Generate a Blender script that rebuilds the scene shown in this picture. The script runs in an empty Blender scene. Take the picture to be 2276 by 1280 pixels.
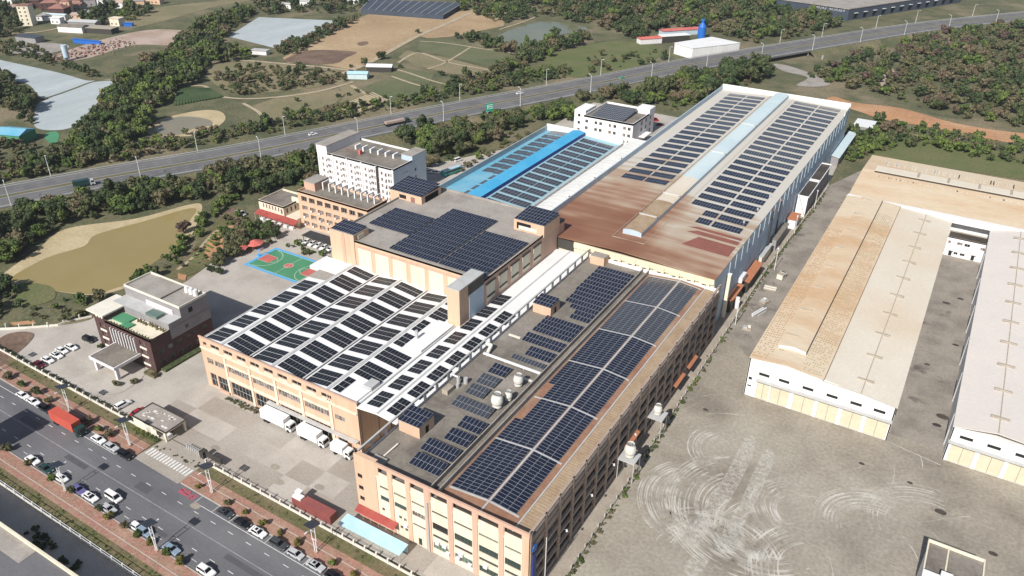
import bpy, math, random
import numpy as np
from mathutils import Vector, Matrix

# ------------------------------------------------------------------ camera, sky, sun, exposure
SC = bpy.context.scene
COL = SC.collection
cam_d = bpy.data.cameras.new('camera'); cam = bpy.data.objects.new('camera', cam_d); COL.objects.link(cam)
cam_d.sensor_width = 36.0; cam_d.lens = 28.023; cam_d.clip_start = 1.0; cam_d.clip_end = 5000.0
YAW, PITCH, ROLL = math.radians(-30.773), math.radians(29.891), math.radians(0.673)
fw = Vector((math.sin(YAW)*math.cos(PITCH), math.cos(YAW)*math.cos(PITCH), -math.sin(PITCH)))
rt = Vector((math.cos(YAW), -math.sin(YAW), 0)); up = rt.cross(fw)
rt, up = rt*math.cos(ROLL)+up*math.sin(ROLL), up*math.cos(ROLL)-rt*math.sin(ROLL)
cam.matrix_world = Matrix(((rt.x, up.x, -fw.x, 0), (rt.y, up.y, -fw.y, 0), (rt.z, up.z, -fw.z, 145.0), (0, 0, 0, 1)))
SC.camera = cam
SUN_EL, SUN_AZ = math.radians(40), math.radians(180.6)      # azimuth measured from +Y towards +X
to_sun = Vector((math.sin(SUN_AZ)*math.cos(SUN_EL), math.cos(SUN_AZ)*math.cos(SUN_EL), math.sin(SUN_EL)))
W = bpy.data.worlds.new('World'); SC.world = W; W.use_nodes = True
wn = W.node_tree.nodes; wl = W.node_tree.links
sky = wn.new('ShaderNodeTexSky'); sky.sky_type = 'NISHITA'; sky.sun_disc = False
sky.sun_elevation = SUN_EL; sky.sun_rotation = SUN_AZ; sky.dust_density = 1.5; sky.air_density = 1.0
wl.new(sky.outputs[0], wn['Background'].inputs[0]); wn['Background'].inputs[1].default_value = 0.075
sun_d = bpy.data.lights.new('sun', 'SUN'); sun_d.energy = 4.8; sun_d.angle = math.radians(0.5); sun_d.color = (1.0, 0.965, 0.915)
sun = bpy.data.objects.new('sun', sun_d); COL.objects.link(sun)
sun.rotation_euler = to_sun.to_track_quat('Z', 'Y').to_euler()
vs = SC.view_settings; vs.view_transform = 'Standard'; vs.look = 'None'; vs.exposure = 0.20; vs.gamma = 1.0; vs.use_curve_mapping = False
SC.cycles.max_bounces = 5; SC.cycles.diffuse_bounces = 3; SC.cycles.glossy_bounces = 2; SC.cycles.transparent_max_bounces = 6
SC.cycles.use_denoising = True
RND = random.Random(7)

# ------------------------------------------------------------------ materials
M = {}
def mat(name, col, rough=0.85, col2=None, scale=0.3, lo=0.35, hi=0.65, fine=0.0, fscale=4.0, bump=0.0, bscale=3.0, metal=0.0,
        spec=0.4, stripes=None, col3=None, scale3=0.05, lo3=0.5, hi3=0.7, detail=5.0, stretch=None):
    """Procedural surface in world coordinates: base colour, one or two noise-driven patches, fine grain, optional rib stripes."""
    m = bpy.data.materials.new(name); m.use_nodes = True; M[name] = m
    nt = m.node_tree; N = nt.nodes; L = nt.links; b = N['Principled BSDF']
    b.inputs['Roughness'].default_value = rough; b.inputs['Metallic'].default_value = metal
    b.inputs['Specular IOR Level'].default_value = spec
    c4 = lambda c: (c[0], c[1], c[2], 1)
    geo = N.new('ShaderNodeNewGeometry'); pos = geo.outputs['Position']
    if stretch:
        mp = N.new('ShaderNodeMapping'); L.new(pos, mp.inputs[0]); mp.inputs['Scale'].default_value = stretch; pos = mp.outputs[0]
    cur = None
    def noise(s, d=detail, p=None):
        n = N.new('ShaderNodeTexNoise'); n.inputs['Scale'].default_value = s; n.inputs['Detail'].default_value = d
        n.inputs['Roughness'].default_value = 0.6; L.new(p or pos, n.inputs['Vector']); return n.outputs['Fac']
    def ramp(f, a, z):
        r = N.new('ShaderNodeMapRange'); r.inputs['From Min'].default_value = a; r.inputs['From Max'].default_value = z
        L.new(f, r.inputs['Value']); return r.outputs[0]
    def mix(f, a, z, kind='MIX'):
        x = N.new('ShaderNodeMix'); x.data_type = 'RGBA'; x.blend_type = kind
        if isinstance(f, float): x.inputs[0].default_value = f
        else: L.new(f, x.inputs[0])
        for s, v in ((6, a), (7, z)):
            if isinstance(v, tuple): x.inputs[s].default_value = c4(v)
            else: L.new(v, x.inputs[s])
        return x.outputs[2]
    cur = tuple(col)
    if col2: cur = mix(ramp(noise(scale), lo, hi), cur, tuple(col2))
    if col3: cur = mix(ramp(noise(scale3, 3.0), lo3, hi3), cur, tuple(col3))
    if stripes:                                   # (axis, period, amount)
        ax, per, amt = stripes
        sx = N.new('ShaderNodeSeparateXYZ'); L.new(geo.outputs['Position'], sx.inputs[0])
        q = N.new('ShaderNodeMath'); q.operation = 'MULTIPLY'; q.inputs[1].default_value = 2*math.pi/per; L.new(sx.outputs[ax], q.inputs[0])
        s = N.new('ShaderNodeMath'); s.operation = 'SINE'; L.new(q.outputs[0], s.inputs[0])
        r = N.new('ShaderNodeMapRange'); r.inputs['From Min'].default_value = 0.5; r.inputs['From Max'].default_value = 1.0
        r.inputs['To Max'].default_value = amt; L.new(s.outputs[0], r.inputs['Value'])
        cur = mix(r.outputs[0], cur, (0.02, 0.02, 0.02))
    if fine:
        g = N.new('ShaderNodeMapRange'); g.inputs['From Min'].default_value = 0.3; g.inputs['From Max'].default_value = 0.7
        g.inputs['To Min'].default_value = 1-fine; g.inputs['To Max'].default_value = 1+fine*0.6
        L.new(noise(fscale, 3.0), g.inputs['Value'])
        x = N.new('ShaderNodeMix'); x.data_type = 'RGBA'; x.blend_type = 'MULTIPLY'; x.inputs[0].default_value = 1.0
        if isinstance(cur, tuple): x.inputs[6].default_value = c4(cur)
        else: L.new(cur, x.inputs[6])
        cb = N.new('ShaderNodeCombineXYZ'); [L.new(g.outputs[0], cb.inputs[i]) for i in range(3)]; L.new(cb.outputs[0], x.inputs[7]); cur = x.outputs[2]
    if isinstance(cur, tuple): b.inputs['Base Color'].default_value = c4(cur)
    else: L.new(cur, b.inputs['Base Color'])
    if bump:
        bp = N.new('ShaderNodeBump'); bp.inputs['Strength'].default_value = 1.0; bp.inputs['Distance'].default_value = bump
        L.new(noise(bscale, 4.0), bp.inputs['Height']); L.new(bp.outputs[0], b.inputs['Normal'])
    return m

# ground and roads
mat('scrub', (0.15, 0.14, 0.074), 1, (0.088, 0.098, 0.046), 0.06, 0.4, 0.6, 0.35, 0.7, 0.4, 0.5, col3=(0.225, 0.185, 0.115), scale3=0.018, lo3=0.52, hi3=0.64)
mat('grass', (0.115, 0.115, 0.045), 1, (0.18, 0.145, 0.08), 0.12, 0.4, 0.62, 0.35, 1.5, 0.1, 2.0)
mat('lush_grass', (0.11, 0.135, 0.045), 1, (0.15, 0.15, 0.065), 0.05, 0.4, 0.62, 0.25, 0.9, 0.2, 0.7)
mat('field_green', (0.125, 0.14, 0.065), 1, (0.165, 0.155, 0.085), 0.035, 0.38, 0.62, 0.22, 0.6, col3=(0.085, 0.115, 0.045), scale3=0.02, stripes=(0, 3.2, 0.16))
mat('field_olive', (0.185, 0.17, 0.09), 1, (0.25, 0.205, 0.12), 0.03, 0.38, 0.62, 0.22, 0.6)
mat('crop_rows', (0.045, 0.085, 0.03), 1, (0.07, 0.10, 0.04), 0.1, 0.4, 0.6, 0.3, 1.0)
mat('tan_soil', (0.40, 0.285, 0.165), 1, (0.30, 0.20, 0.115), 0.03, 0.4, 0.65, 0.16, 0.35, 0.3, 0.3, col3=(0.46, 0.34, 0.205), scale3=0.015)
mat('brown_soil', (0.20, 0.135, 0.095), 1, (0.14, 0.09, 0.065), 0.08, 0.4, 0.6, 0.3, 0.6, 0.3, 0.4)
mat('orange_clay', (0.47, 0.25, 0.125), 1, (0.40, 0.22, 0.12), 0.05, 0.4, 0.65, 0.18, 0.5, 0.3, 0.4, col3=(0.50, 0.31, 0.18), scale3=0.03)
mat('pink_soil', (0.46, 0.36, 0.30), 1, (0.36, 0.26, 0.2), 0.05, 0.4, 0.65, 0.15, 0.5)
mat('dirt_track', (0.45, 0.37, 0.26), 1, (0.36, 0.29, 0.19), 0.15, 0.4, 0.65, 0.15, 1.0)
mat('sand', (0.50, 0.41, 0.25), 1, (0.42, 0.33, 0.19), 0.08, 0.4, 0.65, 0.15, 0.8, 0.15, 0.6)
mat('muddy_water', (0.29, 0.225, 0.09), 0.10, (0.32, 0.25, 0.11), 0.02, 0.4, 0.6, 0, bump=0.02, bscale=0.6, spec=0.3)
mat('green_water', (0.20, 0.19, 0.11), 0.15, (0.16, 0.165, 0.10), 0.02, 0.4, 0.6, 0, bump=0.02, bscale=0.5, spec=0.4)
mat('beige_water', (0.28, 0.24, 0.16), 0.15, (0.24, 0.21, 0.14), 0.03, 0.4, 0.6, 0, spec=0.35)
mat('pond_net', (0.39, 0.435, 0.44), 0.75, (0.46, 0.505, 0.51), 0.05, 0.35, 0.65, 0.10, 0.8, stretch=(1, 0.15, 1), stripes=(0, 4.0, 0.05))
mat('asphalt', (0.13, 0.128, 0.137), 0.9, (0.165, 0.163, 0.168), 0.1, 0.38, 0.62, 0.10, 2.5, col3=(0.105, 0.102, 0.108), scale3=0.06, stretch=(0.35, 1, 1))
mat('highway_asphalt', (0.125, 0.122, 0.122), 0.9, (0.16, 0.157, 0.155), 0.08, 0.38, 0.62, 0.10, 1.5)
mat('shoulder', (0.27, 0.265, 0.255), 0.9, (0.21, 0.205, 0.2), 0.1, 0.4, 0.6)
mat('yard_concrete', (0.37, 0.33, 0.285), 0.92, (0.30, 0.265, 0.22), 0.07, 0.42, 0.66, 0.14, 1.6, col3=(0.40, 0.365, 0.32), scale3=0.03)
mat('pale_concrete', (0.47, 0.43, 0.38), 0.92, (0.38, 0.345, 0.30), 0.1, 0.42, 0.66, 0.12, 1.8)
mat('worn_yard', (0.33, 0.292, 0.235), 0.95, (0.225, 0.195, 0.158), 0.06, 0.40, 0.64, 0.22, 1.1, col3=(0.385, 0.35, 0.285), scale3=0.022, lo3=0.44, hi3=0.62)
mat('lane_concrete', (0.31, 0.275, 0.235), 0.95, (0.225, 0.2, 0.17), 0.12, 0.42, 0.62, 0.2, 1.5, col3=(0.13, 0.11, 0.095), scale3=0.09, lo3=0.6, hi3=0.7)
mat('walk_brick', (0.37, 0.19, 0.145), 0.95, (0.31, 0.20, 0.14), 0.35, 0.4, 0.65, 0.28, 1.6, col3=(0.40, 0.26, 0.19), scale3=0.12)
mat('kerb_stone', (0.50, 0.47, 0.42), 0.9, (0.40, 0.37, 0.32), 0.6, 0.4, 0.65, 0.1, 3)
mat('road_white', (0.74, 0.74, 0.72), 0.8, (0.55, 0.55, 0.53), 0.9, 0.45, 0.7, 0.1, 4)
mat('worn_white', (0.40, 0.40, 0.40), 0.9, (0.28, 0.28, 0.28), 0.6, 0.4, 0.65)
mat('road_red', (0.60, 0.07, 0.12), 0.8, (0.42, 0.05, 0.08), 0.9, 0.45, 0.7)
mat('court_green', (0.065, 0.24, 0.12), 0.85, (0.08, 0.27, 0.14), 0.1, 0.4, 0.6, 0.06, 2)
mat('court_blue', (0.10, 0.38, 0.66), 0.85)
mat('court_red', (0.46, 0.11, 0.10), 0.85, (0.52, 0.16, 0.13), 0.3)
# walls
mat('peach_wall', (0.65, 0.44, 0.305), 0.9, (0.56, 0.375, 0.265), 0.55, 0.44, 0.72, 0.06, 3, stretch=(1, 1, 0.1))
mat('cream_wall', (0.76, 0.665, 0.525), 0.9, (0.64, 0.55, 0.425), 0.55, 0.44, 0.72, 0.06, 3, stretch=(1, 1, 0.1))
mat('peach_band', (0.58, 0.385, 0.285), 0.9, (0.50, 0.33, 0.25), 0.55, 0.44, 0.72, 0.06, 3, stretch=(1, 1, 0.1))
mat('grey_frame', (0.40, 0.31, 0.25), 0.9, (0.33, 0.26, 0.21), 0.3, 0.4, 0.7, 0.08, 2)
mat('white_wall', (0.80, 0.79, 0.77), 0.85, (0.69, 0.68, 0.65), 0.5, 0.46, 0.76, 0.05, 2, stretch=(1, 1, 0.1))
mat('pink_white_wall', (0.74, 0.71, 0.71), 0.85, (0.63, 0.60, 0.60), 0.5, 0.46, 0.76, 0.05, 2, stretch=(1, 1, 0.1))
mat('ivory_wall', (0.74, 0.68, 0.53), 0.85, (0.62, 0.56, 0.43), 0.5, 0.46, 0.76, 0.05, 2, stretch=(1, 1, 0.1))
mat('blue_metal_wall', (0.50, 0.60, 0.68), 0.6, (0.43, 0.53, 0.62), 0.2, 0.4, 0.7, 0.08, 1.5)
mat('brick_maroon', (0.10, 0.052, 0.047), 0.8, (0.075, 0.042, 0.04), 0.4, 0.4, 0.7, 0.15, 3)
mat('grey_render', (0.30, 0.285, 0.285), 0.9, (0.25, 0.235, 0.235), 0.3, 0.4, 0.7, 0.06, 2)
mat('office_white', (0.74, 0.70, 0.60), 0.9, (0.66, 0.62, 0.53), 0.3)
mat('glass', (0.018, 0.02, 0.022), 0.12, spec=0.5)
mat('green_glass', (0.03, 0.055, 0.05), 0.12, spec=0.5)
mat('teal_glass', (0.13, 0.19, 0.16), 0.2, spec=0.5)
mat('curtained_glass', (0.10, 0.085, 0.075), 0.25, (0.28, 0.24, 0.22), 0.9, 0.45, 0.55)
mat('dark_void', (0.012, 0.012, 0.012), 1.0)
mat('win_frame', (0.62, 0.60, 0.57), 0.6)
mat('dark_frame', (0.05, 0.045, 0.04), 0.6)
mat('shutter_cream', (0.64, 0.585, 0.435), 0.7, (0.58, 0.53, 0.39), 0.4, stripes=(2, 0.3, 0.10))
mat('beige_panel', (0.74, 0.66, 0.50), 0.8, (0.66, 0.55, 0.38), 0.4)
# roofs
mat('white_roof', (0.82, 0.815, 0.80), 0.55, (0.74, 0.735, 0.72), 0.15, 0.45, 0.75, 0.03, 2, stripes=(1, 0.8, 0.03))
mat('white_arch', (0.80, 0.79, 0.75), 0.6, (0.70, 0.69, 0.65), 0.15, 0.45, 0.7)
mat('grey_trim', (0.50, 0.50, 0.49), 0.6, (0.43, 0.43, 0.42), 0.4)
mat('roof_slab', (0.235, 0.21, 0.175), 0.95, (0.15, 0.13, 0.11), 0.16, 0.40, 0.62, 0.18, 1.4, col3=(0.30, 0.27, 0.235), scale3=0.08, lo3=0.5, hi3=0.66)
mat('pale_slab', (0.36, 0.33, 0.295), 0.95, (0.28, 0.25, 0.22), 0.14, 0.4, 0.65, 0.14, 1.4)
mat('rust_roof', (0.335, 0.185, 0.115), 0.85, (0.27, 0.135, 0.085), 0.12, 0.4, 0.66, 0.16, 1.0, col3=(0.37, 0.255, 0.175), scale3=0.05, lo3=0.5, hi3=0.64, stripes=(1, 0.8, 0.16))
mat('tan_roof', (0.43, 0.32, 0.21), 0.85, (0.36, 0.25, 0.155), 0.2, 0.4, 0.66, 0.14, 1.0, stripes=(1, 0.9, 0.30))
mat('red_rust_sheet', (0.27, 0.10, 0.075), 0.85, (0.22, 0.085, 0.065), 0.3, 0.4, 0.65, 0.1, 1.5)
mat('orange_sheet', (0.48, 0.195, 0.095), 0.8, (0.42, 0.17, 0.09), 0.15, 0.4, 0.66, 0.08, 1.2)
mat('light_roof', (0.66, 0.59, 0.48), 0.8, (0.69, 0.63, 0.53), 0.05, 0.4, 0.66, 0.06, 1.0, stripes=(1, 0.9, 0.05), col3=(0.64, 0.54, 0.41), scale3=0.02)
mat('pink_roof', (0.69, 0.63, 0.57), 0.8, (0.65, 0.60, 0.55), 0.05, 0.4, 0.66, 0.05, 1.0, stripes=(1, 0.9, 0.04))
mat('orange_roof', (0.64, 0.50, 0.345), 0.85, (0.58, 0.395, 0.235), 0.11, 0.4, 0.64, 0.08, 1.0, stretch=(.35, 1, 1), col3=(0.66, 0.55, 0.40), scale3=0.03, lo3=0.5, hi3=0.66, stripes=(1, 0.9, 0.05))
mat('weather_orange', (0.44, 0.26, 0.125), 0.9, (0.40, 0.27, 0.15), 0.2)
mat('weather_olive', (0.42, 0.35, 0.22), 0.9, (0.36, 0.28, 0.17), 0.2)
mat('blue_roof', (0.12, 0.39, 0.56), 0.55, (0.22, 0.46, 0.58), 0.06, 0.4, 0.65, 0.08, 1.0, stripes=(1, 0.8, 0.08))
mat('bright_blue_roof', (0.06, 0.38, 0.64), 0.5, (0.10, 0.43, 0.68), 0.1, 0.4, 0.65, 0.08, 1.5)
mat('teal_blue_roof', (0.33, 0.51, 0.57), 0.55, (0.28, 0.47, 0.56), 0.1, 0.4, 0.65, 0.04, 1.0)
mat('pale_blue_roof', (0.60, 0.70, 0.71), 0.55, (0.52, 0.64, 0.67), 0.07, 0.4, 0.65, 0.04, 1.0, stripes=(1, 3.0, 0.05))
mat('shed_blue', (0.40, 0.62, 0.72), 0.5, (0.46, 0.66, 0.74), 0.4, 0.4, 0.65, 0.05, 2)
mat('awning_red', (0.55, 0.12, 0.10), 0.75, (0.60, 0.17, 0.14), 0.4)
mat('dark_canopy', (0.032, 0.034, 0.036), 0.8, (0.045, 0.047, 0.05), 0.4)
mat('dark_water_roof', (0.055, 0.045, 0.038), 0.5, (0.09, 0.075, 0.06), 0.12, 0.4, 0.65, 0.15, 1.0)
mat('tile_red', (0.30, 0.15, 0.115), 0.9, (0.24, 0.12, 0.10), 0.15, 0.4, 0.65, 0.1, 1)
mat('dark_net', (0.05, 0.065, 0.09), 0.9, (0.065, 0.08, 0.105), 0.05, 0.4, 0.65, 0.1, 0.5)
# panels
mat('pv_cell', (0.012, 0.016, 0.032), 0.18, (0.018, 0.022, 0.040), 0.06, 0.4, 0.6, spec=0.45)
mat('pv_cell_dark', (0.011, 0.013, 0.018), 0.4, (0.016, 0.018, 0.024), 0.08, 0.4, 0.6, spec=0.25)
mat('pv_cell_grey', (0.045, 0.05, 0.062), 0.22, (0.055, 0.06, 0.072), 0.06, 0.4, 0.6, spec=0.5)
mat('pv_frame', (0.42, 0.43, 0.45), 0.5, metal=0.3)
# vehicles and street things
for n_, c_ in dict(white=(0.80, 0.80, 0.79), silver=(0.48, 0.49, 0.50), black=(0.012, 0.013, 0.016), charcoal=(0.055, 0.06, 0.065), red=(0.34, 0.02, 0.03),
                   maroon=(0.10, 0.012, 0.02), violet=(0.13, 0.12, 0.28), green=(0.02, 0.055, 0.05), bluegrey=(0.24, 0.32, 0.40), teal=(0.02, 0.30, 0.29), lime=(0.15, 0.45, 0.28)).items():
    mat('paint_'+n_, c_, 0.28, spec=0.5)
mat('car_glass', (0.012, 0.014, 0.018), 0.08, spec=0.6)
mat('tyre', (0.02, 0.02, 0.02), 0.9)
mat('rim', (0.35, 0.35, 0.36), 0.4, metal=0.6)
mat('lamp_lens', (0.75, 0.75, 0.72), 0.2)
mat('tail_lens', (0.35, 0.02, 0.02), 0.3)
mat('truck_white', (0.82, 0.82, 0.81), 0.55, (0.78, 0.78, 0.77), 0.5)
mat('container_red', (0.55, 0.10, 0.065), 0.65, (0.48, 0.09, 0.06), 0.5, 0.4, 0.65, 0.06, 2)
mat('container_maroon', (0.29, 0.085, 0.075), 0.75, (0.24, 0.075, 0.07), 0.5, 0.4, 0.65, 0.08, 2)
mat('galv', (0.55, 0.55, 0.55), 0.5, metal=0.3)
mat('white_metal', (0.75, 0.75, 0.74), 0.5)
mat('fence_white', (0.72, 0.68, 0.60), 0.9, (0.60, 0.56, 0.49), 0.6, 0.45, 0.7)
mat('fence_stone', (0.36, 0.34, 0.31), 0.95, (0.28, 0.26, 0.23), 0.5)
mat('frp_white', (0.66, 0.64, 0.58), 0.6, (0.55, 0.53, 0.47), 0.6, 0.45, 0.7)
mat('sign_green', (0.0, 0.36, 0.24), 0.5)
mat('sign_blue', (0.02, 0.06, 0.30), 0.5)
mat('bright_blue', (0.02, 0.14, 0.52), 0.45)
mat('wood_grey', (0.42, 0.37, 0.30), 0.9, (0.33, 0.29, 0.23), 0.8)
mat('bark', (0.085, 0.065, 0.05), 1.0, (0.06, 0.048, 0.038), 2.0)
mat('foliage_dark', (0.036, 0.060, 0.020), 0.9, (0.070, 0.098, 0.034), 0.13, 0.38, 0.62, 0.6, 1.0, col3=(0.095, 0.112, 0.042), scale3=0.045, lo3=0.48, hi3=0.62, detail=2.0)
mat('foliage_green', (0.068, 0.112, 0.026), 0.9, (0.125, 0.16, 0.04), 0.13, 0.38, 0.62, 0.6, 1.0, col3=(0.13, 0.18, 0.038), scale3=0.045, lo3=0.48, hi3=0.62, detail=2.0)
mat('foliage_olive', (0.095, 0.102, 0.043), 0.9, (0.145, 0.14, 0.065), 0.13, 0.38, 0.62, 0.6, 1.0, col3=(0.165, 0.125, 0.075), scale3=0.045, lo3=0.48, hi3=0.62, detail=2.0)
mat('foliage_yellow', (0.15, 0.155, 0.03), 0.9, (0.18, 0.15, 0.04), 0.8, 0.4, 0.6, 0.4, 2)
mat('foliage_brown', (0.13, 0.085, 0.06), 0.95, (0.10, 0.07, 0.06), 0.5, 0.4, 0.6, 0.4, 2)
mat('lane_pale', (0.40, 0.345, 0.28), 0.95, (0.31, 0.265, 0.215), 0.15, 0.4, 0.64, 0.15, 1.5)
mat('asphalt_patch', (0.085, 0.084, 0.09), 0.9, (0.10, 0.10, 0.105), 0.5)

# ------------------------------------------------------------------ helpers
def tag(o, label=None, cat=None, group=None, kind=None):
    if label: o['label'] = label
    if cat: o['category'] = cat
    if group: o['group'] = group
    if kind: o['kind'] = kind
    return o
def thing(name, label, cat, loc=(0, 0, 0), rz=0.0, group=None):
    o = bpy.data.objects.new(name, None); COL.objects.link(o); o.location = loc; o.rotation_euler = (0, 0, rz)
    o.empty_display_size = 0.5
    return tag(o, label, cat, group)
def link(name, me, parent=None, loc=(0, 0, 0), rot=(0, 0, 0), scale=None):
    o = bpy.data.objects.new(name, me); COL.objects.link(o); o.location = loc; o.rotation_euler = rot
    if scale: o.scale = scale
    if parent: o.parent = parent
    return o
def copy_tree(o, parent=None):
    c = o.copy(); COL.objects.link(c); c.parent = parent
    for ch in list(o.children): copy_tree(ch, c)
    return c
class MB:
    """Collects faces; mesh() / build() turn them into ONE mesh object."""
    def __init__(s): s.v = []; s.f = []; s.m = []
    def add(s, vs_, fs, m=0):
        n = len(s.v); s.v += [tuple(p) for p in vs_]
        for f in fs: s.f.append([n+i for i in f]); s.m.append(m)
        return s
    def box(s, x0, y0, z0, x1, y1, z1, m=0, top=None):
        v = [(x0, y0, z0), (x1, y0, z0), (x1, y1, z0), (x0, y1, z0), (x0, y0, z1), (x1, y0, z1), (x1, y1, z1), (x0, y1, z1)]
        s.add(v, [(0, 3, 2, 1), (0, 1, 5, 4), (1, 2, 6, 5), (2, 3, 7, 6), (3, 0, 4, 7)], m)
        n = len(s.v)-8; s.f.append([n+4, n+5, n+6, n+7]); s.m.append(m if top is None else top)
        return s
    def quad(s, a, b, c, d, m=0): return s.add([a, b, c, d], [(0, 1, 2, 3)], m)
    def prism(s, poly, z0, z1, m=0, top=None):
        n = len(poly); a = sum(poly[i][0]*poly[(i+1) % n][1]-poly[(i+1) % n][0]*poly[i][1] for i in range(n))
        if a < 0: poly = poly[::-1]
        v = [(p[0], p[1], z0) for p in poly]+[(p[0], p[1], z1) for p in poly]
        s.add(v, [(i, (i+1) % n, n+(i+1) % n, n+i) for i in range(n)], m)
        k = len(s.v)-2*n; s.f.append([k+n+i for i in range(n)]); s.m.append(m if top is None else top)
        return s
    def sheet(s, poly, z, m=0):
        n = len(poly); a = sum(poly[i][0]*poly[(i+1) % n][1]-poly[(i+1) % n][0]*poly[i][1] for i in range(n))
        if a < 0: poly = poly[::-1]
        return s.add([(p[0], p[1], z) for p in poly], [list(range(n))], m)
    def cyl(s, x, y, z0, z1, r0, r1=None, n=10, m=0, cap=True):
        r1 = r0 if r1 is None else r1
        v = [(x+r0*math.cos(2*math.pi*i/n), y+r0*math.sin(2*math.pi*i/n), z0) for i in range(n)]
        v += [(x+r1*math.cos(2*math.pi*i/n), y+r1*math.sin(2*math.pi*i/n), z1) for i in range(n)]
        f = [(i, (i+1) % n, n+(i+1) % n, n+i) for i in range(n)]
        if cap: f.append(tuple(range(n, 2*n)))
        return s.add(v, f, m)
    def tube(s, p, q, r, n=6, m=0, r1=None):
        p, q = Vector(p), Vector(q); d = (q-p).normalized(); a = d.orthogonal().normalized(); b = d.cross(a); r1 = r if r1 is None else r1
        v = [p+(a*math.cos(2*math.pi*i/n)+b*math.sin(2*math.pi*i/n))*r for i in range(n)]
        v += [q+(a*math.cos(2*math.pi*i/n)+b*math.sin(2*math.pi*i/n))*r1 for i in range(n)]
        return s.add(v, [(i, (i+1) % n, n+(i+1) % n, n+i) for i in range(n)]+[tuple(range(n, 2*n)), tuple(range(n-1, -1, -1))], m)
    def beam(s, p, q, w, h, m=0):
        """Rectangular bar from p to q, w wide (horizontal), h tall, p/q on its underside axis."""
        p, q = Vector(p), Vector(q); d = (q-p).normalized(); sd = Vector((-d.y, d.x, 0))
        sd = (sd.normalized() if sd.length > 1e-4 else Vector((1, 0, 0)))*w/2; u = sd.cross(d).normalized()*h; u = u if u.z >= 0 else -u
        v = [p-sd, p+sd, p+sd+u, p-sd+u, q-sd, q+sd, q+sd+u, q-sd+u]
        return s.add(v, [(0, 1, 2, 3), (7, 6, 5, 4), (0, 4, 5, 1), (1, 5, 6, 2), (2, 6, 7, 3), (3, 7, 4, 0)], m)
    def mesh(s, name, mats, off=None):
        me = bpy.data.meshes.new(name)
        v = [(a-off[0], b-off[1], c-off[2]) for a, b, c in s.v] if off else s.v
        me.from_pydata(v, [], s.f)
        for k in (mats if isinstance(mats, (list, tuple)) else [mats]): me.materials.append(M[k])
        if any(s.m): me.polygons.foreach_set('material_index', s.m)
        me.update(); return me
    def build(s, name, mats, parent=None):
        off = tuple(parent.location) if parent else None
        if parent is not None and parent.parent is not None:
            off = tuple(parent.location+parent.parent.location)
        return link(name, s.mesh(name, mats, off), parent)
def struct(name, mb, mats, label=None, z=None):
    o = mb.build(name, mats); o['kind'] = 'structure'
    if label: o['label'] = label
    return o
def ribbon(path, w, z=None):
    """Left/right edge points of a strip that follows a polyline."""
    L, R = [], []
    for i, p in enumerate(path):
        a = Vector(path[max(i-1, 0)][:2]); b = Vector(path[min(i+1, len(path)-1)][:2]); d = (b-a).normalized(); n = Vector((-d.y, d.x))*w/2
        L.append((p[0]+n.x, p[1]+n.y)); R.append((p[0]-n.x, p[1]-n.y))
    return L, R
def ribbon_mb(mb, path, w, z, m=0, off=0.0):
    if off: path = [((a[0]), (a[1])) for a in ribbon(path, 2*off)[0]]
    L, R = ribbon(path, w)
    for i in range(len(path)-1):
        mb.add([(R[i][0], R[i][1], z), (R[i+1][0], R[i+1][1], z), (L[i+1][0], L[i+1][1], z), (L[i][0], L[i][1], z)], [(0, 1, 2, 3)], m)
    return mb
def smooth(pts, n=6):
    """Catmull-Rom through the points."""
    out = []; P_ = [pts[0]]+list(pts)+[pts[-1]]
    for i in range(1, len(P_)-2):
        for k in range(n):
            t = k/n; a, b, c, d = (np.array(P_[j][:2], float) for j in (i-1, i, i+1, i+2))
            out.append(tuple(0.5*((2*b)+(c-a)*t+(2*a-5*b+4*c-d)*t*t+(3*b-a-3*c+d)*t**3)))
    out.append(tuple(pts[-1][:2])); return out
def closed_smooth(pts, n=5):
    out = []; k_ = len(pts)
    for i in range(k_):
        a, b, c, d = (np.array(pts[(i+j) % k_][:2], float) for j in (-1, 0, 1, 2))
        for k in range(n):
            t = k/n; out.append(tuple(0.5*((2*b)+(c-a)*t+(2*a-5*b+4*c-d)*t*t+(3*b-a-3*c+d)*t**3)))
    return out
ORD = ['first', 'second', 'third', 'fourth', 'fifth', 'sixth', 'seventh', 'eighth', 'ninth', 'tenth', 'eleventh', 'twelfth', 'thirteenth', 'fourteenth', 'fifteenth',
       'sixteenth', 'seventeenth', 'eighteenth', 'nineteenth', 'twentieth', 'twenty-first', 'twenty-second', 'twenty-third', 'twenty-fourth', 'twenty-fifth']
_wm = {}
def window_mesh(w, h, nx, ny, glass, frame, fr=0.07):
    k = (round(w, 2), round(h, 2), nx, ny, glass, frame)
    if k not in _wm:
        b = MB(); b.add([(0, 0, 0), (w, 0, 0), (w, 0, h), (0, 0, h)], [(0, 1, 2, 3)], 0)
        for i in range(nx+1):
            x = w*i/nx; x0 = max(0, x-fr/2); x1 = min(w, x+fr/2)
            b.box(x0, -0.05, 0, x1, 0.02, h, 1)
        for j in range(ny+1):
            z = h*j/ny; b.box(0, -0.045, max(0, z-fr/2), w, 0.02, min(h, z+fr/2), 1)
        _wm[k] = b.mesh('window', [glass, frame])
    return _wm[k]
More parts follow.
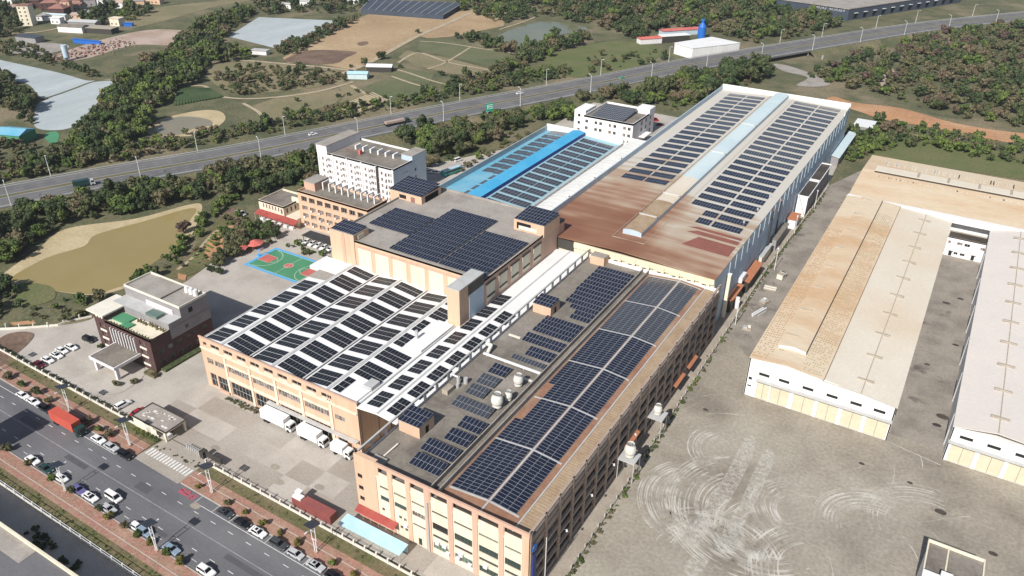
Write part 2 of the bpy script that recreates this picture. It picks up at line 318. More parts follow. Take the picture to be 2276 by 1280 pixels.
def facade(parent, axis, plane, face, u0, u1, z0, z1, wins, wall, reveal=0.25, name='wall', glass='glass', frame='win_frame'):
    """Wall skin with real openings. axis 'x': wall runs along X at y=plane, face=-1 looks to -Y; axis 'y': runs along Y at x=plane, face=+1 looks to +X.
    wins: (a, b, zlo, zhi, nx, ny[, glass][, name]) each becomes a window part set back in its reveal."""
    mb = MB()
    us = sorted({u0, u1}|{w[0] for w in wins}|{w[1] for w in wins}); zs = sorted({z0, z1}|{w[2] for w in wins}|{w[3] for w in wins})
    def pt(u, z, d=0.0):
        return (u, plane-face*d, z) if axis == 'x' else (plane-face*d, u, z)
    flip = (axis == 'x' and face > 0) or (axis == 'y' and face < 0)
    def q(a, b, c, d): mb.quad(*((a, b, c, d) if not flip else (d, c, b, a)))
    # merge cells row by row
    for j in range(len(zs)-1):
        run = None; zm = (zs[j]+zs[j+1])/2
        for i in range(len(us)-1):
            um = (us[i]+us[i+1])/2
            solid = not any(w[0] < um < w[1] and w[2] < zm < w[3] for w in wins)
            if solid and run is None: run = us[i]
            if (not solid) and run is not None: q(pt(run, zs[j]), pt(us[i], zs[j]), pt(us[i], zs[j+1]), pt(run, zs[j+1])); run = None
        if run is not None: q(pt(run, zs[j]), pt(us[-1], zs[j]), pt(us[-1], zs[j+1]), pt(run, zs[j+1]))
    for w in wins:
        a, b, c, d = w[:4]; r = reveal
        q(pt(a, c), pt(a, c, r), pt(a, d, r), pt(a, d)); q(pt(b, c, r), pt(b, c), pt(b, d), pt(b, d, r))
        q(pt(a, c), pt(b, c), pt(b, c, r), pt(a, c, r)); q(pt(a, d, r), pt(b, d, r), pt(b, d), pt(a, d))
    wo = mb.build(name, wall, parent)
    for wi, w in enumerate(wins):
        nx, ny = (w[4], w[5]) if len(w) > 5 else (2, 1)
        g = w[6] if len(w) > 6 and w[6] else glass; nm = w[7] if len(w) > 7 else 'window'
        if len(w) < 7 and glass in ('glass', 'green_glass'): g = (glass, glass, 'curtained_glass', glass, 'teal_glass', 'glass', glass)[(wi*5+int(abs(w[0])*3)) % 7]
        me = window_mesh(w[1]-w[0], w[3]-w[2], nx, ny, g, frame)
        if axis == 'x': loc, rz = ((w[0], plane-face*(reveal-0.06), w[2]), 0.0) if face < 0 else ((w[1], plane-face*(reveal-0.06), w[2]), math.pi)
        else: loc, rz = ((plane-face*(reveal-0.06), w[0], w[2]), math.pi/2) if face > 0 else ((plane-face*(reveal-0.06), w[1], w[2]), -math.pi/2)
        L = parent.location
        link(nm, me, parent, (loc[0]-L[0], loc[1]-L[1], loc[2]-L[2]), (0, 0, rz))
    return wo
def parapet(parent, x0, y0, x1, y1, z0, z1, t, m, cap=None, name='parapet', sides='NSEW'):
    b = MB()
    if 'S' in sides: b.box(x0, y0, z0, x1, y0+t, z1, 0, 1 if cap else None)
    if 'N' in sides: b.box(x0, y1-t, z0, x1, y1, z1, 0, 1 if cap else None)
    if 'W' in sides: b.box(x0, y0+t, z0, x0+t, y1-t, z1-0.003, 0, 1 if cap else None)
    if 'E' in sides: b.box(x1-t, y0+t, z0, x1, y1-t, z1-0.003, 0, 1 if cap else None)
    return b.build(name, [m, cap] if cap else m, parent)
def block(parent, name, x0, y0, z0, x1, y1, z1, m, top=None):
    return MB().box(x0, y0, z0, x1, y1, z1, 0, 1 if top else None).build(name, [m, top] if top else m, parent)
def plant_free(): pass

# ------------------------------------------------------------------ ground, water, fields
g_ = MB(); g_.sheet([(-2200, -600), (1500, -600), (1500, 2600), (-2200, 2600)], -0.06)
struct('ground', g_, 'scrub')
_zl = [0.0]
def patch(name, pts, m, z, label=None, sm=True):
    p = closed_smooth(pts) if sm else [q[:2] for q in pts]
    _zl[0] += 0.003; z += _zl[0]
    return struct(name, MB().sheet(p, z), m, label)
# ponds
patch('sand_bank', [(-293.6, 123.7), (-303.1, 144.0), (-310.7, 160.9), (-295.4, 182.1), (-288.4, 203.2), (-283.3, 207.0), (-272.1, 195.8), (-257.4, 176.5), (-256.4, 160.5), (-247.4, 147.1), (-252.2, 133.7), (-272.0, 126.3), (-285.6, 124.3)], 'sand', 0.02)
patch('brown_pond', [(-288.2, 123.1), (-279.2, 123.3), (-267.5, 127.5), (-253.8, 133.1), (-250.5, 139.7), (-249.1, 147.6), (-254.3, 158.4), (-256.6, 167.4), (-259.3, 177.7), (-267.9, 186.0), (-275.0, 194.0), (-280.2, 201.6), (-285.0, 200.8), (-289.9, 182.4), (-295.4, 164.1), (-290.3, 155.3), (-292.5, 145.2), (-292.9, 137.5)], 'muddy_water', 0.05)
patch('netted_pond', [(-638.8, 301.8), (-603.8, 301.4), (-539.3, 303.4), (-507.3, 301.7), (-498.7, 302.3), (-489.9, 269.4), (-492.7, 263.1), (-524.7, 275.2), (-542.4, 276.2), (-581.2, 270.4)], 'pond_net', 0.05)
patch('netted_pond', [(-488.7, 314.0), (-498.7, 299.7), (-485.3, 259.0), (-468.9, 244.5), (-441.5, 228.7), (-426.6, 238.3), (-444.6, 262.3), (-468.8, 290.1)], 'pond_net', 0.05)
patch('netted_field', [(-528.2, 440.6), (-564.3, 507.2), (-497.3, 534.1), (-466.8, 432.6)], 'pond_net', 0.05, sm=False)
patch('pond_shore', [(-380.2, 254.9), (-397.7, 272.8), (-393.4, 297.5), (-381.1, 303.5), (-365.1, 292.0), (-358.9, 268.6)], 'sand', 0.02)
patch('beige_pond', [(-381.0, 257.9), (-393.2, 273.8), (-392.1, 285.3), (-375.9, 289.8), (-366.0, 283.9), (-369.4, 274.3), (-368.0, 262.7)], 'beige_water', 0.05)
patch('far_pond', [(-342.3, 543.9), (-353.7, 583.2), (-346.3, 631.5), (-313.3, 635.8), (-300.5, 618.9), (-312.9, 586.4), (-315.4, 543.7)], 'green_water', 0.05)
patch('small_pond', [(-427.8, 224.2), (-428.8, 230.6), (-421.0, 228.6), (-410.5, 220.1), (-415.1, 218.8)], 'court_green', 0.05)
# fields
patch('bare_field', [(-443.3, 415.3), (-462.1, 479.0), (-477.7, 516.7), (-496.9, 581.9), (-434.7, 614.2), (-426.1, 661.2), (-394.6, 646.4), (-366.0, 596.0), (-380.8, 537.2), (-392.9, 523.3), (-403.7, 525.7), (-380.3, 441.4), (-379.8, 416.7), (-413.2, 416.7), (-429.0, 406.3)], 'tan_soil', 0.03, sm=False)
patch('ploughed_field', [(-437.5, 411.3), (-441.8, 442.4), (-411.1, 457.7), (-404.9, 440.7), (-400.9, 421.8), (-423.7, 409.7)], 'brown_soil', 0.06)
patch('burnt_patch', [(-428.7, 480.8), (-425.9, 488.2), (-419.2, 481.8), (-420.5, 473.8)], 'brown_soil', 0.06)
patch('crop_field', [(-377.4, 488.5), (-390.8, 511.6), (-387.5, 525.0), (-308.6, 520.7), (-299.1, 499.7), (-297.3, 475.4), (-339.5, 483.9)], 'field_green', 0.03, sm=False)
patch('crop_field', [(-373.7, 461.4), (-381.6, 482.3), (-340.8, 480.0), (-298.0, 470.6), (-292.4, 453.3), (-316.7, 445.6), (-337.9, 448.6)], 'field_olive', 0.03, sm=False)
patch('crop_field', [(-366.8, 432.4), (-362.8, 442.4), (-325.0, 438.7), (-314.4, 419.1), (-332.6, 416.3), (-349.6, 418.5)], 'field_green', 0.03, sm=False)
patch('crop_field', [(-344.8, 390.4), (-345.6, 418.4), (-320.6, 415.1), (-294.3, 411.1), (-291.2, 389.8), (-309.7, 377.7), (-330.0, 380.7)], 'field_green', 0.03, sm=False)
patch('crop_field', [(-373.9, 321.8), (-374.4, 343.6), (-364.2, 372.8), (-346.1, 373.7), (-335.8, 351.9), (-339.6, 316.2), (-347.8, 305.1)], 'field_olive', 0.03, sm=False)
patch('crop_field', [(-375.8, 391.9), (-351.5, 388.5), (-316.0, 370.3), (-311.7, 346.4), (-329.7, 345.1), (-342.8, 369.9)], 'field_olive', 0.03, sm=False)
patch('olive_field', [(-466.5, 366.8), (-454.8, 396.8), (-427.2, 404.5), (-387.4, 416.0), (-368.3, 403.5), (-365.0, 382.2), (-386.2, 347.5), (-411.2, 337.2), (-437.0, 345.2)], 'field_olive', 0.025)
patch('meadow', [(-283.2, 518.0), (-282.3, 551.7), (-264.9, 595.5), (-237.3, 602.9), (-218.9, 585.2), (-214.3, 547.9), (-228.5, 495.3), (-254.3, 485.2)], 'lush_grass', 0.03)
patch('dry_field', [(-650.6, 432.9), (-669.7, 474.6), (-664.2, 514.9), (-629.7, 560.6), (-633.3, 520.0), (-620.6, 464.5), (-618.2, 422.2)], 'field_olive', 0.03)
patch('dry_field', [(-564.3, 332.1), (-580.7, 370.7), (-560.5, 391.2), (-521.2, 376.5), (-497.4, 332.3), (-502.4, 315.4), (-524.9, 314.3)], 'scrub', 0.03)
patch('building_site', [(-601.7, 389.5), (-597.5, 423.7), (-562.4, 435.2), (-535.9, 400.5), (-564.0, 381.8), (-557.4, 339.8), (-562.4, 325.7), (-576.4, 321.1), (-590.2, 343.9)], 'pink_soil', 0.03)
patch('paved_yard', [(-633.5, 321.8), (-637.6, 341.6), (-611.2, 353.9), (-595.3, 347.2), (-593.8, 325.2), (-609.6, 317.9)], 'pale_slab', 0.05)
patch('clay_bank', [(-81.4, 534.5), (-67.9, 528.3), (-42.3, 531.7), (-16.0, 519.8), (5.4, 516.2), (24.6, 519.4), (47.2, 530.3), (47.1, 508.5), (25.3, 497.1), (-0.1, 498.0), (-25.9, 501.7), (-47.9, 502.1), (-60.5, 509.3), (-82.9, 522.0)], 'orange_clay', 0.03)
patch('clay_clearing', [(-69.4, 599.6), (-64.6, 634.5), (-57.2, 614.7), (-56.6, 587.9), (-61.6, 578.2)], 'pink_soil', 0.03)
patch('meadow', [(-53.6, 439.7), (-45.2, 470.8), (-20.7, 477.7), (26.0, 478.7), (54.9, 485.6), (54.1, 443.0), (27.3, 439.2), (-11.6, 435.6), (-39.0, 433.1)], 'lush_grass', 0.03)
patch('back_lane', [(-136.6, 596.1), (-121.6, 594.0), (-93.3, 570.5), (-92.9, 555.1), (-108.5, 547.4), (-107.1, 572.2), (-125.8, 579.5)], 'pale_slab', 0.06)
patch('grass_plot', [(-280.6, 121.6), (-281.0, 126.0), (-270.3, 128.8), (-261.6, 124.1), (-263.9, 117.3), (-270.1, 116.2)], 'lush_grass', 0.03)
patch('vegetable_plot', [(-259.8, 107.8), (-262.3, 114.7), (-253.8, 120.8), (-244.1, 126.1), (-238.8, 123.3), (-243.4, 115.7), (-256.0, 107.8)], 'scrub', 0.03)
patch('clay_strip', [(-259.4, 107.1), (-254.3, 112.2), (-251.5, 111.3), (-256.7, 106.7)], 'orange_clay', 0.05, sm=False)
patch('garden_plot', [(-241.2, 156.2), (-249.6, 172.3), (-263.2, 195.1), (-268.8, 212.2), (-261.7, 212.2), (-244.7, 187.0), (-237.8, 175.3), (-234.9, 162.2)], 'grass', 0.03)
patch('clay_strip', [(-244.4, 175.5), (-256.4, 189.2), (-256.8, 196.6), (-252.6, 197.7), (-237.8, 175.3)], 'orange_clay', 0.05)
patch('clay_strip', [(-269.7, 204.3), (-268.7, 213.4), (-264.4, 208.3), (-266.7, 202.4)], 'brown_soil', 0.05, sm=False)
patch('clay_strip', [(-240.4, 159.6), (-236.5, 160.4), (-233.3, 157.2), (-236.9, 156.9)], 'orange_clay', 0.06, sm=False)
# planted rows: low ridges of crop
def rows(name, a, b, c, d, n, w, h, m, label):
    mb = MB()
    for i in range(n):
        t = (i+0.5)/n; p = Vector(a)*(1-t)+Vector(b)*t; q = Vector(d)*(1-t)+Vector(c)*t
        mb.beam((p.x, p.y, 0.1), (q.x, q.y, 0.1), w, h)
    return tag(mb.build(name, m), label, 'crop', kind='stuff')
rows('crop_row', (-440.9, 322.6), (-423.2, 331.8), (-401.8, 324.6), (-412.6, 295.5), 17, 1.4, 0.8, 'crop_rows', 'dark green crop planted in rows left of the winding track')
rows('crop_row', (-329.7, 345.1), (-331.9, 383.0), (-311.3, 374.5), (-311.7, 344.4), 15, 1.0, 0.35, 'dirt_track', 'striped seed beds of pale soil beside the highway')
rows('crop_row', (-239.2, 167.9), (-251.7, 193.2), (-258.4, 195.6), (-244.3, 166.8), 9, 0.9, 0.3, 'foliage_green', 'narrow vegetable beds beside the basketball court fence')
# dirt tracks
trk = MB()
for w_, pts in ((4.5, [(-377.1, 404.5), (-381.4, 437.7), (-391.5, 475.8), (-403.7, 525.7), (-412.4, 582.4), (-426.6, 658.1)]), (3.0, [(-482.9, 382.8), (-453.8, 395.9), (-426.3, 403.6), (-399.4, 411.0), (-374.9, 415.7)]),
                (2.6, [(-439.0, 328.8), (-430.6, 334.2), (-409.0, 324.5), (-389.3, 328.2), (-373.7, 342.9), (-362.6, 362.9), (-358.7, 383.7), (-358.3, 394.2)]),
                (2.2, [(-382.2, 321.7), (-361.1, 314.3), (-344.4, 303.5)]), (2.2, [(-364.1, 449.1), (-369.6, 480.3), (-333.4, 469.4), (-294.8, 468.4)]), (2.0, [(-391.7, 511.0), (-371.2, 517.3), (-333.7, 517.5), (-306.6, 518.7)]),
                (2.0, [(-370.0, 436.3), (-345.1, 432.4), (-316.3, 424.3), (-292.4, 420.9)]), (2.0, [(-345.6, 418.4), (-317.4, 410.8), (-290.8, 408.6)]), (1.8, [(-336.5, 446.6), (-335.9, 464.7), (-339.5, 483.9), (-346.9, 515.7)]),
                (2.5, [(-353.9, 386.9), (-341.0, 380.6), (-332.2, 376.8)]), (2.0, [(-361.7, 582.0), (-360.7, 617.2), (-362.4, 643.8)]), (3, [(-684.3, 347.7), (-665.7, 366.0), (-666.6, 389.7), (-678.6, 414.0)]),
                (1.4, [(-242.7, 161.4), (-246.0, 171.4), (-253.1, 184.0), (-256.7, 194.1), (-252.6, 197.7)]), (2.4, [(-596.0, 424.8), (-568.0, 435.4), (-554.0, 434.9)])):
    ribbon_mb(trk, smooth(pts, 5), w_, 0.24)
struct('dirt_track', trk, 'dirt_track')
struct('pond_bank', ribbon_mb(MB(), smooth([(-491.0, 259.7), (-490.8, 270.0), (-494.8, 286.2), (-498.7, 302.3), (-489.4, 313.5)], 5), 1.6, .26), 'scrub')

# ------------------------------------------------------------------ factory grounds
struct('yard', MB().sheet([(-300, 95.2), (-51.8, 95.2), (-54.2, 280), (-52, 372), (-56, 440), (-205, 440), (-205, 345), (-262, 232), (-262, 226), (-238, 197), (-231, 196), (-235.9, 188.3), (-235.4, 177.6), (-237.2, 174.8), (-233.1, 158.5), (-232.2, 152.0), (-234.2, 140.2), (-239.6, 123.8), (-243.7, 117.5), (-244.2, 114.6), (-258.1, 103.0), (-264.4, 97.7)], 0.01), 'pale_concrete', 'pale grey concrete yard around the factory buildings')
yard_slab = MB()
for i in range(14):
    for j in range(3):
        if RND.random() < 0.5:
            x = -178+i*8.2; y = 96+j*6.6; yard_slab.sheet([(x, y), (x+8.15, y), (x+8.15, y+6.55), (x, y+6.55)], 0.016)
struct('yard_slab', yard_slab, 'yard_concrete')
patch('entrance_apron', [(-212.5, 100), (-198.5, 99.2), (-194.5, 104), (-198, 113.4), (-211.8, 113.4), (-214, 107)], 'pale_concrete', 0.02)
patch('bare_earth', [(-253.0, 100.1), (-251.8, 105.3), (-246.4, 107.4), (-242.2, 102.9), (-238.7, 94.7), (-237.5, 91.2), (-245.8, 90.3)], 'brown_soil', 0.03)
struct('side_lane', MB().sheet([(-56.2, 98), (-51.9, 98), (-53.9, 280), (-52, 372), (-58, 372), (-58, 226), (-56.2, 224)], 0.02), 'lane_pale')
struct('warehouse_yard', MB().sheet([(-51.4, 60), (140, 60), (140, 420), (-39, 420), (-51, 372), (-53.4, 280)], 0.012), 'worn_yard', 'dusty concrete yard in front of the warehouses')
struct('alley', MB().sheet([(2.4, 203), (15.8, 203), (16.4, 331.4), (2.4, 331.4)], 0.03), 'lane_concrete')
struct('back_alley', MB().sheet([(-53, 230), (-39.2, 215), (-39.2, 420), (-52, 380)], 0.028), 'lane_concrete')

# street (it runs at a slight angle to the factory)
_before = set(COL.objects)
STREET = []
struct('road', MB().sheet([(-420, 70.2), (60, 69.2), (60, 85.6), (-420, 88.4)], 0.006), 'asphalt', 'grey asphalt street with dashed lane lines')
RK = lambda x: 86.6-(x+140)*0.006          # north kerb line
for s_, (ya, yb, nm) in enumerate(((86.75, 91.6, 'pavement'), (91.6, 94.6, 'verge'))):
    for (xa, xb) in ((-420, -167.5), (-149.3, 60)):
        struct(nm, MB().box(xa, ya, -0.02, xb, yb, 0.14 if s_ == 0 else 0.13), 'walk_brick' if s_ == 0 else 'grass')
for (xa, xb) in ((-420, -167.8), (-149.0, 60)):
    struct('kerb', MB().box(xa, 86.5, -0.02, xb, 86.74, 0.15), 'kerb_stone')
    struct('paving_line', MB().box(xa, 89.55, 0.0, xb, 89.75, 0.146), 'kerb_stone')
struct('pavement', MB().box(-420, 65.4, -0.02, 60, 69.75, 0.14), 'walk_brick')
struct('kerb', MB().box(-420, 69.76, -0.02, 60, 70.0, 0.15), 'kerb_stone')
struct('paving_line', MB().box(-420, 66.9, 0.0, 60, 67.1, 0.146), 'kerb_stone')
struct('verge', MB().box(-420, 62.6, -0.02, 60, 65.39, 0.13), 'grass')
struct('south_lot', MB().sheet([(-420, 20), (60, 20), (60, 62.6), (-420, 62.6)], 0.004), 'pale_concrete')
struct('driveway', MB().sheet([(-167.4, 86.2), (-149.4, 86.0), (-149.6, 96), (-166.5, 96)], 0.03), 'yard_concrete')
# printed pattern of pale paving ties on the south pavement
tie = MB()
for i in range(150):
    x = -198+i*0.62+RND.uniform(-.2, .2); y = RND.choice((65.7, 67.3, 68.2))+RND.uniform(-.1, .1); a = RND.choice((0.5, -0.5, 1.1, -1.1)); l = RND.uniform(0.5, 0.9)
    dx, dy = math.cos(a)*l, math.sin(a)*l; nx, ny = -math.sin(a)*0.06, math.cos(a)*0.06
    tie.quad((x-nx, y-ny, 0.145), (x+dx-nx, y+dy-ny, 0.145), (x+dx+nx, y+dy+ny, 0.145), (x+nx, y+ny, 0.145))
struct('paving_pattern', tie, 'dirt_track')
mk = MB()
def bar(x0, y0, x1, y1, m=0, z=0.012): mk.sheet([(x0, y0), (x1, y0), (x1, y1), (x0, y1)], z, m)
for i in range(60):
    x = -223+i*6.05+0.0
    if -420 < x < 40:
        bar(x, 81.9, x+1.75, 82.06); bar(x+3, 74.0, x+4.75, 74.16)
bar(-420, 78.28, 60, 78.42, 1); 
bar(-187, 84.25, -172.6, 84.4); bar(-240, 84.6, -204, 84.75)
bar(-140.6, 84.0, -60, 84.14)
for i in range(13): bar(-140.6+i*6.07, 84.14, -140.48+i*6.07, 86.45)
for x in (-187, -179.8, -172.7, -204.2): bar(x, 84.3, x+0.12, 86.4)
for i in range(20): bar(-200+i*6.1, 71.9, -198.2+i*6.1, 72.02)
struct('lane_markings', mk, ['road_white', 'worn_white'])
zb = MB()
for i in range(15):
    x = -166.4+i*1.13; zb.sheet([(x, 88.9), (x+0.55, 88.9), (x+0.55, 91.4), (x, 91.4)], 0.036)
struct('zebra_crossing', zb, 'road_white')
for (x, y, w, h) in ((-183, 76.4, 9, 1.5), (-158, 79.4, 5, 2.2), (-121, 76, 12, 1.4), (-143, 72.6, 6, 1.2), (-208, 79, 8, 2)): struct('asphalt_patch', MB().sheet([(x, y), (x+w, y), (x+w, y+h), (x, y+h)], .0095), 'asphalt_patch')
rd = MB()                                    # red road lettering painted on green patch by the kerb
rd.sheet([(-147.6, 83.6), (-140.9, 83.6), (-140.9, 86.3), (-147.6, 86.3)], 0.010, 1)
for x0, strokes in ((-147.0, [(0, 0, .35, 1.9), (.6, .2, .95, 1.9), (0, 1.0, 1.2, 1.3), (1.15, 0, 1.4, 1.0)]), (-145.3, [(0, 0, .3, 1.8), (0, 1.6, 1.3, 1.9), (.5, .1, .85, 1.5), (1.05, 0, 1.35, 1.9), (0, .7, 1.3, .95)]),
                    (-143.5, [(0, .1, 1.7, .4), (0, .8, 1.6, 1.1), (.3, 1.5, 1.9, 1.8), (.7, .1, 1.0, 1.7), (1.5, .3, 1.8, 1.6)])):
    for (a, b, c, d) in strokes: rd.sheet([(x0+a, 84.1+b), (x0+c, 84.1+b), (x0+c, 84.1+d), (x0+a, 84.1+d)], 0.016, 0)
struct('road_lettering', rd, ['road_red', 'asphalt'])
STREET += [o for o in COL.objects if o not in _before]
for i, (x, y) in enumerate(((-139.5, 83.2), (-152, 100.4), (-190, 99.5), (-133, 103.5), (-118, 104), (-128, 100))):
    struct('yard_stain', MB().sheet(closed_smooth([(x-1.2, y-.7), (x+.9, y-.8), (x+1.5, y+.3), (x+.2, y+1.0), (x-1.2, y+.6)]), 0.022), 'worn_yard')
# tyre tracks in the warehouse yard
def tyre_marks():
    mb = MB(); r = random.Random(3)
    def arc(cx, cy, R, a0, a1, w=0.16):
        n = max(6, int(R*abs(a1-a0)/1.6))
        ribbon_mb(mb, [(cx+R*math.cos(a0+(a1-a0)*i/n), cy+R*math.sin(a0+(a1-a0)*i/n)) for i in range(n+1)], w, 0.02+r.random()*0.008)
    # families of near-concentric arcs where lorries turn
    for (cx, cy, Rm, spread, k, a0, a1) in ((-21, 153, 17, 5.5, 46, 2.2, 5.2), (-17, 149, 10, 4.0, 30, 2.4, 6.0), (-12, 160, 9, 3.5, 26, 2.0, 4.6), (5, 163, 11, 3.5, 26, 1.2, 3.6), (-33, 150, 12, 4.5, 30, 2.4, 4.4), (-26, 133, 13, 4, 26, .5, 2.2), (-2, 142, 14, 4, 22, 2.2, 4.2), (-34, 172, 8, 3.5, 18, 1.8, 4.4), (16, 170, 13, 3, 14, 1.3, 3.0)):
        k = int(k*.7)
        for i in range(k):
            R = Rm-spread+2*spread*i/k+r.uniform(-.25, .25); ln = r.uniform(1.2, 2.6); s0 = r.uniform(a0, max(a0+.1, a1-ln)); arc(cx+r.uniform(-.5, .5), cy+r.uniform(-.5, .5), R, s0, s0+ln, r.uniform(.14, .36))
    for i in range(60):
        x = r.uniform(-46, 45); y = r.uniform(125, 195); a = r.uniform(0, 6.28); arc(x, y, r.uniform(10, 30), a, a+r.uniform(.3, .8), r.uniform(.1, .22))
    return mb
tm = bpy.data.materials.new('tyre_dust'); tm.use_nodes = True; M['tyre_dust'] = tm
_n = tm.node_tree.nodes; _l = tm.node_tree.links; _b = _n['Principled BSDF']; _b.inputs['Base Color'].default_value = (0.70, 0.67, 0.60, 1); _b.inputs['Roughness'].default_value = 1
_g = _n.new('ShaderNodeNewGeometry'); _no = _n.new('ShaderNodeTexNoise'); _no.inputs['Scale'].default_value = 0.22; _no.inputs['Detail'].default_value = 4
_r = _n.new('ShaderNodeMapRange'); _r.inputs['From Min'].default_value = 0.36; _r.inputs['From Max'].default_value = 0.62; _r.inputs['To Max'].default_value = 0.72
_l.new(_g.outputs['Position'], _no.inputs['Vector']); _l.new(_no.outputs['Fac'], _r.inputs['Value']); _l.new(_r.outputs[0], _b.inputs['Alpha'])
struct('tyre_marks', tyre_marks(), 'tyre_dust', 'pale curling tyre tracks across the warehouse yard')
tm2 = tm.copy(); M['scrub_dust'] = tm2
for nd in tm2.node_tree.nodes:
    if nd.type == 'TEX_NOISE': nd.inputs['Scale'].default_value = 0.9; nd.inputs['Roughness'].default_value = 0.75; nd.inputs['Detail'].default_value = 6
    if nd.type == 'MAP_RANGE': nd.inputs['From Min'].default_value = 0.40; nd.inputs['From Max'].default_value = 0.62; nd.inputs['To Max'].default_value = 0.62
for pts_s in ([(-33.0, 138), (-29.5, 136), (-27.6, 158), (-28.2, 178), (-31.4, 180), (-31.6, 160)], [(-25.8, 140), (-23.2, 138), (-22.0, 158), (-22.6, 176), (-25.6, 177), (-25.4, 158)], [(-30, 128), (-27, 127), (-26, 133), (-29, 134)]):
    struct('scrubbed_strip', MB().sheet(closed_smooth(pts_s), 0.031), 'scrub_dust')
for (x, y, s) in ((14.2, 219, 2.0), (13.2, 214, 1.4), (8, 290, 1.6), (12, 296, 1.3), (7, 245, 1), (13.6, 262, 1.2), (10, 185, .8), (-2, 186, .9), (18, 178, 1.6), (-45, 186, 1), (30, 170, 1.2), (-20, 131, .8)):
    struct('oil_stain', MB().sheet(closed_smooth([(x-s*.7, y-s*.4), (x+s*.5, y-s*.5), (x+s*.8, y+s*.2), (x, y+s*.6), (x-s*.8, y+s*.3)]), 0.036), 'dark_water_roof')
struct('yard_joint', MB().sheet([(2.4, 199.2), (16, 196.6), (16, 196.3), (2.4, 198.9)], 0.04), 'kerb_stone')

# highway on a low embankment
HW = smooth([(-500, -150), (-428, 0), (-400, 62), (-353, 166), (-333, 208), (-310, 252), (-283, 315), (-256, 378), (-217, 463), (-198, 509), (-177, 555), (-148, 611), (-114, 676), (-57, 779), (30, 904), (110, 1010), (190, 1110)], 8)
em = MB(); L1, R1 = ribbon(HW, 26.5); L2, R2 = ribbon(HW, 38)
for i in range(len(HW)-1):
    if 588 < HW[i][1] < 640: continue                                     # the underpass
    em.add([(R2[i][0], R2[i][1], -.05), (R2[i+1][0], R2[i+1][1], -.05), (R1[i+1][0], R1[i+1][1], 3.7), (R1[i][0], R1[i][1], 3.7)], [(0, 1, 2, 3)])
    em.add([(L1[i][0], L1[i][1], 3.7), (L1[i+1][0], L1[i+1][1], 3.7), (L2[i+1][0], L2[i+1][1], -.05), (L2[i][0], L2[i][1], -.05)], [(0, 1, 2, 3)])
struct('embankment', em, 'scrub')
hb = MB()
for i in range(len(HW)-1):
    hb.add([(R1[i][0], R1[i][1], 2.9), (R1[i+1][0], R1[i+1][1], 2.9), (R1[i+1][0], R1[i+1][1], 4), (R1[i][0], R1[i][1], 4), (L1[i][0], L1[i][1], 2.9), (L1[i+1][0], L1[i+1][1], 2.9), (L1[i+1][0], L1[i+1][1], 4), (L1[i][0], L1[i][1], 4)],
           [(0, 1, 2, 3), (3, 2, 6, 7), (7, 6, 5, 4), (4, 5, 1, 0)])
struct('highway', hb, 'highway_asphalt', 'two-carriageway highway curving past the factory')
hm = MB(); ribbon_mb(hm, HW, 2.4, 4.012, 0)
for o_ in (12.4, -12.4, 1.9, -1.9): ribbon_mb(hm, HW, 1.1 if abs(o_) > 5 else .5, 4.008, 2, o_)
for o_ in (1.6, -1.6, 11.9, -11.9): ribbon_mb(hm, HW, 0.22, 4.012, 1, o_)
for o_ in (5.2, 8.6, -5.2, -8.6):
    Pp = ribbon(HW, 2*o_)[0] if o_ > 0 else ribbon(HW, -2*o_)[1]
    for i in range(0, len(Pp)-1):
        a, b = Vector(Pp[i]), Vector(Pp[i+1]); n = max(1, int((b-a).length/12))
        for k in range(n): ribbon_mb(hm, [tuple(a+(b-a)*(k/n)), tuple(a+(b-a)*((k+.42)/n))], 0.2, 4.012, 1)
struct('highway_markings', hm, ['grass', 'worn_white', 'shoulder'])

for o_ in (12.9, -12.9):
    gr = MB()
    Pp = ribbon(HW, 2*o_)[0] if o_ > 0 else ribbon(HW, -2*o_)[1]
    for i in range(len(Pp)-1): gr.beam((*Pp[i], 4.45), (*Pp[i+1], 4.45), 0.12, 0.35)
    for i in range(len(Pp)-1):
        a, b = Vector(Pp[i]), Vector(Pp[i+1]); n = max(1, int((b-a).length/6))
        for k in range(n): p = a+(b-a)*(k/n); gr.box(p.x-.07, p.y-.07, 4, p.x+.07, p.y+.07, 4.5)
    tag(gr.build('guard_rail', 'galv'), 'steel guard rail along the %s edge of the highway' % ('far' if o_ > 0 else 'factory-side'), 'guard rail', 'highway guard rails')

mh = MB(); r_ = random.Random(5)
tb = thing('bridge', 'concrete underpass carrying the highway over the back lane', 'bridge', (-140, 612, 0))
for (x, y) in ((-160, 590), (-148, 585), (-136, 580), (-134, 640), (-122, 636), (-110, 630)):
    MB().box(x-.7, y-.7, -0.05, x+.7, y+.7, 2.9).build('pier', 'grey_render', tb)

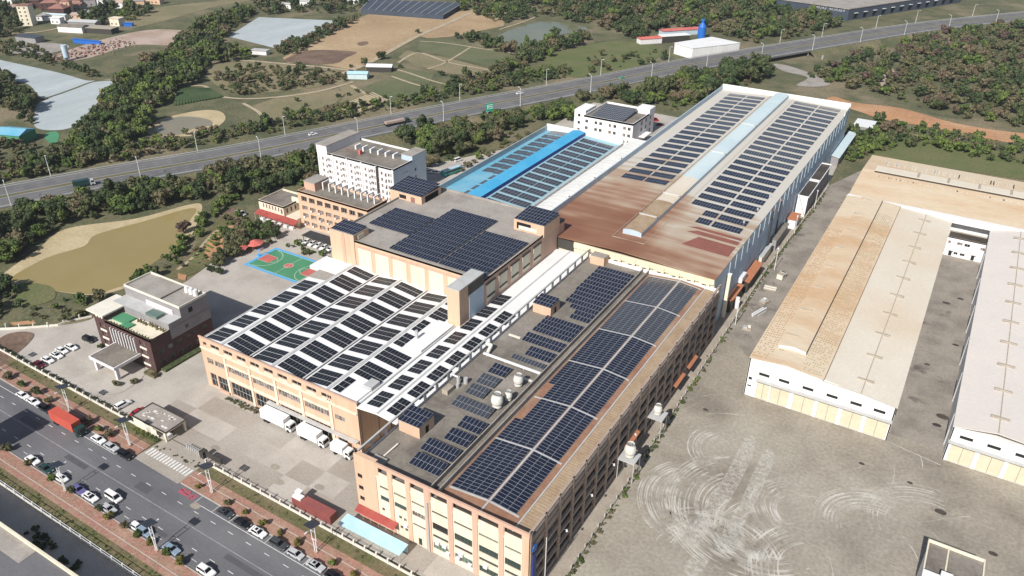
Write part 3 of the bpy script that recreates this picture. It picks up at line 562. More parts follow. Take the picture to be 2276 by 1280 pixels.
# ------------------------------------------------------------------ factory buildings
def roof_box(parent, x0, y0, z0, x1, y1, z1, wall='peach_wall', top='pale_slab', name='stair_house', door=None):
    o = MB().box(x0, y0, z0, x1, y1, z1, 0, 1).build(name, [wall, top], parent)
    if door:                                  # 'E' or 'S' face
        b = MB()
        if door == 'E': b.box(x1, (y0+y1)/2-.6, z0, x1+.05, (y0+y1)/2+.6, z0+2.1)
        else: b.box((x0+x1)/2-.6, y0-.05, z0, (x0+x1)/2+.6, y0, z0+2.1)
        off = parent.location; link('door', b.mesh('door', 'dark_void', off), parent)
    return o
def gable(parent, name, x0, y0, x1, y1, zE, zR, m, xr=None, t=0.18, ends=None, zE2=None):
    """Gable roof whose ridge runs along Y (at x = xr)."""
    xr = (x0+x1)/2 if xr is None else xr; zE2 = zE if zE2 is None else zE2; b = MB()
    v = [(x0, y0, zE), (xr, y0, zR), (x1, y0, zE2), (x0, y1, zE), (xr, y1, zR), (x1, y1, zE2)]
    w = [(a, c, z-t) for a, c, z in v]
    b.add(v+w, [(0, 1, 4, 3), (1, 2, 5, 4), (9, 10, 7, 6), (10, 11, 8, 7), (6, 7, 1, 0), (7, 8, 2, 1), (3, 4, 10, 9), (4, 5, 11, 10), (0, 3, 9, 6), (5, 2, 8, 11)])
    return b.build(name, m, parent)

# ---- front block (five-storey corner block nearest the camera)
A = thing('factory_block', 'peach corner factory block with solar roof and screened parapet, nearest the camera', 'factory', (-79.4, 163, 0))
block(A, 'core', -102.4, 102.5, 0, -56.5, 224.2, 16.85, 'cream_wall', 'roof_slab')
bays = [(-95.8, -93.2), (-91.7, -88.1), (-86.6, -82.9), (-81, -76.6), (-75, -70.1), (-68.5, -63.4), (-61.9, -57.7)]
wA = [(-102.2, -100.8, z, z+1.25, 2, 1) for z in (5.9, 9.3, 13.0)]
for i, (a, b) in enumerate(bays):
    wA.append((a+.1, b-.1, 12.75, 13.5, 5, 1, 'teal_glass' if i in (1, 2, 5, 6) else None))
    if i < 3: wA.append((a+.1, b-.1, 9.0, 10.5, 4, 1))
    else: wA.append((a+.1, b-.1, 7.7, 9.9, 5, 1))
    if i == 0: wA.append((-95.6, -94.8, 5.6, 6.6, 2, 1))
    elif i == 1: wA += [(-90.6, -89.8, 5.7, 6.7, 2, 1), (-89.2, -88.4, 5.6, 6.6, 2, 1), (-90.4, -89.6, 2.6, 3.6, 2, 1), (-89.0, -88.2, 2.5, 3.5, 2, 1)]
    elif i == 2: wA += [(a+.1, b-.1, 5.9, 6.6, 5, 1), (-85.2, -84.2, 0.05, 2.5, 1, 1, None, 'door')]
    else: wA.append((a+.1, b-.1, 5.2, 6.2, 6, 1))
    if i >= 3: wA.append((a+.1, b-.1, 1.6, 3.6, 5, 1, 'teal_glass' if i < 5 else None))
facade(A, 'x', 102.1, -1, -102.8, -56.0, 0, 15.9, wA, 'cream_wall', 0.35, glass='green_glass', frame='dark_frame')
pil = [(-102.9, -96.6)]+[(bays[i][1]+.15, bays[i+1][0]-.15) for i in range(6)]+[(-57.55, -55.85)]
# stair tower skin has its own windows, so the pilaster there is split round them
for i, (a, b) in enumerate(pil):
    if i == 0:
        facade(A, 'x', 101.98, -1, -102.92, -96.6, 0, 20.05, [(-102.2, -100.8, z, z+1.25, 2, 1) for z in (5.9, 9.3, 13.0, 16.6)], 'peach_wall', 0.3, name='stair_wall', frame='dark_frame')
        MB().box(-102.92, 102.0, 15.9, -96.6, 103.2, 20.0).build('stair_wall', 'peach_wall', A)
    else: MB().box(a, 101.9, 0, b, 102.09, 19.0).build('pilaster', 'peach_band' if 2 < i < 7 else 'peach_wall', A)
MB().box(-96.6, 101.95, 15.9, -56, 102.35, 16.3).build('spandrel', 'cream_wall', A)
MB().box(-96.6, 101.93, 19.0, -55.8, 102.4, 20).build('coping', 'peach_band', A)
for a, b in [(-96.6, -95.8)]+[(bays[i][1], bays[i+1][0]) for i in range(6)]+[(-57.7, -56.0)]: MB().box(a, 102.0, 16.3, b, 102.35, 19.0).build('parapet_post', 'peach_wall', A)
for (a, b) in bays: MB().box(a, 102.1, 16.3, b, 102.3, 17.35).build('balustrade', 'cream_wall', A)
# street-lane side: columns, floor beams, window bands
wR = []
for i in range(19):
    y = 104.2+i*6.32
    for z, h in ((1.0, 2.0), (4.7, 1.9), (8.1, 1.9), (11.6, 1.9)): wR.append((y, y+4.9, z, z+h, 4, 1))
facade(A, 'y', -56.0, 1, 102.2, 224.5, 0, 15.9, wR, 'grey_frame', 0.45, frame='dark_frame')
cR = MB()
for i in range(20):
    y = 102.4+i*6.32; cR = MB().box(-56.0, y, 0, -55.65, y+.8, 20); cR.build('column', 'grey_frame', A)
for z in (3.6, 7.2, 10.7, 15.1): MB().box(-56.0, 102.3, z, -55.75, 224.4, z+.7).build('floor_beam', 'grey_frame', A)
MB().box(-56.35, 102.4, 19.55, -55.7, 224.4, 20).build('coping', 'grey_frame', A)
MB().box(-56.3, 102.4, 15.9, -55.98, 224.4, 17.3).build('balustrade', 'grey_frame', A)
# screen wall on the courtyard side
for i in range(24):
    y = 102.6+i*5.27
    MB().box(-102.85, y, 16.85, -102.45, y+.75, 19.6).build('screen_post', 'grey_trim', A)
MB().box(-102.9, 102.4, 19.6, -102.4, 224.4, 20).build('screen_rail', 'grey_trim', A)
MB().box(-102.85, 102.4, 15, -102.5, 224.4, 17.3).build('screen_base', 'grey_trim', A)
MB().box(-102.8, 224.1, 0, -56, 224.5, 18.0).build('parapet', 'white_wall', A)
for x in (-82.5, -80.4): MB().box(x-.15, 103.5, 16.85, x+.15, 224, 18.2).build('divider_wall', 'pale_slab', A)
b = MB(); v = [(-80, 103.0, 16.95), (-69.1, 103.0, 18.0), (-60.6, 103.0, 17.2), (-57, 103.0, 17.0)]
for i in range(2): b.add([v[i], v[i+1], (v[i+1][0], 223.8, v[i+1][2]), (v[i][0], 223.8, v[i][2])], [(0, 1, 2, 3)])
b.build('metal_roof', 'rust_roof', A)
MB().add([v[2], v[3], (-57, 223.8, 17.0), (-60.6, 223.8, 17.2)], [(0, 1, 2, 3)]).build('metal_roof', 'tan_roof', A)
MB().box(-60.8, 103.2, 17.2, -60.45, 223.6, 17.38).build('gutter', 'grey_trim', A)
for yw in (107.1, 126.45, 145.6, 164.75, 183.9, 203.0, 222.0): b = MB(); b.beam((-79.6, yw+.2, 17.0), (-69.3, yw+.2, 18.02), .45, .1); b.beam((-68.9, yw+.2, 18.02), (-61.4, yw+.2, 17.3), .45, .1); b.build('walkway', 'grey_trim', A)
MB().box(-69.3, 103.2, 17.95, -68.85, 223.6, 18.12).build('ridge_cap', 'grey_trim', A)
MB().box(-80.0, 102.9, 16.9, -56.6, 103.3, 17.3).build('gutter', 'dark_frame', A)
roof_box(A, -101.3, 116.8, 16.85, -95.0, 122.8, 20.1, door='E'); roof_box(A, -101.2, 182.6, 16.85, -95.0, 188.4, 19.9, door='E'); roof_box(A, -100.4, 220.4, 16.85, -95.2, 224.0, 19.9)
MB().box(-100.2, 103.2, 16.85, -96.6, 106.6, 17.6).build('water_tank', 'pale_slab', A)
aw = MB(); aw.add([(-102.8, 101.85, 4.2), (-90.9, 101.85, 4.2), (-90.9, 100.2, 3.4), (-102.8, 100.2, 3.4)], [(3, 2, 1, 0), (0, 1, 2, 3)]); aw.add([(-102.8, 100.2, 3.4), (-90.9, 100.2, 3.4), (-90.9, 100.2, 3.15), (-102.8, 100.2, 3.15)], [(3, 2, 1, 0)])
aw.build('awning', 'awning_red', A)
for i in range(6): MB().tube((-102.6+i*2.3, 100.3, 0), (-102.6+i*2.3, 100.3, 3.35), 0.06).build('awning_post', 'galv', A)
for (x, z) in ((-80, 3.9), (-78, 4.0), (-77.2, 2.1), (-73.5, 3.9), (-71.2, 2.0), (-74.4, 2.2), (-67, 4.0), (-64, 2.0), (-88.9, 4.5)):
    MB().box(x, 101.4, z, x+1.0, 102.0, z+.75).build('air_conditioner', 'white_metal', A)
MB().tube((-81.9, 101.7, 0), (-81.9, 101.7, 15.6), 0.22, 8).build('drain_pipe', 'galv', A)
MB().box(-55.64, 103.2, 1.0, -55.5, 104.6, 12.6).build('sign', 'sign_blue', A)
d = MB(); d.tube((-55.6, 103.9, 14.6), (-55.45, 103.9, 14.6), 1.0, 14); d.build('emblem', 'bright_blue', A)
MB().tube((-55.3, 108.6, 0), (-55.3, 108.6, 13.5), 0.09).build('drain_pipe', 'white_metal', A)
for (y, z) in ((186, 4), (151, 6.9), (197, 4)):
    b = MB(); b.add([(-55.7, y, z+.5), (-55.7, y+8, z+.5), (-54.5, y+8, z), (-54.5, y, z)], [(0, 3, 2, 1)]); b.build('side_awning', 'orange_sheet', A)

# ---- gabled hall with the white solar roof
B = thing('gabled_hall', 'peach factory hall with white three-gable roof full of solar blocks, facing the trucks', 'factory', (-146.5, 148, 0))
block(B, 'core', -176, 119.4, 0, -117.1, 177, 15.6, 'peach_wall')
wB = [(-174.8, -173.4, 14.6, 15.8, 1, 1)]; op = [-171.6, -166.2, -160.9, -155.6, -150.3, -145.0, -139.7, -134.4, -129.1]
for x in op: wB.append((x, x+3.5, 14.7, 16.0, 2, 1, 'dark_void'))
mids = [(-174.4, -171.9), (-171.2, -167.2), (-165.6, -157.3), (-155.7, -147.5), (-145.7, -137.6), (-135.9, -127.2)]
for i, (a, b2) in enumerate(mids):
    wB.append((a, b2, 8.3, 10.4, max(2, int((b2-a)/1.0)), 1, 'curtained_glass'))
    wB.append((a, b2, 0.3, 5.0, max(2, int((b2-a)/1.3)), 2, 'glass'))
wB += [(-125, -121.6, 8.7, 10.4, 3, 1, 'curtained_glass'), (-124.8, -121.5, 0.2, 4.6, 3, 2, 'glass')]
facade(B, 'x', 119.0, -1, -176.3, -116.8, 0, 17.0, wB, 'peach_wall', 0.35, frame='win_frame')
for i, (a, b2) in enumerate(mids[2:]):
    MB().box(a-.3, 118.75, 10.7, b2+.3, 119.0, 11.2).build('lintel', 'cream_wall', B); MB().box(a-.3, 118.75, 5.6, b2+.3, 119.0, 6.5).build('lintel', 'cream_wall', B)
for x in (-166.4, -156.5, -146.6, -136.8, -126.2): MB().box(x-.45, 118.7, 0, x+.45, 119.0, 13.4).build('pilaster', 'cream_wall', B)
MB().box(-176.3, 118.7, 13.3, -117, 119.0, 13.8).build('string_course', 'cream_wall', B)
for x in op: MB().box(x, 118.9, 14.0, x+3.5, 119.0, 14.65).build('window_sill', 'cream_wall', B)
em_ = MB()
for i in range(3):
    for j in range(3): em_.box(-127.2+i*.8, 118.9, 14.2+j*.8, -126.8+i*.8, 119.0, 14.6+j*.8)
em_.build('relief_dots', 'peach_band', B)
MB().box(-176.4, 118.85, 17.0, -116.7, 119.3, 17.35).build('coping', 'peach_band', B)
b = MB(); zs_ = [(-176, 15.9), (-167.5, 16.9), (-157.2, 15.7), (-147.5, 16.9), (-137.1, 15.7), (-127.5, 16.9), (-117.1, 15.9)]
for i in range(6):
    p, q = zs_[i], zs_[i+1]; y0, y1 = 119.35, (163.4 if i == 0 else 177)
    b.add([(p[0], y0, p[1]), (q[0], y0, q[1]), (q[0], y1, q[1]), (p[0], y1, p[1])], [(0, 1, 2, 3)])
    if i in (0, 1): pass
b.build('gable_roof', 'white_roof', B)
for x in (-167.5, -147.5, -127.5): MB().box(x-.45, 119.4, 16.82, x+.45, 176.9, 17.0).build('ridge_cap', 'grey_trim', B)
for x in (-157.2, -137.1): MB().box(x-.35, 119.4, 15.6, x-.1, 176.9, 15.95).build('gutter', 'grey_trim', B); MB().box(x-.1, 119.4, 15.6, x+.12, 176.9, 15.78).build('gutter_channel', 'dark_frame', B)
MB().box(-176.3, 119.4, 14.8, -175.9, 163.4, 16.1).build('eave_gutter', 'grey_trim', B); MB().box(-117.4, 119.4, 14.8, -116.9, 164, 16.2).build('eave_gutter', 'grey_trim', B)
MB().box(-176, 163.4, 15.6, -168, 169, 16.2).build('flat_roof', 'pale_slab', B); MB().box(-180.5, 169, 15.2, -167.6, 177.1, 16.4).build('canopy_roof', 'white_roof', B)
MB().box(-126.6, 147.5, 16.0, -117.6, 163.6, 16.62).build('flat_roof', 'white_roof', B); MB().cyl(-122.5, 152, 16.6, 19.4, .45, n=10).build('vent_pipe', 'galv', B)
MB().box(-123.0, 119.6, 15.7, -118.0, 125.8, 16.5).build('flat_roof', 'white_roof', B); MB().box(-120.6, 126, 15.7, -117.8, 129.6, 17.2).build('roof_hatch', 'grey_trim', B)
for i in range(9): MB().box(-170.5+i*5.2, 118.2, 0.0, -166.4+i*5.2, 118.6, 0.9).build('plinth', 'peach_band', B) if i in (0,) else None
MB().box(-150, 117.4, 4.6, -117, 118.7, 4.85).build('dock_canopy', 'grey_trim', B)

# ---- glazed-over courtyard roof between the hall and the corner block
Cc = thing('courtyard_roof', 'long narrow white roof with two rows of solar blocks over the passage', 'roof', (-109.5, 170, 0))
gable(Cc, 'roof', -116.6, 118.6, -103.0, 224.4, 16.3, 17.0, 'white_roof', -109.9, 0.25)
MB().box(-110.15, 118.7, 16.98, -109.65, 224.2, 17.1).build('ridge_cap', 'grey_trim', Cc)
for x in (-116.2, -109.9, -103.4):
    for y in (119.2, 131): MB().tube((x, y, 0), (x, y, 16.2), 0.16).build('post', 'dark_frame', Cc)

# ---- tall hall in the middle with the large solar field
D = thing('tall_hall', 'tall peach hall in the middle with flat roof and large solar field', 'factory', (-146, 203, 0))
block(D, 'core', -177, 177.5, 0, -115.9, 229.8, 25.3, 'peach_wall', 'pale_slab')
pn = [(x, x+5.6, 18.2, 23.6) for x in np.arange(-165.5, -122, 7.3)]
facade(D, 'x', 177.2, -1, -177.2, -115.6, 0, 26, [], 'peach_wall')
for (a, b2, c, d2) in pn: MB().box(a, 177.1, c-3, b2, 177.19, d2).build('wall_panel', 'cream_wall', D)
MB().box(-166.5, 176.9, 23.9, -119.9, 177.19, 24.5).build('string_course', 'peach_band', D)
facade(D, 'y', -115.6, 1, 177.2, 230, 0, 26, [], 'peach_band')
for i in range(5):
    y = 178.6+i*7.3; MB().box(-115.59, y, 17.6, -115.45, y+5, 23.6).build('wall_panel', 'ivory_wall', D)
    MB().box(-115.44, y-.2, 23.6, -115.3, y+5.2, 24.2).build('louvre', 'dark_frame', D); MB().box(-115.44, y+.3, 19.0, -115.3, y+4.8, 19.6).build('louvre', 'dark_frame', D)
parapet(D, -177.2, 177.2, -115.6, 230, 25.3, 26.0, 0.4, 'pale_slab')
def tower(x0, y0, z0, x1, y1, z1, m='peach_wall'):
    return roof_box(D, x0, y0, z0, x1, y1, z1, m, 'pale_slab', 'stair_tower')
tower(-177.4, 176.9, 0, -166.8, 184.6, 27.8); tower(-127.2, 214.4, 25, -115.3, 225.6, 29.2)
MB().box(-172.2, 176.75, 0, -170.9, 176.92, 27.6).build('tower_groove', 'peach_band', D)
MB().box(-126.0, 214.3, 26, -120.5, 214.42, 28.4).build('tower_opening', 'dark_void', D); MB().box(-125.2, 214.2, 26, -118.0, 214.3, 27.3).build('tower_panel', 'office_white', D)
MB().box(-166.75, 179, 25.6, -166.6, 182, 27.2).build('shutter_door', 'ivory_wall', D)
tower(-119.9, 164, 0, -115.5, 177.15, 28.6); MB().box(-120.0, 163.9, 28.6, -115.4, 177.2, 28.9).build('tower_cap', 'grey_trim', D)
MB().box(-115.49, 169.0, 16.8, -115.35, 176.9, 25.0).build('tower_glazing', 'blue_metal_wall', D); MB().box(-115.49, 168.6, 25.0, -115.3, 177.0, 28.3).build('tower_louvre', 'dark_frame', D)
roof_box(D, -181.0, 213.8, 20, -166.3, 226, 28.2, 'peach_wall', 'pale_slab', 'roof_house')
MB().box(-176.5, 213.7, 25.9, -173.4, 213.82, 27.3).build('house_window', 'glass', D); MB().box(-171.2, 213.7, 25.3, -169.4, 213.82, 27.3).build('house_door', 'tile_red', D)
MB().box(-166.29, 216, 25.4, -166.1, 224, 27.6).build('house_opening', 'dark_void', D)

# ---- long hall behind, rusting roof with a monitor along the ridge
em2 = mat('long_roof', (0.50, 0.445, 0.36), 0.8)
nt = em2.node_tree; N = nt.nodes; Lk = nt.links
geo = N.new('ShaderNodeNewGeometry'); sx = N.new('ShaderNodeSeparateXYZ'); Lk.new(geo.outputs['Position'], sx.inputs[0])
mp = N.new('ShaderNodeMapping'); mp.inputs['Scale'].default_value = (0.02, 0.35, 1); Lk.new(geo.outputs['Position'], mp.inputs[0])
ns = N.new('ShaderNodeTexNoise'); ns.inputs['Scale'].default_value = 1.0; ns.inputs['Detail'].default_value = 6; Lk.new(mp.outputs[0], ns.inputs['Vector'])
ns2 = N.new('ShaderNodeTexNoise'); ns2.inputs['Scale'].default_value = 0.05; Lk.new(geo.outputs['Position'], ns2.inputs['Vector'])
def mth(op_, a, b_):
    k = N.new('ShaderNodeMath'); k.operation = op_
    for i_, v_ in enumerate((a, b_)):
        if isinstance(v_, (int, float)): k.inputs[i_].default_value = v_
        else: Lk.new(v_, k.inputs[i_])
    return k.outputs[0]
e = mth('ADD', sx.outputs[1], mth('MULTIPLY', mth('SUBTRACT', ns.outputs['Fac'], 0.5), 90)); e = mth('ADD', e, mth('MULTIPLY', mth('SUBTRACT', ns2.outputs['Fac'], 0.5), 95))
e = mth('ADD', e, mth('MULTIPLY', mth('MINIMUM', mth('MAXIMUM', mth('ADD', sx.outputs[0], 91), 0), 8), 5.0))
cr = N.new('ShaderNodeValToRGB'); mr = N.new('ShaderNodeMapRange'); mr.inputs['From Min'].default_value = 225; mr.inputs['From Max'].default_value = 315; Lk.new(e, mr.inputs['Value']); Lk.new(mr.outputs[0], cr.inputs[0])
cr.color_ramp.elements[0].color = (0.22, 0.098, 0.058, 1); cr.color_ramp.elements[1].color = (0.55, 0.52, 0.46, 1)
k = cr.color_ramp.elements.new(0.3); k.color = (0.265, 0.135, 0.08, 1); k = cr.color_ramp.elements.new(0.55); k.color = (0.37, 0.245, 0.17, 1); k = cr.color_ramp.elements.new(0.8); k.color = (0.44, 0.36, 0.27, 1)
Lk.new(cr.outputs[0], N['Principled BSDF'].inputs['Base Color'])
E = thing('long_hall', 'very long hall with rusting brown roof and pale blue ridge monitor', 'factory', (-92, 331, 0))
block(E, 'core', -125.4, 225.6, 0, -58.3, 437.2, 19.6, 'ivory_wall')
gable(E, 'roof', -125.6, 224.7, -58.0, 437.2, 20.9, 22.1, 'long_roof', -92, 0.3)
MB().box(-109, 224.75, 18.6, -58.4, 225.4, 20.6).build('fascia', 'beige_panel', E); MB().box(-115.8, 224.7, 17.2, -109.2, 225.5, 20.6).build('louvre', 'dark_frame', E)
for i in range(7):
    x = -94.5+i*5.2; MB().box(x, 224.52, 18.1, x+3.6, 224.7, 20.2).build('shutter', 'beige_panel', E)
    MB().box(x+1.2, 224.4, 18.0, x+2.5, 224.52, 18.3).build('vent_slot', 'dark_void', E)
b = MB(); arc_ = [(-96.5, 21.95), (-96.5, 23.6), (-95.4, 24.0), (-93, 24.15), (-90.6, 24.0), (-89.5, 23.6), (-89.5, 21.95)]
def monitor(parent, prof, y0, y1, roof, side, name='ridge_monitor'):
    b = MB(); n = len(prof)
    for i in range(n-1):
        b.add([(prof[i][0], y0, prof[i][1]), (prof[i+1][0], y0, prof[i+1][1]), (prof[i+1][0], y1, prof[i+1][1]), (prof[i][0], y1, prof[i][1])], [(3, 2, 1, 0)], 1 if i in (0, n-2) else 0)
    b.add([(p[0], y0, p[1]) for p in prof], [list(range(n-1, -1, -1))], 1); b.add([(p[0], y1, p[1]) for p in prof], [list(range(n))], 1)
    return b.build(name, [roof, side], parent)
monitor(E, arc_, 238, 268, 'tan_roof', 'blue_metal_wall'); monitor(E, arc_, 268.02, 296, 'light_roof', 'blue_metal_wall'); monitor(E, arc_, 296.02, 437, 'pale_blue_roof', 'blue_metal_wall')
MB().box(-98.6, 234, 21.7, -98.4, 437, 22.15).build('roof_rail', 'wood_grey', E); MB().box(-98.6, 233.8, 21.7, -86.6, 233.95, 22.1).build('roof_rail', 'wood_grey', E); MB().box(-86.7, 234, 21.8, -86.55, 437, 22.0).build('roof_rail', 'wood_grey', E)
for y in (252, 275, 330, 375): MB().box(-96.4, y, 24.0, -89.6, y+.25, 24.55).build('monitor_strap', 'grey_trim', E)
facade(E, 'y', -58.0, 1, 225, 437.5, 0, 20.6, [(y, y+3, 15.5, 17.2, 3, 1) for y in np.arange(262, 430, 14)], 'blue_metal_wall', 0.2)
for y in np.arange(240, 436, 7): MB().box(-58, y, 0, -57.8, y+.3, 20.4).build('wall_rib', 'blue_metal_wall', E)
MB().box(-126, 225, 0, -125.6, 437.6, 23.2).build('parapet', 'blue_metal_wall', E)
MB().box(-126, 437.6, 0, -57.9, 438.2, 24.0).build('parapet', 'white_wall', E); MB().box(-58.2, 425, 20.6, -57.9, 437.6, 22.6).build('parapet', 'white_wall', E)
for (y0, y1, x0) in ((242, 250.5, -76), (252.2, 255, -78), (256.2, 258.2, -79)):
    z = lambda x: 22.1-1.2*(x+92)/34
    b = MB(); b.add([(x0, y0, z(x0)+.06), (-59.5, y0, z(-59.5)+.06), (-59.5, y1, z(-59.5)+.06), (x0+3, y1, z(x0+3)+.06)], [(0, 1, 2, 3)]); b.build('roof_sheet', 'red_rust_sheet', E)
for (x, y) in ((-63, 271), (-62, 285), (-61.5, 300)): MB().cyl(x, y, 20.9, 22.1, .35, n=8).build('roof_vent', 'galv', E)

# ---- blue hall, barrel-vaulted link, white dormitories
Fb = thing('blue_hall', 'hall with bright blue metal roof and blue ridge monitor behind the tall hall', 'factory', (-160, 285, 0))
block(Fb, 'core', -179.6, 236.6, 0, -140, 334, 16.2, 'white_wall')
b = MB(); 
for (x0, x1, z0, z1, m_) in ((-179.8, -162, 17.0, 18.4, 0), (-162, -139.6, 18.4, 17.0, 1)): b.add([(x0, 236.4, z0), (x1, 236.4, z1), (x1, 334, z1), (x0, 334, z0)], [(0, 1, 2, 3)], m_)
b.build('roof', ['blue_roof', 'teal_blue_roof'], Fb)
MB().box(-180.2, 236.4, 0, -179.8, 334.2, 19.4).build('parapet', 'grey_trim', Fb); MB().box(-180.2, 334.2, 0, -139.6, 334.8, 20.2).build('parapet', 'white_wall', Fb); MB().box(-139.6, 236, 16, -139.0, 334.2, 18.2).build('gutter_wall', 'grey_trim', Fb)
MB().box(-180, 235.8, 0, -139.2, 236.4, 17.6).build('wall', 'white_wall', Fb)
monitor(Fb, [(-165.4, 18.1), (-165.4, 19.9), (-162, 20.5), (-158.8, 19.9), (-158.8, 18.1)], 238, 333.4, 'bright_blue_roof', 'sign_blue')
G_ = thing('vaulted_link', 'white ribbed barrel vault between the blue hall and the long hall', 'roof', (-132.5, 290, 0))
pr = [(-138.9+12.8*i/8, 17.2+1.9*math.sin(math.pi*i/8)) for i in range(9)]
b = MB()
for i in range(8): b.add([(pr[i][0], 231, pr[i][1]), (pr[i+1][0], 231, pr[i+1][1]), (pr[i+1][0], 340, pr[i+1][1]), (pr[i][0], 340, pr[i][1])], [(3, 2, 1, 0)])
b.build('vault', 'white_arch', G_)
for y in np.arange(232, 340, 3.6):
    b = MB()
    for i in range(8): b.beam((pr[i][0], y, pr[i][1]), (pr[i+1][0], y, pr[i+1][1]), 0.22, 0.14)
    b.build('rib', 'grey_trim', G_)
MB().box(-139, 340, 0, -126, 340.4, 19).build('end_wall', 'white_wall', G_)
for (y) in (262, 285, 312): MB().cyl(-130, y, 18.6, 19.6, .4, n=8).build('vent', 'dark_frame', G_)

WDm = thing('white_dormitory', 'six-storey white dormitory with window rows beside the highway trees', 'dormitory', (-233, 264, 0))
block(WDm, 'core', -254.6, 252.9, 0, -211.4, 276, 16.0, 'pink_white_wall', 'roof_slab')
wW = []
for bx in range(5):
    for fl in range(5):
        x = -252.6+bx*8.4+(0.8 if bx == 4 else 0); z = 1.2+fl*2.9
        wW += [(x, x+1.0, z, z+1.5, 1, 1), (x+2.2, x+3.2, z-.5, z+1.5, 1, 1), (x+3.9, x+4.9, z, z+1.5, 1, 1), (x+5.4, x+6.4, z, z+1.5, 2, 1)]
facade(WDm, 'x', 252.5, -1, -255, -211, 0, 16.8, wW, 'pink_white_wall', 0.3, glass='curtained_glass')
for i in range(6): MB().box(-254.95+i*8.45+(.8 if i > 4 else 0), 252.2, 0, -254.1+i*8.45+(.8 if i > 4 else 0), 252.49, 16.4).build('pilaster', 'white_wall', WDm)
for z in (2.9, 5.8, 8.7, 11.6): MB().box(-254.9, 252.3, z, -211.1, 252.48, z+.3).build('string_course', 'white_wall', WDm)
MB().box(-220.6, 252.0, 0, -219.4, 252.45, 16.3).build('drain_shaft', 'dark_frame', WDm)
for bx in range(5):
    for fl in range(5):
        x = -249.6+bx*8.4; MB().box(x, 251.9, 2.2+fl*2.9, x+.8, 252.3, 2.8+fl*2.9).build('air_conditioner', 'white_metal', WDm)
facade(WDm, 'y', -211.0, 1, 252.5, 276, 0, 16.8, [(267.5, 268.8, z, z+1.4, 1, 1) for z in (4, 7.5, 11)]+[(259, 263, z, z+.3, 1, 1) for z in (5, 9, 12.5)], 'blue_metal_wall', 0.3)
parapet(WDm, -255, 252.5, -211, 276.3, 16.0, 16.82, 0.3, 'white_wall')
MB().box(-255.3, 252.3, 16.0, -249, 275, 19.9).build('stair_tower', 'pink_white_wall', WDm); MB().box(-255.5, 252.1, 19.9, -248.8, 275.2, 20.2).build('tower_roof', 'pale_slab', WDm)
MB().box(-217, 266, 16, -210.9, 276.4, 18.4).build('stair_tower', 'blue_metal_wall', WDm); MB().box(-217.1, 265.9, 18.4, -210.8, 276.5, 18.65).build('tower_roof', 'pale_slab', WDm)
for i in range(6): MB().box(-243+i*4.4, 264.5, 16, -242.2+i*4.4, 268, 18.0).build('roof_fin', 'white_wall', WDm)
MB().box(-247, 262, 16.2, -236, 262.3, 16.5).build('pipe', 'tile_red', WDm); MB().box(-237, 260, 16, -236, 261.5, 18).build('pump_box', 'awning_red', WDm)

D5 = thing('peach_dormitory', 'peach dormitory with rows of deep balconies and white roof pergola', 'dormitory', (-212.5, 221, 0))
block(D5, 'core', -230.6, 215.6, 0, -194.3, 226.6, 15.2, 'peach_wall', 'roof_slab')
w5 = []
for fl, (z, h) in enumerate(((0.9, 2.0), (4.4, 2.0), (7.8, 2.0), (11.6, 2.4))):
    for i in range(8): x = -229.2+i*4.3; w5.append((x, x+3.1, z, z+h, 3, 1, 'curtained_glass' if fl < 3 else 'dark_void'))
facade(D5, 'x', 214.8, -1, -231, -194, 0, 16, w5, 'peach_wall', 0.8, glass='curtained_glass')
for fl in range(3):
    for i in range(8):
        if (i+fl) % 3 != 2: x = -228.8+i*4.3; MB().box(x, 214.4, 1.0+fl*3.45, x+.8, 214.78, 1.6+fl*3.45).build('air_conditioner', 'white_metal', D5)
parapet(D5, -231, 214.8, -194, 227, 15.2, 16.02, 0.35, 'peach_wall')
MB().box(-231, 219, 15.2, -225, 227, 18.6).build('stair_tower', 'peach_band', D5); MB().box(-231.2, 218.8, 18.6, -224.8, 227.2, 18.9).build('tower_roof', 'pale_slab', D5)
for i in range(9):
    x = -224+i*3.4
    MB().box(x, 222.2, 15.2, x+.5, 222.7, 18).build('pergola_post', 'white_wall', D5); MB().box(x, 225.6, 15.2, x+.5, 226.1, 18).build('pergola_post', 'white_wall', D5); MB().box(x, 222.2, 18.0, x+.5, 226.1, 18.5).build('pergola_beam', 'white_wall', D5)
facade(D5, 'y', -194.0, 1, 214.8, 227, 0, 16, [], 'peach_band')
LB = thing('canteen', 'low cream canteen with red awning beside the peach dormitory', 'canteen', (-245, 218, 0))
block(LB, 'core', -251.8, 212.4, 0, -237.8, 226, 7.3, 'cream_wall', 'roof_slab')
facade(LB, 'x', 212.0, -1, -252, -237.5, 0, 8, [(-249.5+i*1.75, -248.9+i*1.75, 5.0, 6.9, 1, 1) for i in range(6)]+[(-239.3, -238.3, 4.4, 6.6, 2, 2)], 'cream_wall', 0.3)
facade(LB, 'y', -237.5, 1, 212, 226, 0, 8, [(213.5+i*2.4, 214.5+i*2.4, 4.6, 6.6, 1, 1) for i in range(4)], 'cream_wall', 0.3)
parapet(LB, -252, 212, -237.5, 226.2, 7.3, 8.02, 0.3, 'cream_wall')
MB().box(-240, 219.5, 7.3, -234, 220.2, 9.4).build('roof_arch', 'ivory_wall', LB); MB().box(-237.5, 213, 0, -231.2, 225, 3.6).build('annex', 'cream_wall', LB)
b = MB(); b.add([(-252.2, 211.9, 3.9), (-229, 211.9, 3.9), (-229, 208.6, 2.9), (-252.2, 208.6, 2.9)], [(3, 2, 1, 0), (0, 1, 2, 3)]); b.build('awning', 'awning_red', LB)
for i in range(9): MB().tube((-251.8+i*2.8, 208.8, 0), (-251.8+i*2.8, 208.8, 2.95), .05).build('awning_post', 'white_metal', LB)
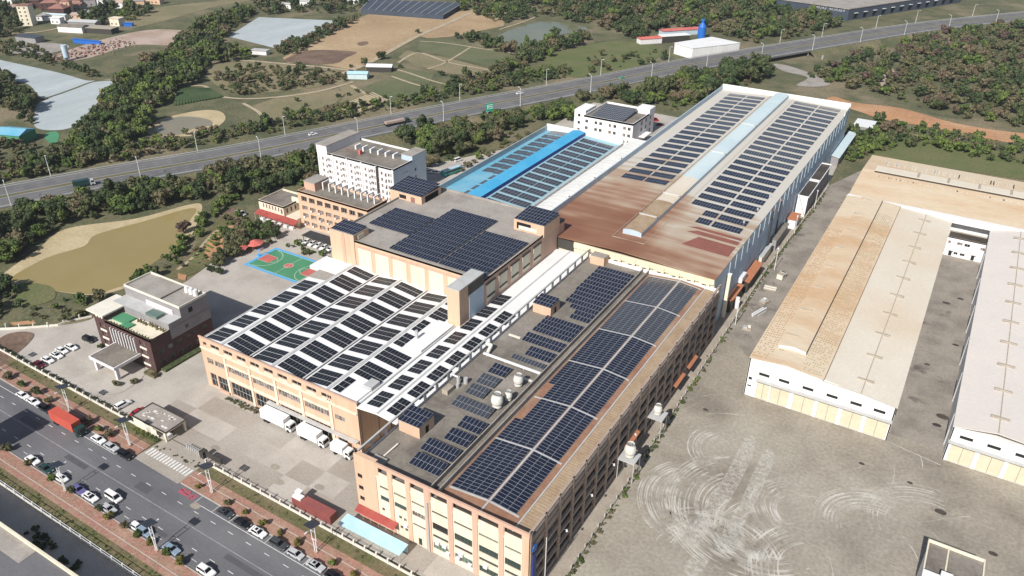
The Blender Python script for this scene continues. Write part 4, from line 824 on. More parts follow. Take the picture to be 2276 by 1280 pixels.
for i in range(6): MB().box(-250+i*3.4, 209.6, 0, -248+i*3.4, 210.6, 1.1).build('dining_table', 'white_metal', LB)
W2d = thing('rear_dormitory', 'small white office block with solar roof behind the blue hall', 'office', (-167, 392, 0))
block(W2d, 'core', -180.6, 377.6, 0, -152.8, 406, 12.0, 'white_wall', 'roof_slab')
wv = []
for fl in range(3):
    for i in range(10):
        if i % 3 != 1: x = -180+i*2.75; wv.append((x, x+1.6, 1.6+fl*3.7, 3.3+fl*3.7, 2, 1))
facade(W2d, 'x', 377.2, -1, -181, -152.4, 0, 13, wv, 'white_wall', 0.3)
facade(W2d, 'y', -152.4, 1, 377.2, 406.3, 0, 13, [(y, y+2.4, 2+f*3.6, 4.2+f*3.6, 2, 1) for y in (388, 394, 400) for f in range(3)], 'pink_white_wall', 0.3)
parapet(W2d, -181, 377.2, -152.4, 406.4, 12.0, 13.02, 0.35, 'white_wall')
MB().box(-187.6, 379, 0, -181, 392, 14.6).build('stair_tower', 'white_wall', W2d); MB().box(-160, 399, 12, -152.3, 407, 15).build('stair_tower', 'white_wall', W2d); MB().box(-152.4, 386, 3.4, -149, 396, 3.8).build('door_canopy', 'white_wall', W2d)
for z in (3, 7, 11): MB().box(-185.4, 378.94, z, -184, 379.02, z+1.5).build('stair_window', 'glass', W2d)

# ---- office with entrance canopy
O = thing('office', 'maroon and grey office building with roof garden and columned entrance canopy', 'office', (-207.5, 125, 0))
block(O, 'core', -220.2, 115.0, 0, -194.4, 136.6, 11.0, 'brick_maroon', 'ivory_wall')
wo = [(-218.4, -215.4, z, z+1.7, 2, 1) for z in (2.2, 5.4, 8.4)]+[(-199.4, -196.2, z, z+1.7, 2, 1) for z in (2.2, 5.4, 8.4)]+[(-213.2, -201.2, 4.6, 10.2, 9, 1, 'glass')]
facade(O, 'x', 114.6, -1, -220.6, -194, 0, 11.8, wo, 'brick_maroon', 0.5)
for x in (-218.4, -199.4):
    for z in (1.5, 4.4, 7.4): MB().box(x, 114.4, z, x+3.2, 114.58, z+.65).build('spandrel', 'office_white', O)
for i in range(9): MB().box(-212.9+i*1.4, 114.1, 4.6, -212.6+i*1.4, 114.58, 10.2).build('facade_fin', 'white_wall', O)
facade(O, 'y', -194.0, 1, 114.6, 137, 0, 11.8, [(117+i*3.2, 118.6+i*3.2, z, z+1.6, 1, 1) for i in range(6) for z in (1.8, 5.4)]+[(128, 129.6, 9.0, 10.4, 1, 1)], 'brick_maroon', 0.3)
facade(O, 'y', -193.9, 1, 121.8, 137, 8.2, 11.8, [(127.2, 128.6, 9.2, 10.6, 2, 1)], 'grey_render', 0.2)
MB().box(-220.5, 121.8, 11.0, -194, 126.6, 13.6, 0, 1).build('upper_floor', ['grey_render', 'grey_trim'], O)
MB().box(-220.5, 126.6, 11.0, -194, 136.9, 16.6, 0, 1).build('upper_floor', ['grey_render', 'pale_slab'], O)
MB().box(-216, 127.2, 16.6, -203.5, 136, 17.2).build('roof_terrace', 'pale_slab', O); MB().box(-202.5, 127, 16.6, -194.2, 136.6, 16.9).build('roof_terrace', 'pale_slab', O)
parapet(O, -220.5, 126.6, -194, 136.9, 16.6, 17.3, 0.3, 'office_white')
MB().box(-193.98, 129.5, 13.8, -193.88, 131, 15.4).build('window', 'glass', O)
MB().box(-223.4, 114.2, 13.0, -215.2, 125.2, 13.5).build('eave_slab', 'office_white', O); MB().box(-220.5, 114.7, 11.8, -215.6, 124.8, 13.0).build('corner_room', 'brick_maroon', O)
for x in (-219.6, -218.2, -216.9): MB().box(x, 114.62, 12.0, x+.8, 114.7, 12.8).build('window', 'office_white', O)
parapet(O, -215.4, 114.6, -194, 121.8, 11.0, 11.84, 0.3, 'brick_maroon', sides='S')
MB().box(-214.8, 117, 11.05, -208.6, 121, 11.6).build('garden_canopy', 'court_green', O); MB().box(-209.4, 115.6, 11.05, -205.8, 118.4, 11.5).build('garden_bed', 'court_green', O)
for i in range(10): x = -207+i*1.25; MB().cyl(x, 120.8+RND.uniform(-.4, .3), 11.0, 11.9+RND.random()*.5, .5, .2, 7).build('potted_shrub', 'foliage_olive', O)
for i in range(14): x = -213+i*1.35; MB().cyl(x, 115.3, 11.0, 11.8+RND.random()*.3, .45, .2, 6).build('potted_shrub', 'foliage_green', O)
for i in range(3): MB().cyl(-200+i*2.0, 134.6, 16.9, 18.8, .8, .7, 10).build('water_tank', 'white_metal', O)
MB().box(-204.2, 121.6, 13.7, -199, 124.6, 14.6).build('greenhouse', 'teal_glass', O); MB().box(-210, 126.3, 13.6, -197.5, 126.7, 15).build('balcony_wall', 'pink_white_wall', O)
MB().box(-211.6, 105, 4.3, -199.7, 114.5, 5.0, 0, 1).build('entrance_canopy', ['pink_white_wall', 'roof_slab'], O); parapet(O, -211.7, 104.9, -199.6, 114.5, 5.0, 5.35, 0.35, 'pink_white_wall', name='canopy_rim', sides='SEW')
for (x, y) in ((-210.6, 106.2), (-200.8, 106.2)): MB().box(x-.5, y-.5, 0, x+.5, y+.5, 4.3).build('canopy_column', 'pink_white_wall', O)
MB().box(-211.5, 109, 0, -210, 113.5, .9).build('planter', 'foliage_olive', O); MB().box(-201, 104, 0, -199.6, 104.8, .8).build('planter', 'foliage_olive', O)
MB().box(-194, 116, 0, -191.8, 137, .7).build('hedge', 'foliage_dark', O); MB().box(-197, 112, 0, -192, 114.2, .8).build('hedge', 'foliage_olive', O)
MB().box(-223, 121, 0, -220.6, 132, 2.6).build('side_wing', 'grey_render', O)

# ---- gate house and gate
GH = thing('gate_house', 'flat-roofed cream gate house with weathered roof by the driveway', 'gate house', (-170, 98.6, 0))
MB().box(-178.2, 94.8, 3.2, -164.2, 101.6, 3.55, 0, 1).build('roof', ['ivory_wall', 'pale_slab'], GH); parapet(GH, -178.3, 94.7, -164.1, 101.7, 3.55, 3.8, .25, 'dark_frame', name='roof_rim')
for i in range(26): x = RND.uniform(-177, -166); y = RND.uniform(95.6, 100); MB().box(x, y, 3.55, x+RND.uniform(.4, 1.4), y+RND.uniform(.3, .9), 3.58).build('lichen_patch', RND.choice(['office_white', 'pink_white_wall', 'wood_grey']), GH)
MB().box(-178, 95.0, 0, -170, 101.2, 3.2).build('room', 'ivory_wall', GH); MB().box(-178.1, 94.9, 1.2, -168.5, 95.0, 2.6).build('sign_wall', 'office_white', GH)
for (x, y) in ((-165, 95.2), (-164.6, 101.0)): MB().box(x-.25, y-.25, 0, x+.25, y+.25, 3.2).build('pillar', 'ivory_wall', GH)
MB().box(-168.6, 96.4, 0, -166.6, 98.4, 2.6).build('booth', 'dark_frame', GH); MB().box(-167.4, 96, 0, -165.6, 97.6, 1.1).build('desk', 'white_metal', GH)
t = thing('sliding_gate', 'low grey folding gate drawn back beside the driveway', 'gate', (-154, 96.6, 0))
for i in range(9): MB().box(-158.6+i*.75, 96.3, 0, -158.2+i*.75, 96.9, 1.25).build('gate_leaf', 'galv', t)
MB().box(-164.6, 96.55, .0, -158.6, 96.65, .1).build('gate_rail', 'dark_frame', t)
MB().box(-152.4, 95.6, 0, -150.9, 97.2, 2.3).build('gate_motor', 'dark_frame', t)
t = thing('notice_board', 'dark notice board standing behind the white fence by the driveway', 'notice board', (-147.4, 96.4, 0))
MB().box(-150.6, 96.2, .8, -144.6, 96.5, 2.6).build('board', 'dark_frame', t)
for x in (-150.3, -147.6, -144.9): MB().box(x-.08, 96.25, 0, x+.08, 96.45, .8).build('leg', 'galv', t)

# ---- lean-tos and annexes along the right side of the long hall
def annex(name, label, x0, y0, x1, y1, z, wall, roof, zlow=None, cat='shed', group=None):
    t = thing(name, label, cat, ((x0+x1)/2, (y0+y1)/2, 0), group=group); zl = z if zlow is None else zlow
    b = MB(); b.box(x0, y0, 0, x1, y1, min(z, zl)-.25); b.build('wall', wall, t)
    b = MB(); v = [(x0-.1, y0-.2, z-.2), (x1+.4, y0-.2, zl-.2), (x1+.4, y1+.2, zl-.2), (x0-.1, y1+.2, z-.2), (x0-.1, y0-.2, z), (x1+.4, y0-.2, zl), (x1+.4, y1+.2, zl), (x0-.1, y1+.2, z)]
    b.add(v, [(0, 3, 2, 1), (0, 1, 5, 4), (1, 2, 6, 5), (2, 3, 7, 6), (3, 0, 4, 7), (4, 5, 6, 7)]); b.build('roof', roof, t); return t
annex('lean_to', 'orange sheet-roofed lean-to beside the small white rooftop box', -57.6, 258.6, -55.0, 276, 5.2, 'dark_frame', 'orange_sheet', 4.6)
annex('lean_to', 'orange sheet-roofed lean-to at the corner block end of the side lane', -57.6, 242, -56.0, 255.5, 5.2, 'dark_frame', 'orange_sheet', 4.8)
annex('lean_to', 'grey flat lean-to with long pipe along the long hall', -57.6, 298, -55.4, 316, 5, 'grey_render', 'roof_slab')
annex('lean_to', 'pale green sheet lean-to at the far end of the long hall', -57.6, 408, -54.0, 452, 5.4, 'grey_render', 'pale_blue_roof', 4.8)
t = annex('side_building', 'dark flat-roofed annex with two roof basins beside the long hall', -57.6, 338, -53.6, 383, 9.0, 'grey_render', 'dark_water_roof')
parapet(t, -57.8, 337.6, -53.0, 383.4, 9.0, 9.5, .3, 'white_wall'); MB().box(-57.5, 358, 9, -53.4, 360, 9.45).build('roof_wall', 'white_wall', t); MB().box(-57.5, 337.4, 0.1, -53.3, 337.78, 8.9).build('end_wall', 'white_wall', t)
b = MB(); b.beam((-57, 337.2, 9), (-53.6, 337.2, 1), .4, .3); b.build('stair_beam', 'galv', t)
annex('side_hut', 'small white hut with orange roof below the dark annex', -57.4, 322.4, -53.8, 330.5, 4.2, 'white_wall', 'orange_sheet')
annex('plant_room', 'small grey plant room with pipes beside the lane', -57.6, 281.5, -57.0+.6, 295, 4.4, 'ivory_wall', 'grey_trim')
t = thing('rooftop_box', 'white box with legs standing over the orange lean-to', 'water tank', (-58.4, 257.5, 5)); MB().box(-60.4, 254.6, 5.6, -56.4, 260.2, 7.6).build('box', 'white_metal', t)
for (x, y) in ((-57.2, 255), (-56.8, 259.8)): MB().box(x-.1, y-.1, 4.6, x+.1, y+.1, 5.6).build('leg', 'galv', t)
t = thing('chimney', 'tall cream square chimney at the corner of the long hall', 'chimney', (-57.2, 238.5, 0)); MB().box(-57.6, 237.8, 0, -56.5, 239, 16.6).build('shaft', 'ivory_wall', t); MB().box(-57.7, 237.7, 16.6, -56.4, 239.1, 16.9).build('cap', 'white_wall', t)
t = thing('storage_tank', 'upright white tank standing beside the orange lean-to', 'tank', (-54.9, 246.4, 0)); MB().cyl(-54.9, 246.4, 0.3, 4.4, .75, n=12).build('shell', 'white_metal', t); MB().cyl(-54.9, 246.4, 0, .3, .6, n=8).build('foot', 'galv', t)
for y, nm in ((292, 'nearer'), (303, 'farther')):
    t = thing('flue_pipe', 'dark flue pipe rising against the long hall wall, the %s one' % nm, 'pipe', (-57.4, y, 0), group='flue pipes'); MB().tube((-57.4, y, 0), (-57.4, y, 19.5), .3, 8).build('pipe', 'dark_frame', t); MB().cyl(-57.4, y, 19.5, 20.1, .45, .3, 8).build('cap', 'tile_red', t)
annex('gate_shed', 'small grey open shed behind the far corner of the long hall', -58.5, 468, -48.6, 482, 4.2, 'grey_render', 'white_metal')

# ---- warehouses on the right
def ridge_vents(t, x, y0, y1, z, n):
    MB().box(x-.12, y0, z, x+.12, y1, z+.12).build('ridge_line', 'wood_grey', t)
    for i in range(n): y = y0+(y1-y0)*(i+.5)/n; MB().box(x-2.2, y-.3, z+.05, x+2.2, y+.3, z+.45).build('ridge_vent', 'wood_grey', t)
def weathered(name, x0, y0, x1, y1, z0, z1, m, parent):            # overlapping short sheets that weather in courses
    b = MB(); r = random.Random(len(name)*7+ord(name[-1])); nx = max(1, int(round(abs(x1-x0)/.7)))
    y = y0
    while y < y1:
        for i in range(nx):
            xa = x0+(x1-x0)*i/nx; xb = x0+(x1-x0)*(i+.6)/nx
            if r.random() < .72: za = z0+(z1-z0)*i/nx+.04; zb_ = z0+(z1-z0)*(i+.6)/nx+.04; b.add([(xa, y, za), (xb, y, zb_), (xb, y+.5, zb_), (xa, y+.5, za)], [(0, 1, 2, 3)])
        y += r.choice((1.1, 1.3, 1.5))
    o = b.build('weathered_sheet', m, parent); o['kind'] = 'stuff'; return o
W1 = thing('warehouse', 'double-gabled warehouse with weathered orange and cream roofs', 'warehouse', (-18, 269, 0))
block(W1, 'core', -37.6, 199.7, 0, 1.6, 340, 11.0, 'white_wall')
drs = [(-34.6, -31.0), (-30.6, -25.4), (-24.0, -18.4), (-17.2, -11.8), (-10.6, -5.4), (-4.3, 1.4)]
wn_ = [(-37.4, -36.4, 5.6, 6.6, 1, 1), (-37.4, -36.2, 3.2, 3.8, 1, 1)]+[(x, x+3.0, 8.1, 9.15, 4, 1, 'glass') for x in (-34.7, -29.0, -22.3, -15.7, -9.3, -3.2)]+[(a, b_, 0.03, 6.4, 2, 1, 'shutter_cream', 'roller_door') for a, b_ in drs]
facade(W1, 'x', 199.3, -1, -38, 2, 0, 11.2, wn_, 'white_wall', 0.3, frame='dark_frame')
b = MB(); b.add([(-38, 199.3, 11.2), (2, 199.3, 11.2), (2, 199.3, 11.4), (-17.4, 199.3, 13.3), (-27.8, 199.3, 14.4), (-38, 199.3, 13.4)], [(0, 1, 2, 3, 4, 5)]); b.build('gable_wall', 'white_wall', W1)
MB().box(-38.05, 199.3, 0, -37.7, 340, 13.3).build('side_wall', 'white_wall', W1); MB().box(1.7, 199.3, 0, 2.03, 332, 11.3).build('side_wall', 'white_wall', W1)
MB().box(-35, 197.9, 6.7, 2.0, 199.28, 6.95).build('door_canopy', 'grey_trim', W1)
gable(W1, 'roof', -38.2, 198.8, -17.3, 338.2, 13.5, 14.5, 'orange_roof', -27.8, .2, zE2=13.5)
b = MB(); b.add([(-17.3, 198.8, 13.0), (-7.3, 198.8, 12.6), (2.3, 198.8, 11.5), (2.3, 338, 11.5), (-7.3, 338, 12.6), (-17.3, 338, 13.0)], [(0, 1, 4, 5), (1, 2, 3, 4)]); b.build('roof', 'light_roof', W1)
MB().box(-17.5, 199, 12.9, -17.2, 338, 13.5).build('valley_step', 'dark_frame', W1)
monitor(W1, [(-32.2, 14.0), (-32.2, 14.9), (-28, 15.5), (-24.4, 14.9), (-24.4, 14.0)], 207.5, 337, 'orange_roof', 'white_wall'); MB().box(-24.42, 207.5, 14.25, -24.2, 337, 14.85).build('monitor_slot', 'dark_frame', W1)
weathered('w_a', -37.8, 200, -32.6, 300, 13.55, 14.0, 'weather_orange', W1); weathered('w_b', -23.9, 200, -17.9, 325, 14.1, 13.55, 'weather_olive', W1); weathered('w_d', -31.6, 206, -30.2, 207.2, 14.2, 14.3, 'tan_roof', W1)
ridge_vents(W1, -7.3, 199, 337, 12.62, 10)
for y in np.arange(214, 336, 17): MB().box(-32, y, 15.0, -28.2, y+.3, 15.62).build('monitor_strap', 'wood_grey', W1)
W2 = thing('warehouse', 'cream-roofed warehouse cut by the right edge of the picture', 'warehouse', (40, 269, 0))
block(W2, 'core', 16.3, 199.7, 0, 64, 340, 11.0, 'white_wall')
facade(W2, 'x', 199.3, -1, 16, 64, 0, 11.3, [(x, x+3.1, 8.1, 9.15, 4, 1, 'glass') for x in (18.1, 24.5, 30.9, 37.3)]+[(a, a+5.6, .03, 6.3, 2, 1, 'shutter_cream', 'roller_door') for a in (17, 23.7, 30.4, 37.1)], 'white_wall', .3, frame='dark_frame')
MB().box(16, 198, 6.5, 64, 199.28, 6.8).build('door_canopy', 'grey_trim', W2); MB().box(15.95, 199.3, 0, 16.3, 332, 11.3).build('side_wall', 'white_wall', W2)
gable(W2, 'roof', 15.8, 198.8, 64, 338, 11.5, 13.4, 'pink_roof', 25.8, .2, zE2=10.5)
ridge_vents(W2, 25.8, 199, 337, 13.42, 10)
for i in range(6): MB().box(15.6, 206+i*22, 0, 15.95, 206.3+i*22, 10.6).build('wall_post', 'galv', W2)
W3 = thing('cross_warehouse', 'cream warehouse lying across the far ends of the two others', 'warehouse', (40, 370, 0))
block(W3, 'core', -37.6, 342.4, 0, 110, 396, 12, 'white_wall')
b = MB(); v = [(-38.2, 341.4, 12.6), (110, 341.4, 12.6), (110, 372, 14.4), (-38.2, 372, 14.4), (110, 398, 12.6), (-38.2, 398, 12.6)]; b.add(v, [(0, 1, 2, 3), (3, 2, 4, 5)]); b.build('roof', 'orange_roof', W3)
b = MB(); b.add([(-38, 342, 12), (-38, 372, 14.3), (-38, 397.6, 12.5), (-38, 397.6, 0), (-38, 342, 0)], [(0, 1, 2, 3, 4)]); b.build('gable_wall', 'white_wall', W3)
MB().box(-33, 370.2, 14.35, 110, 377, 15.2).build('ridge_monitor', 'light_roof', W3); MB().box(-33, 370.0, 14.4, 110, 370.2, 15.0).build('monitor_slot', 'dark_frame', W3)
for i in range(11): MB().box(-16+i*12, 370.5, 15.2, -15+i*12, 376.8, 15.5).build('ridge_vent', 'wood_grey', W3)
weathered2 = MB(); r_ = random.Random(11)
for i in range(150):
    x = r_.uniform(-32, 40); weathered2.box(x, 366, 14.06, x+.4, 369.2, 14.12) if r_.random() < .6 else weathered2.box(x, 384, 13.6, x+.4, 389, 13.7)
o = weathered2.build('weathered_sheet', 'light_roof', W3); o['kind'] = 'stuff'
MB().box(-38.4, 338.2, 11.0, 64, 341.4, 13.1).build('parapet', 'white_wall', W3); MB().box(-38.4, 338.0, 13.1, 64, 338.9, 13.4).build('coping', 'white_wall', W3)
MB().box(35, 398, 0, 110, 412, 12).build('rear_wing', 'light_roof', W3)
SO = thing('alley_office', 'small white two-storey office closing the alley between warehouses', 'office', (9.8, 334, 0))
block(SO, 'core', 2.8, 331.6, 0, 16.2, 338, 7.6, 'white_wall', 'dark_water_roof')
facade(SO, 'x', 331.2, -1, 2.5, 16.5, 0, 8.0, [(3.0, 4.0, 5.2, 6.4, 1, 1), (6.2, 8.1, 5.2, 6.4, 2, 1), (8.8, 10.7, 5.2, 6.4, 2, 1), (14.4, 15.9, 5.0, 6.2, 2, 1), (4.2, 5.4, 0.05, 2.2, 1, 1, None, 'door'), (6, 7.4, 1.0, 2.1, 2, 1), (8.2, 9.9, 1, 2.1, 2, 1), (12.2, 13.4, .05, 2.2, 1, 1, None, 'door')], 'white_wall', .25)
parapet(SO, 2.5, 331.2, 16.5, 338.1, 7.6, 8.02, .25, 'wood_grey')
for x in (4, 12): MB().box(x, 330.4, 2.5, x+1.8, 331.18, 2.65).build('door_canopy', 'grey_trim', SO)
BR = thing('flat_roofed_house', 'flat-roofed white house at the bottom right of the warehouse yard', 'house', (21, 148, 0))
block(BR, 'core', 15.6, 138, 0, 26.2, 154.2, 10.3, 'white_wall', 'roof_slab'); parapet(BR, 15.3, 137.7, 26.5, 154.5, 10.3, 11, .3, 'ivory_wall'); MB().box(19.3, 143, 10.3, 19.6, 154.2, 10.9).build('roof_wall', 'ivory_wall', BR)
MB().box(15.2, 137.4, 10.4, 20.2, 143.6, 12.2).build('stair_house', 'white_wall', BR); MB().box(18.4, 141.6, 12.2, 20.6, 143.8, 13.4).build('water_tank', 'white_wall', BR); MB().box(26.5, 138, 0, 30, 146, 8.6).build('side_wing', 'roof_slab', BR)
SW = thing('street_building', 'low flat-roofed building across the street in the bottom left corner', 'building', (-165, 40, 0))
block(SW, 'core', -260, 30, 0, -120, 51.4, 8.2, 'ivory_wall', 'asphalt'); parapet(SW, -260.4, 29.6, -119.6, 51.9, 8.2, 9.0, .5, 'ivory_wall'); MB().box(-172, 47.5, 8.2, -150, 51.4, 8.26).build('roof_sheet', 'pale_slab', SW); MB().box(-160.5, 30, 8.2, -158, 46.2, 8.9).build('skylight', 'awning_red', SW)  # asphalt-dark roof top: the tall slab's shadow put into the colour
TB = thing('street_tower', 'tall slab standing left of the frame whose shadow crosses the street', 'building', (-205.5, 47, 0)); block(TB, 'core', -211, 41, 0, -200, 52.6, 25.5, 'ivory_wall', 'roof_slab'); MB().box(-211.3, 40.7, 25.5, -199.7, 52.7, 26.0).build('coping', 'white_wall', TB)

# ------------------------------------------------------------------ solar arrays
_pv = {}
def pv_geom(b, x0, y0, w, d, t=0.05, f=0.035):
    v = [(x0, y0, 0), (x0+w, y0, 0), (x0+w, y0+d, 0), (x0, y0+d, 0), (x0, y0, t), (x0+w, y0, t), (x0+w, y0+d, t), (x0, y0+d, t), (x0+f, y0+f, t), (x0+w-f, y0+f, t), (x0+w-f, y0+d-f, t), (x0+f, y0+d-f, t)]
    b.add(v, [(0, 1, 5, 4), (1, 2, 6, 5), (2, 3, 7, 6), (3, 0, 4, 7), (4, 5, 9, 8), (5, 6, 10, 9), (6, 7, 11, 10), (7, 4, 8, 11)], 0); n = len(b.v)-12
    b.f.append([n+8, n+9, n+10, n+11]); b.m.append(1)
def pv_mesh(w, d, n=1, m=1, cell='pv_cell', gap=0.02, f=0.035):
    k = (round(w, 3), round(d, 3), n, m, cell)
    if k not in _pv:
        b = MB()
        for i in range(n):
            for j in range(m): pv_geom(b, i*w, j*d, w-gap, d-gap, f=f)
        _pv[k] = b.mesh('panel', ['pv_frame', cell])
    return _pv[k]
def array(name, label, group, loc, rx, ry, nx, ny, w, d, cell='pv_cell', skip=None, joined=None, rowgap=0.0, legs=0.0, f=0.035):
    """joined=None: every panel an object; 'row': one part per row of panels."""
    t = thing(name, label, 'solar array', loc, group=group); t.rotation_euler = (rx, ry, 0)
    for j in range(ny):
        if joined == 'row':
            o = link('panel_row', pv_mesh(w, d, nx, 1, cell, f=f), t, (0, j*(d+rowgap), 0)); o['kind'] = 'stuff'
        else:
            for i in range(nx):
                if skip and skip(i, j): continue
                link('panel', pv_mesh(w, d, 1, 1, cell, f=f), t, (i*w, j*(d+rowgap), 0))
    if legs:
        W_, D_ = nx*w, ny*(d+rowgap)
        b = MB()
        for u in (0.08, .5, .92):
            for v in (.1, .9): link('leg', leg_mesh(legs+v*D_*math.sin(rx)), t, (u*W_, v*D_, 0))
        link('rail', MB().beam((0, .25*D_, -.08), (W_, .25*D_, -.08), .08, .07).mesh('rail', 'galv'), t); link('rail', MB().beam((0, .75*D_, -.08), (W_, .75*D_, -.08), .08, .07).mesh('rail', 'galv'), t)
    return t
_lg = {}
def leg_mesh(h):
    h = round(h, 1)
    if h not in _lg: _lg[h] = MB().box(-.05, -.05, -h, .05, .05, 0).mesh('leg', 'galv')
    return _lg[h]
# corner block, metal roof: six bays in two columns
bayY = [(107.6, 126.4), (126.95, 145.55), (146.1, 164.7), (165.25, 183.85), (184.4, 202.95), (203.5, 221.9)]
aL, aR = math.atan(1.05/10.9), math.atan(0.8/8.5)
for i, (y0, y1) in enumerate(bayY):
    n = 17; d_ = (y1-y0)/n
    sk = None
    if i == 1: sk = lambda a, c: a == 0 and c > 7
    if i == 2: sk = lambda a, c: a == 0 and c < 6
    cell = 'pv_cell' if i < 3 else 'pv_cell_grey' if i > 3 else 'pv_cell'
    array('solar_array', 'left-hand solar bay on the corner block metal roof, %s bay from the street' % ORD[i], 'solar bays on the corner block metal roof', (-79.4, y0, 16.95+.6*1.05/10.9+.12), 0, -aL, 5, n, 1.98, d_, cell, sk)
    array('solar_array', 'right-hand solar bay on the corner block metal roof, %s bay from the street' % ORD[i], 'solar bays on the corner block metal roof', (-68.7, y0, 18.0-.4*.8/8.5+.12), 0, aR, 3, n, 2.13, d_, cell)
# corner block, concrete roof: tilted tables
tabs = [(-91.8, -83.4, 108.2, 2), (-92.6, -83.4, 113.6, 2), (-90.0, -83.4, 119.6, 2), (-89.9, -83.4, 125.1, 2), (-96.0, -85.0, 131.2, 2), (-95.8, -90.4, 137.3, 2), (-95.9, -90.4, 142.6, 2), (-95.7, -90.4, 148.2, 2), (-93.8, -83.5, 157.1, 1),
        (-91.4, -83.3, 160.6, 2), (-95.8, -83.2, 166.5, 2)]
y_ = 172.6
for x0 in (-95.8, -95.8, -95.8, -95.8): tabs.append((x0, -83.4, y_, 1)); y_ += 2.45
for x0, y in ((-89.8, 184.6), (-89.8, 187.3), (-92.6, 190.0), (-95.4, 192.7), (-95.4, 195.4), (-95.4, 198.1), (-96, 200.8), (-96, 203.5), (-96, 206.2), (-96, 208.9), (-96, 211.6), (-96, 214.3), (-96.2, 217.0)): tabs.append((x0, -83.2, y, 1))
for i, (x0, x1, y, ny) in enumerate(tabs):
    nx = max(4, round((x1-x0)/1.05)); array('solar_table', '%s tilted solar table from the street on the corner block concrete roof' % ORD[i] if i < 25 else ('last' if i == len(tabs)-1 else 'second last' if i == len(tabs)-2 else 'third last')+' tilted solar table towards the long hall on the concrete roof', 'tilted solar tables on the concrete roof',
        (x0, y, 17.35), math.radians(9), 0, nx, ny, (x1-x0)/nx, 2.05, 'pv_cell_grey' if i in (4, 5, 6, 8) else 'pv_cell', legs=.45)
# stair houses and towers with solar roofs
def capped(label, x0, y0, x1, y1, z, nx, ny, tilt=6):
    array('solar_roof', label, None, (x0, y0, z), math.radians(tilt), 0, nx, ny, (x1-x0)/nx, (y1-y0)/ny, 'pv_cell')
capped('solar roof on the stair house nearest the street on the corner block', -101.5, 116.7, -94.9, 122.6, 20.25, 6, 3)
capped('solar roof on the middle stair house of the corner block', -101.3, 182.5, -94.9, 188.2, 20.05, 6, 3)
capped('solar roof on the left tower of the tall hall', -177.0, 177.2, -167.0, 184.2, 27.95, 9, 3, 4)
capped('solar roof on the right tower of the tall hall', -127.2, 214.5, -115.3, 225.3, 29.35, 10, 5, 4)
capped('solar roof on the peach roof house at the back of the tall hall', -181.3, 213.7, -166.2, 225.8, 28.35, 12, 6, 5)
# tall hall: long rows
k_ = 0
for nm, x0, x1, ys in (('left', -172, -154.6, [190.6+3.1*i for i in range(5)]), ('middle', -154.0, -134.9, [179.3+3.1*i for i in range(12)]), ('right', -134.2, -117.0, [179.3+3.1*i for i in range(9)])):
    for i, y in enumerate(ys):
        nx = round((x1-x0)/1.06); array('solar_row', '%s solar row from the street in the %s field on the tall hall' % (ORD[i], nm), 'solar rows on the tall hall', (x0, y, 25.65), math.radians(5), 0, nx, 1, (x1-x0)/nx, 2.75, 'pv_cell', legs=.35)
# gabled hall: six slopes of blocks; passage roof: two slopes
byB = [(120.7, 3), (129.1, 3), (137.6, 3), (146.1, 3), (154.6, 3), (163.1, 3), (171.6, 2)]
cols = [(-175.3, -168.9, 15.9, 16.9, -176, -167.5), (-166.5, -157.9, 16.9, 15.7, -167.5, -157.2), (-156.3, -148.4, 15.7, 16.9, -157.2, -147.5), (-146.6, -137.8, 16.9, 15.7, -147.5, -137.1), (-136.2, -128.4, 15.7, 16.9, -137.1, -127.5), (-126.6, -118.2, 16.9, 15.9, -127.5, -117.1)]
for c, (x0, x1, z0, z1, ra, rb) in enumerate(cols):
    ang = math.atan2(z1-z0, rb-ra)
    for i, (y, ny) in enumerate(byB):
        if c == 0 and i >= 5: continue
        xe = x1
        if c == 5 and i in (3, 4): xe = -123.4 if i == 3 else -124.0
        if c == 5 and i == 5: xe = -121.2
        if c == 5 and i == 0: xe = -124
        nx = max(2, round((xe-x0)/1.08)); zz = z0+(z1-z0)*(x0-ra)/(rb-ra)+.1
        if c == 5 and i == 6: xe = -121.0; nx = 5
        array('solar_block', '%s solar block from the street in the %s column on the white gable roof' % (ORD[i], ORD[c]), 'solar blocks on the white gable roof', (x0, y, zz), 0, -ang, nx, ny, (xe-x0)/nx/math.cos(ang), 2.07, 'pv_cell_dark', joined='row', rowgap=.12, f=.02)
for c, (x0, x1, z0, sgn, n) in enumerate(((-115.2, -111.0, 16.45, 1, 8), (-108.7, -104.4, 16.88, -1, 7))):
    for i in range(n):
        y = 120.9+8.46*i; ny = 3 if not (c == 0 and i == 7) else 3
        array('solar_block', '%s solar block from the street in the %s column on the passage roof' % (ORD[i], ('left', 'right')[c]), 'solar blocks on the passage roof', (x0, y, z0+.1), 0, -sgn*math.atan(.7/6.7), 4, ny, (x1-x0)/4, 2.07, 'pv_cell_dark', joined='row', rowgap=.12, f=.02)
# long hall: two columns each side of the monitor
for c, (x0, x1, side, ya, n) in enumerate(((-119.6, -110.2, 'outer left', 287.5, 20), (-109.4, -100.2, 'inner left', 287.5, 20), (-85.0, -73.0, 'inner right', 261.0, 24), (-72.2, -61.6, 'outer right', 261.0, 24))):
    ang = math.atan(1.2/33.8); up_ = x0 < -92; z0 = 22.1-1.2*abs(x0+92)/33.8
    for i in range(n):
        xa = x0; 
        if c == 2 and i in (0, 1): xa = -78.2
        nx = round((x1-xa)/1.14); za = 22.1-1.2*abs(xa+92)/33.8
        array('solar_block', '%s solar block from the front in the %s column on the long hall' % (ORD[i], side), 'solar blocks on the long hall', (xa, ya+7.3*i, za+.14), 0, -ang if up_ else ang, nx, 2, (x1-xa)/nx, 2.5, 'pv_cell_grey' if i > 9 else 'pv_cell', joined='row', f=.03)  # greyer cells on the far blocks: sky reflection put into the colour
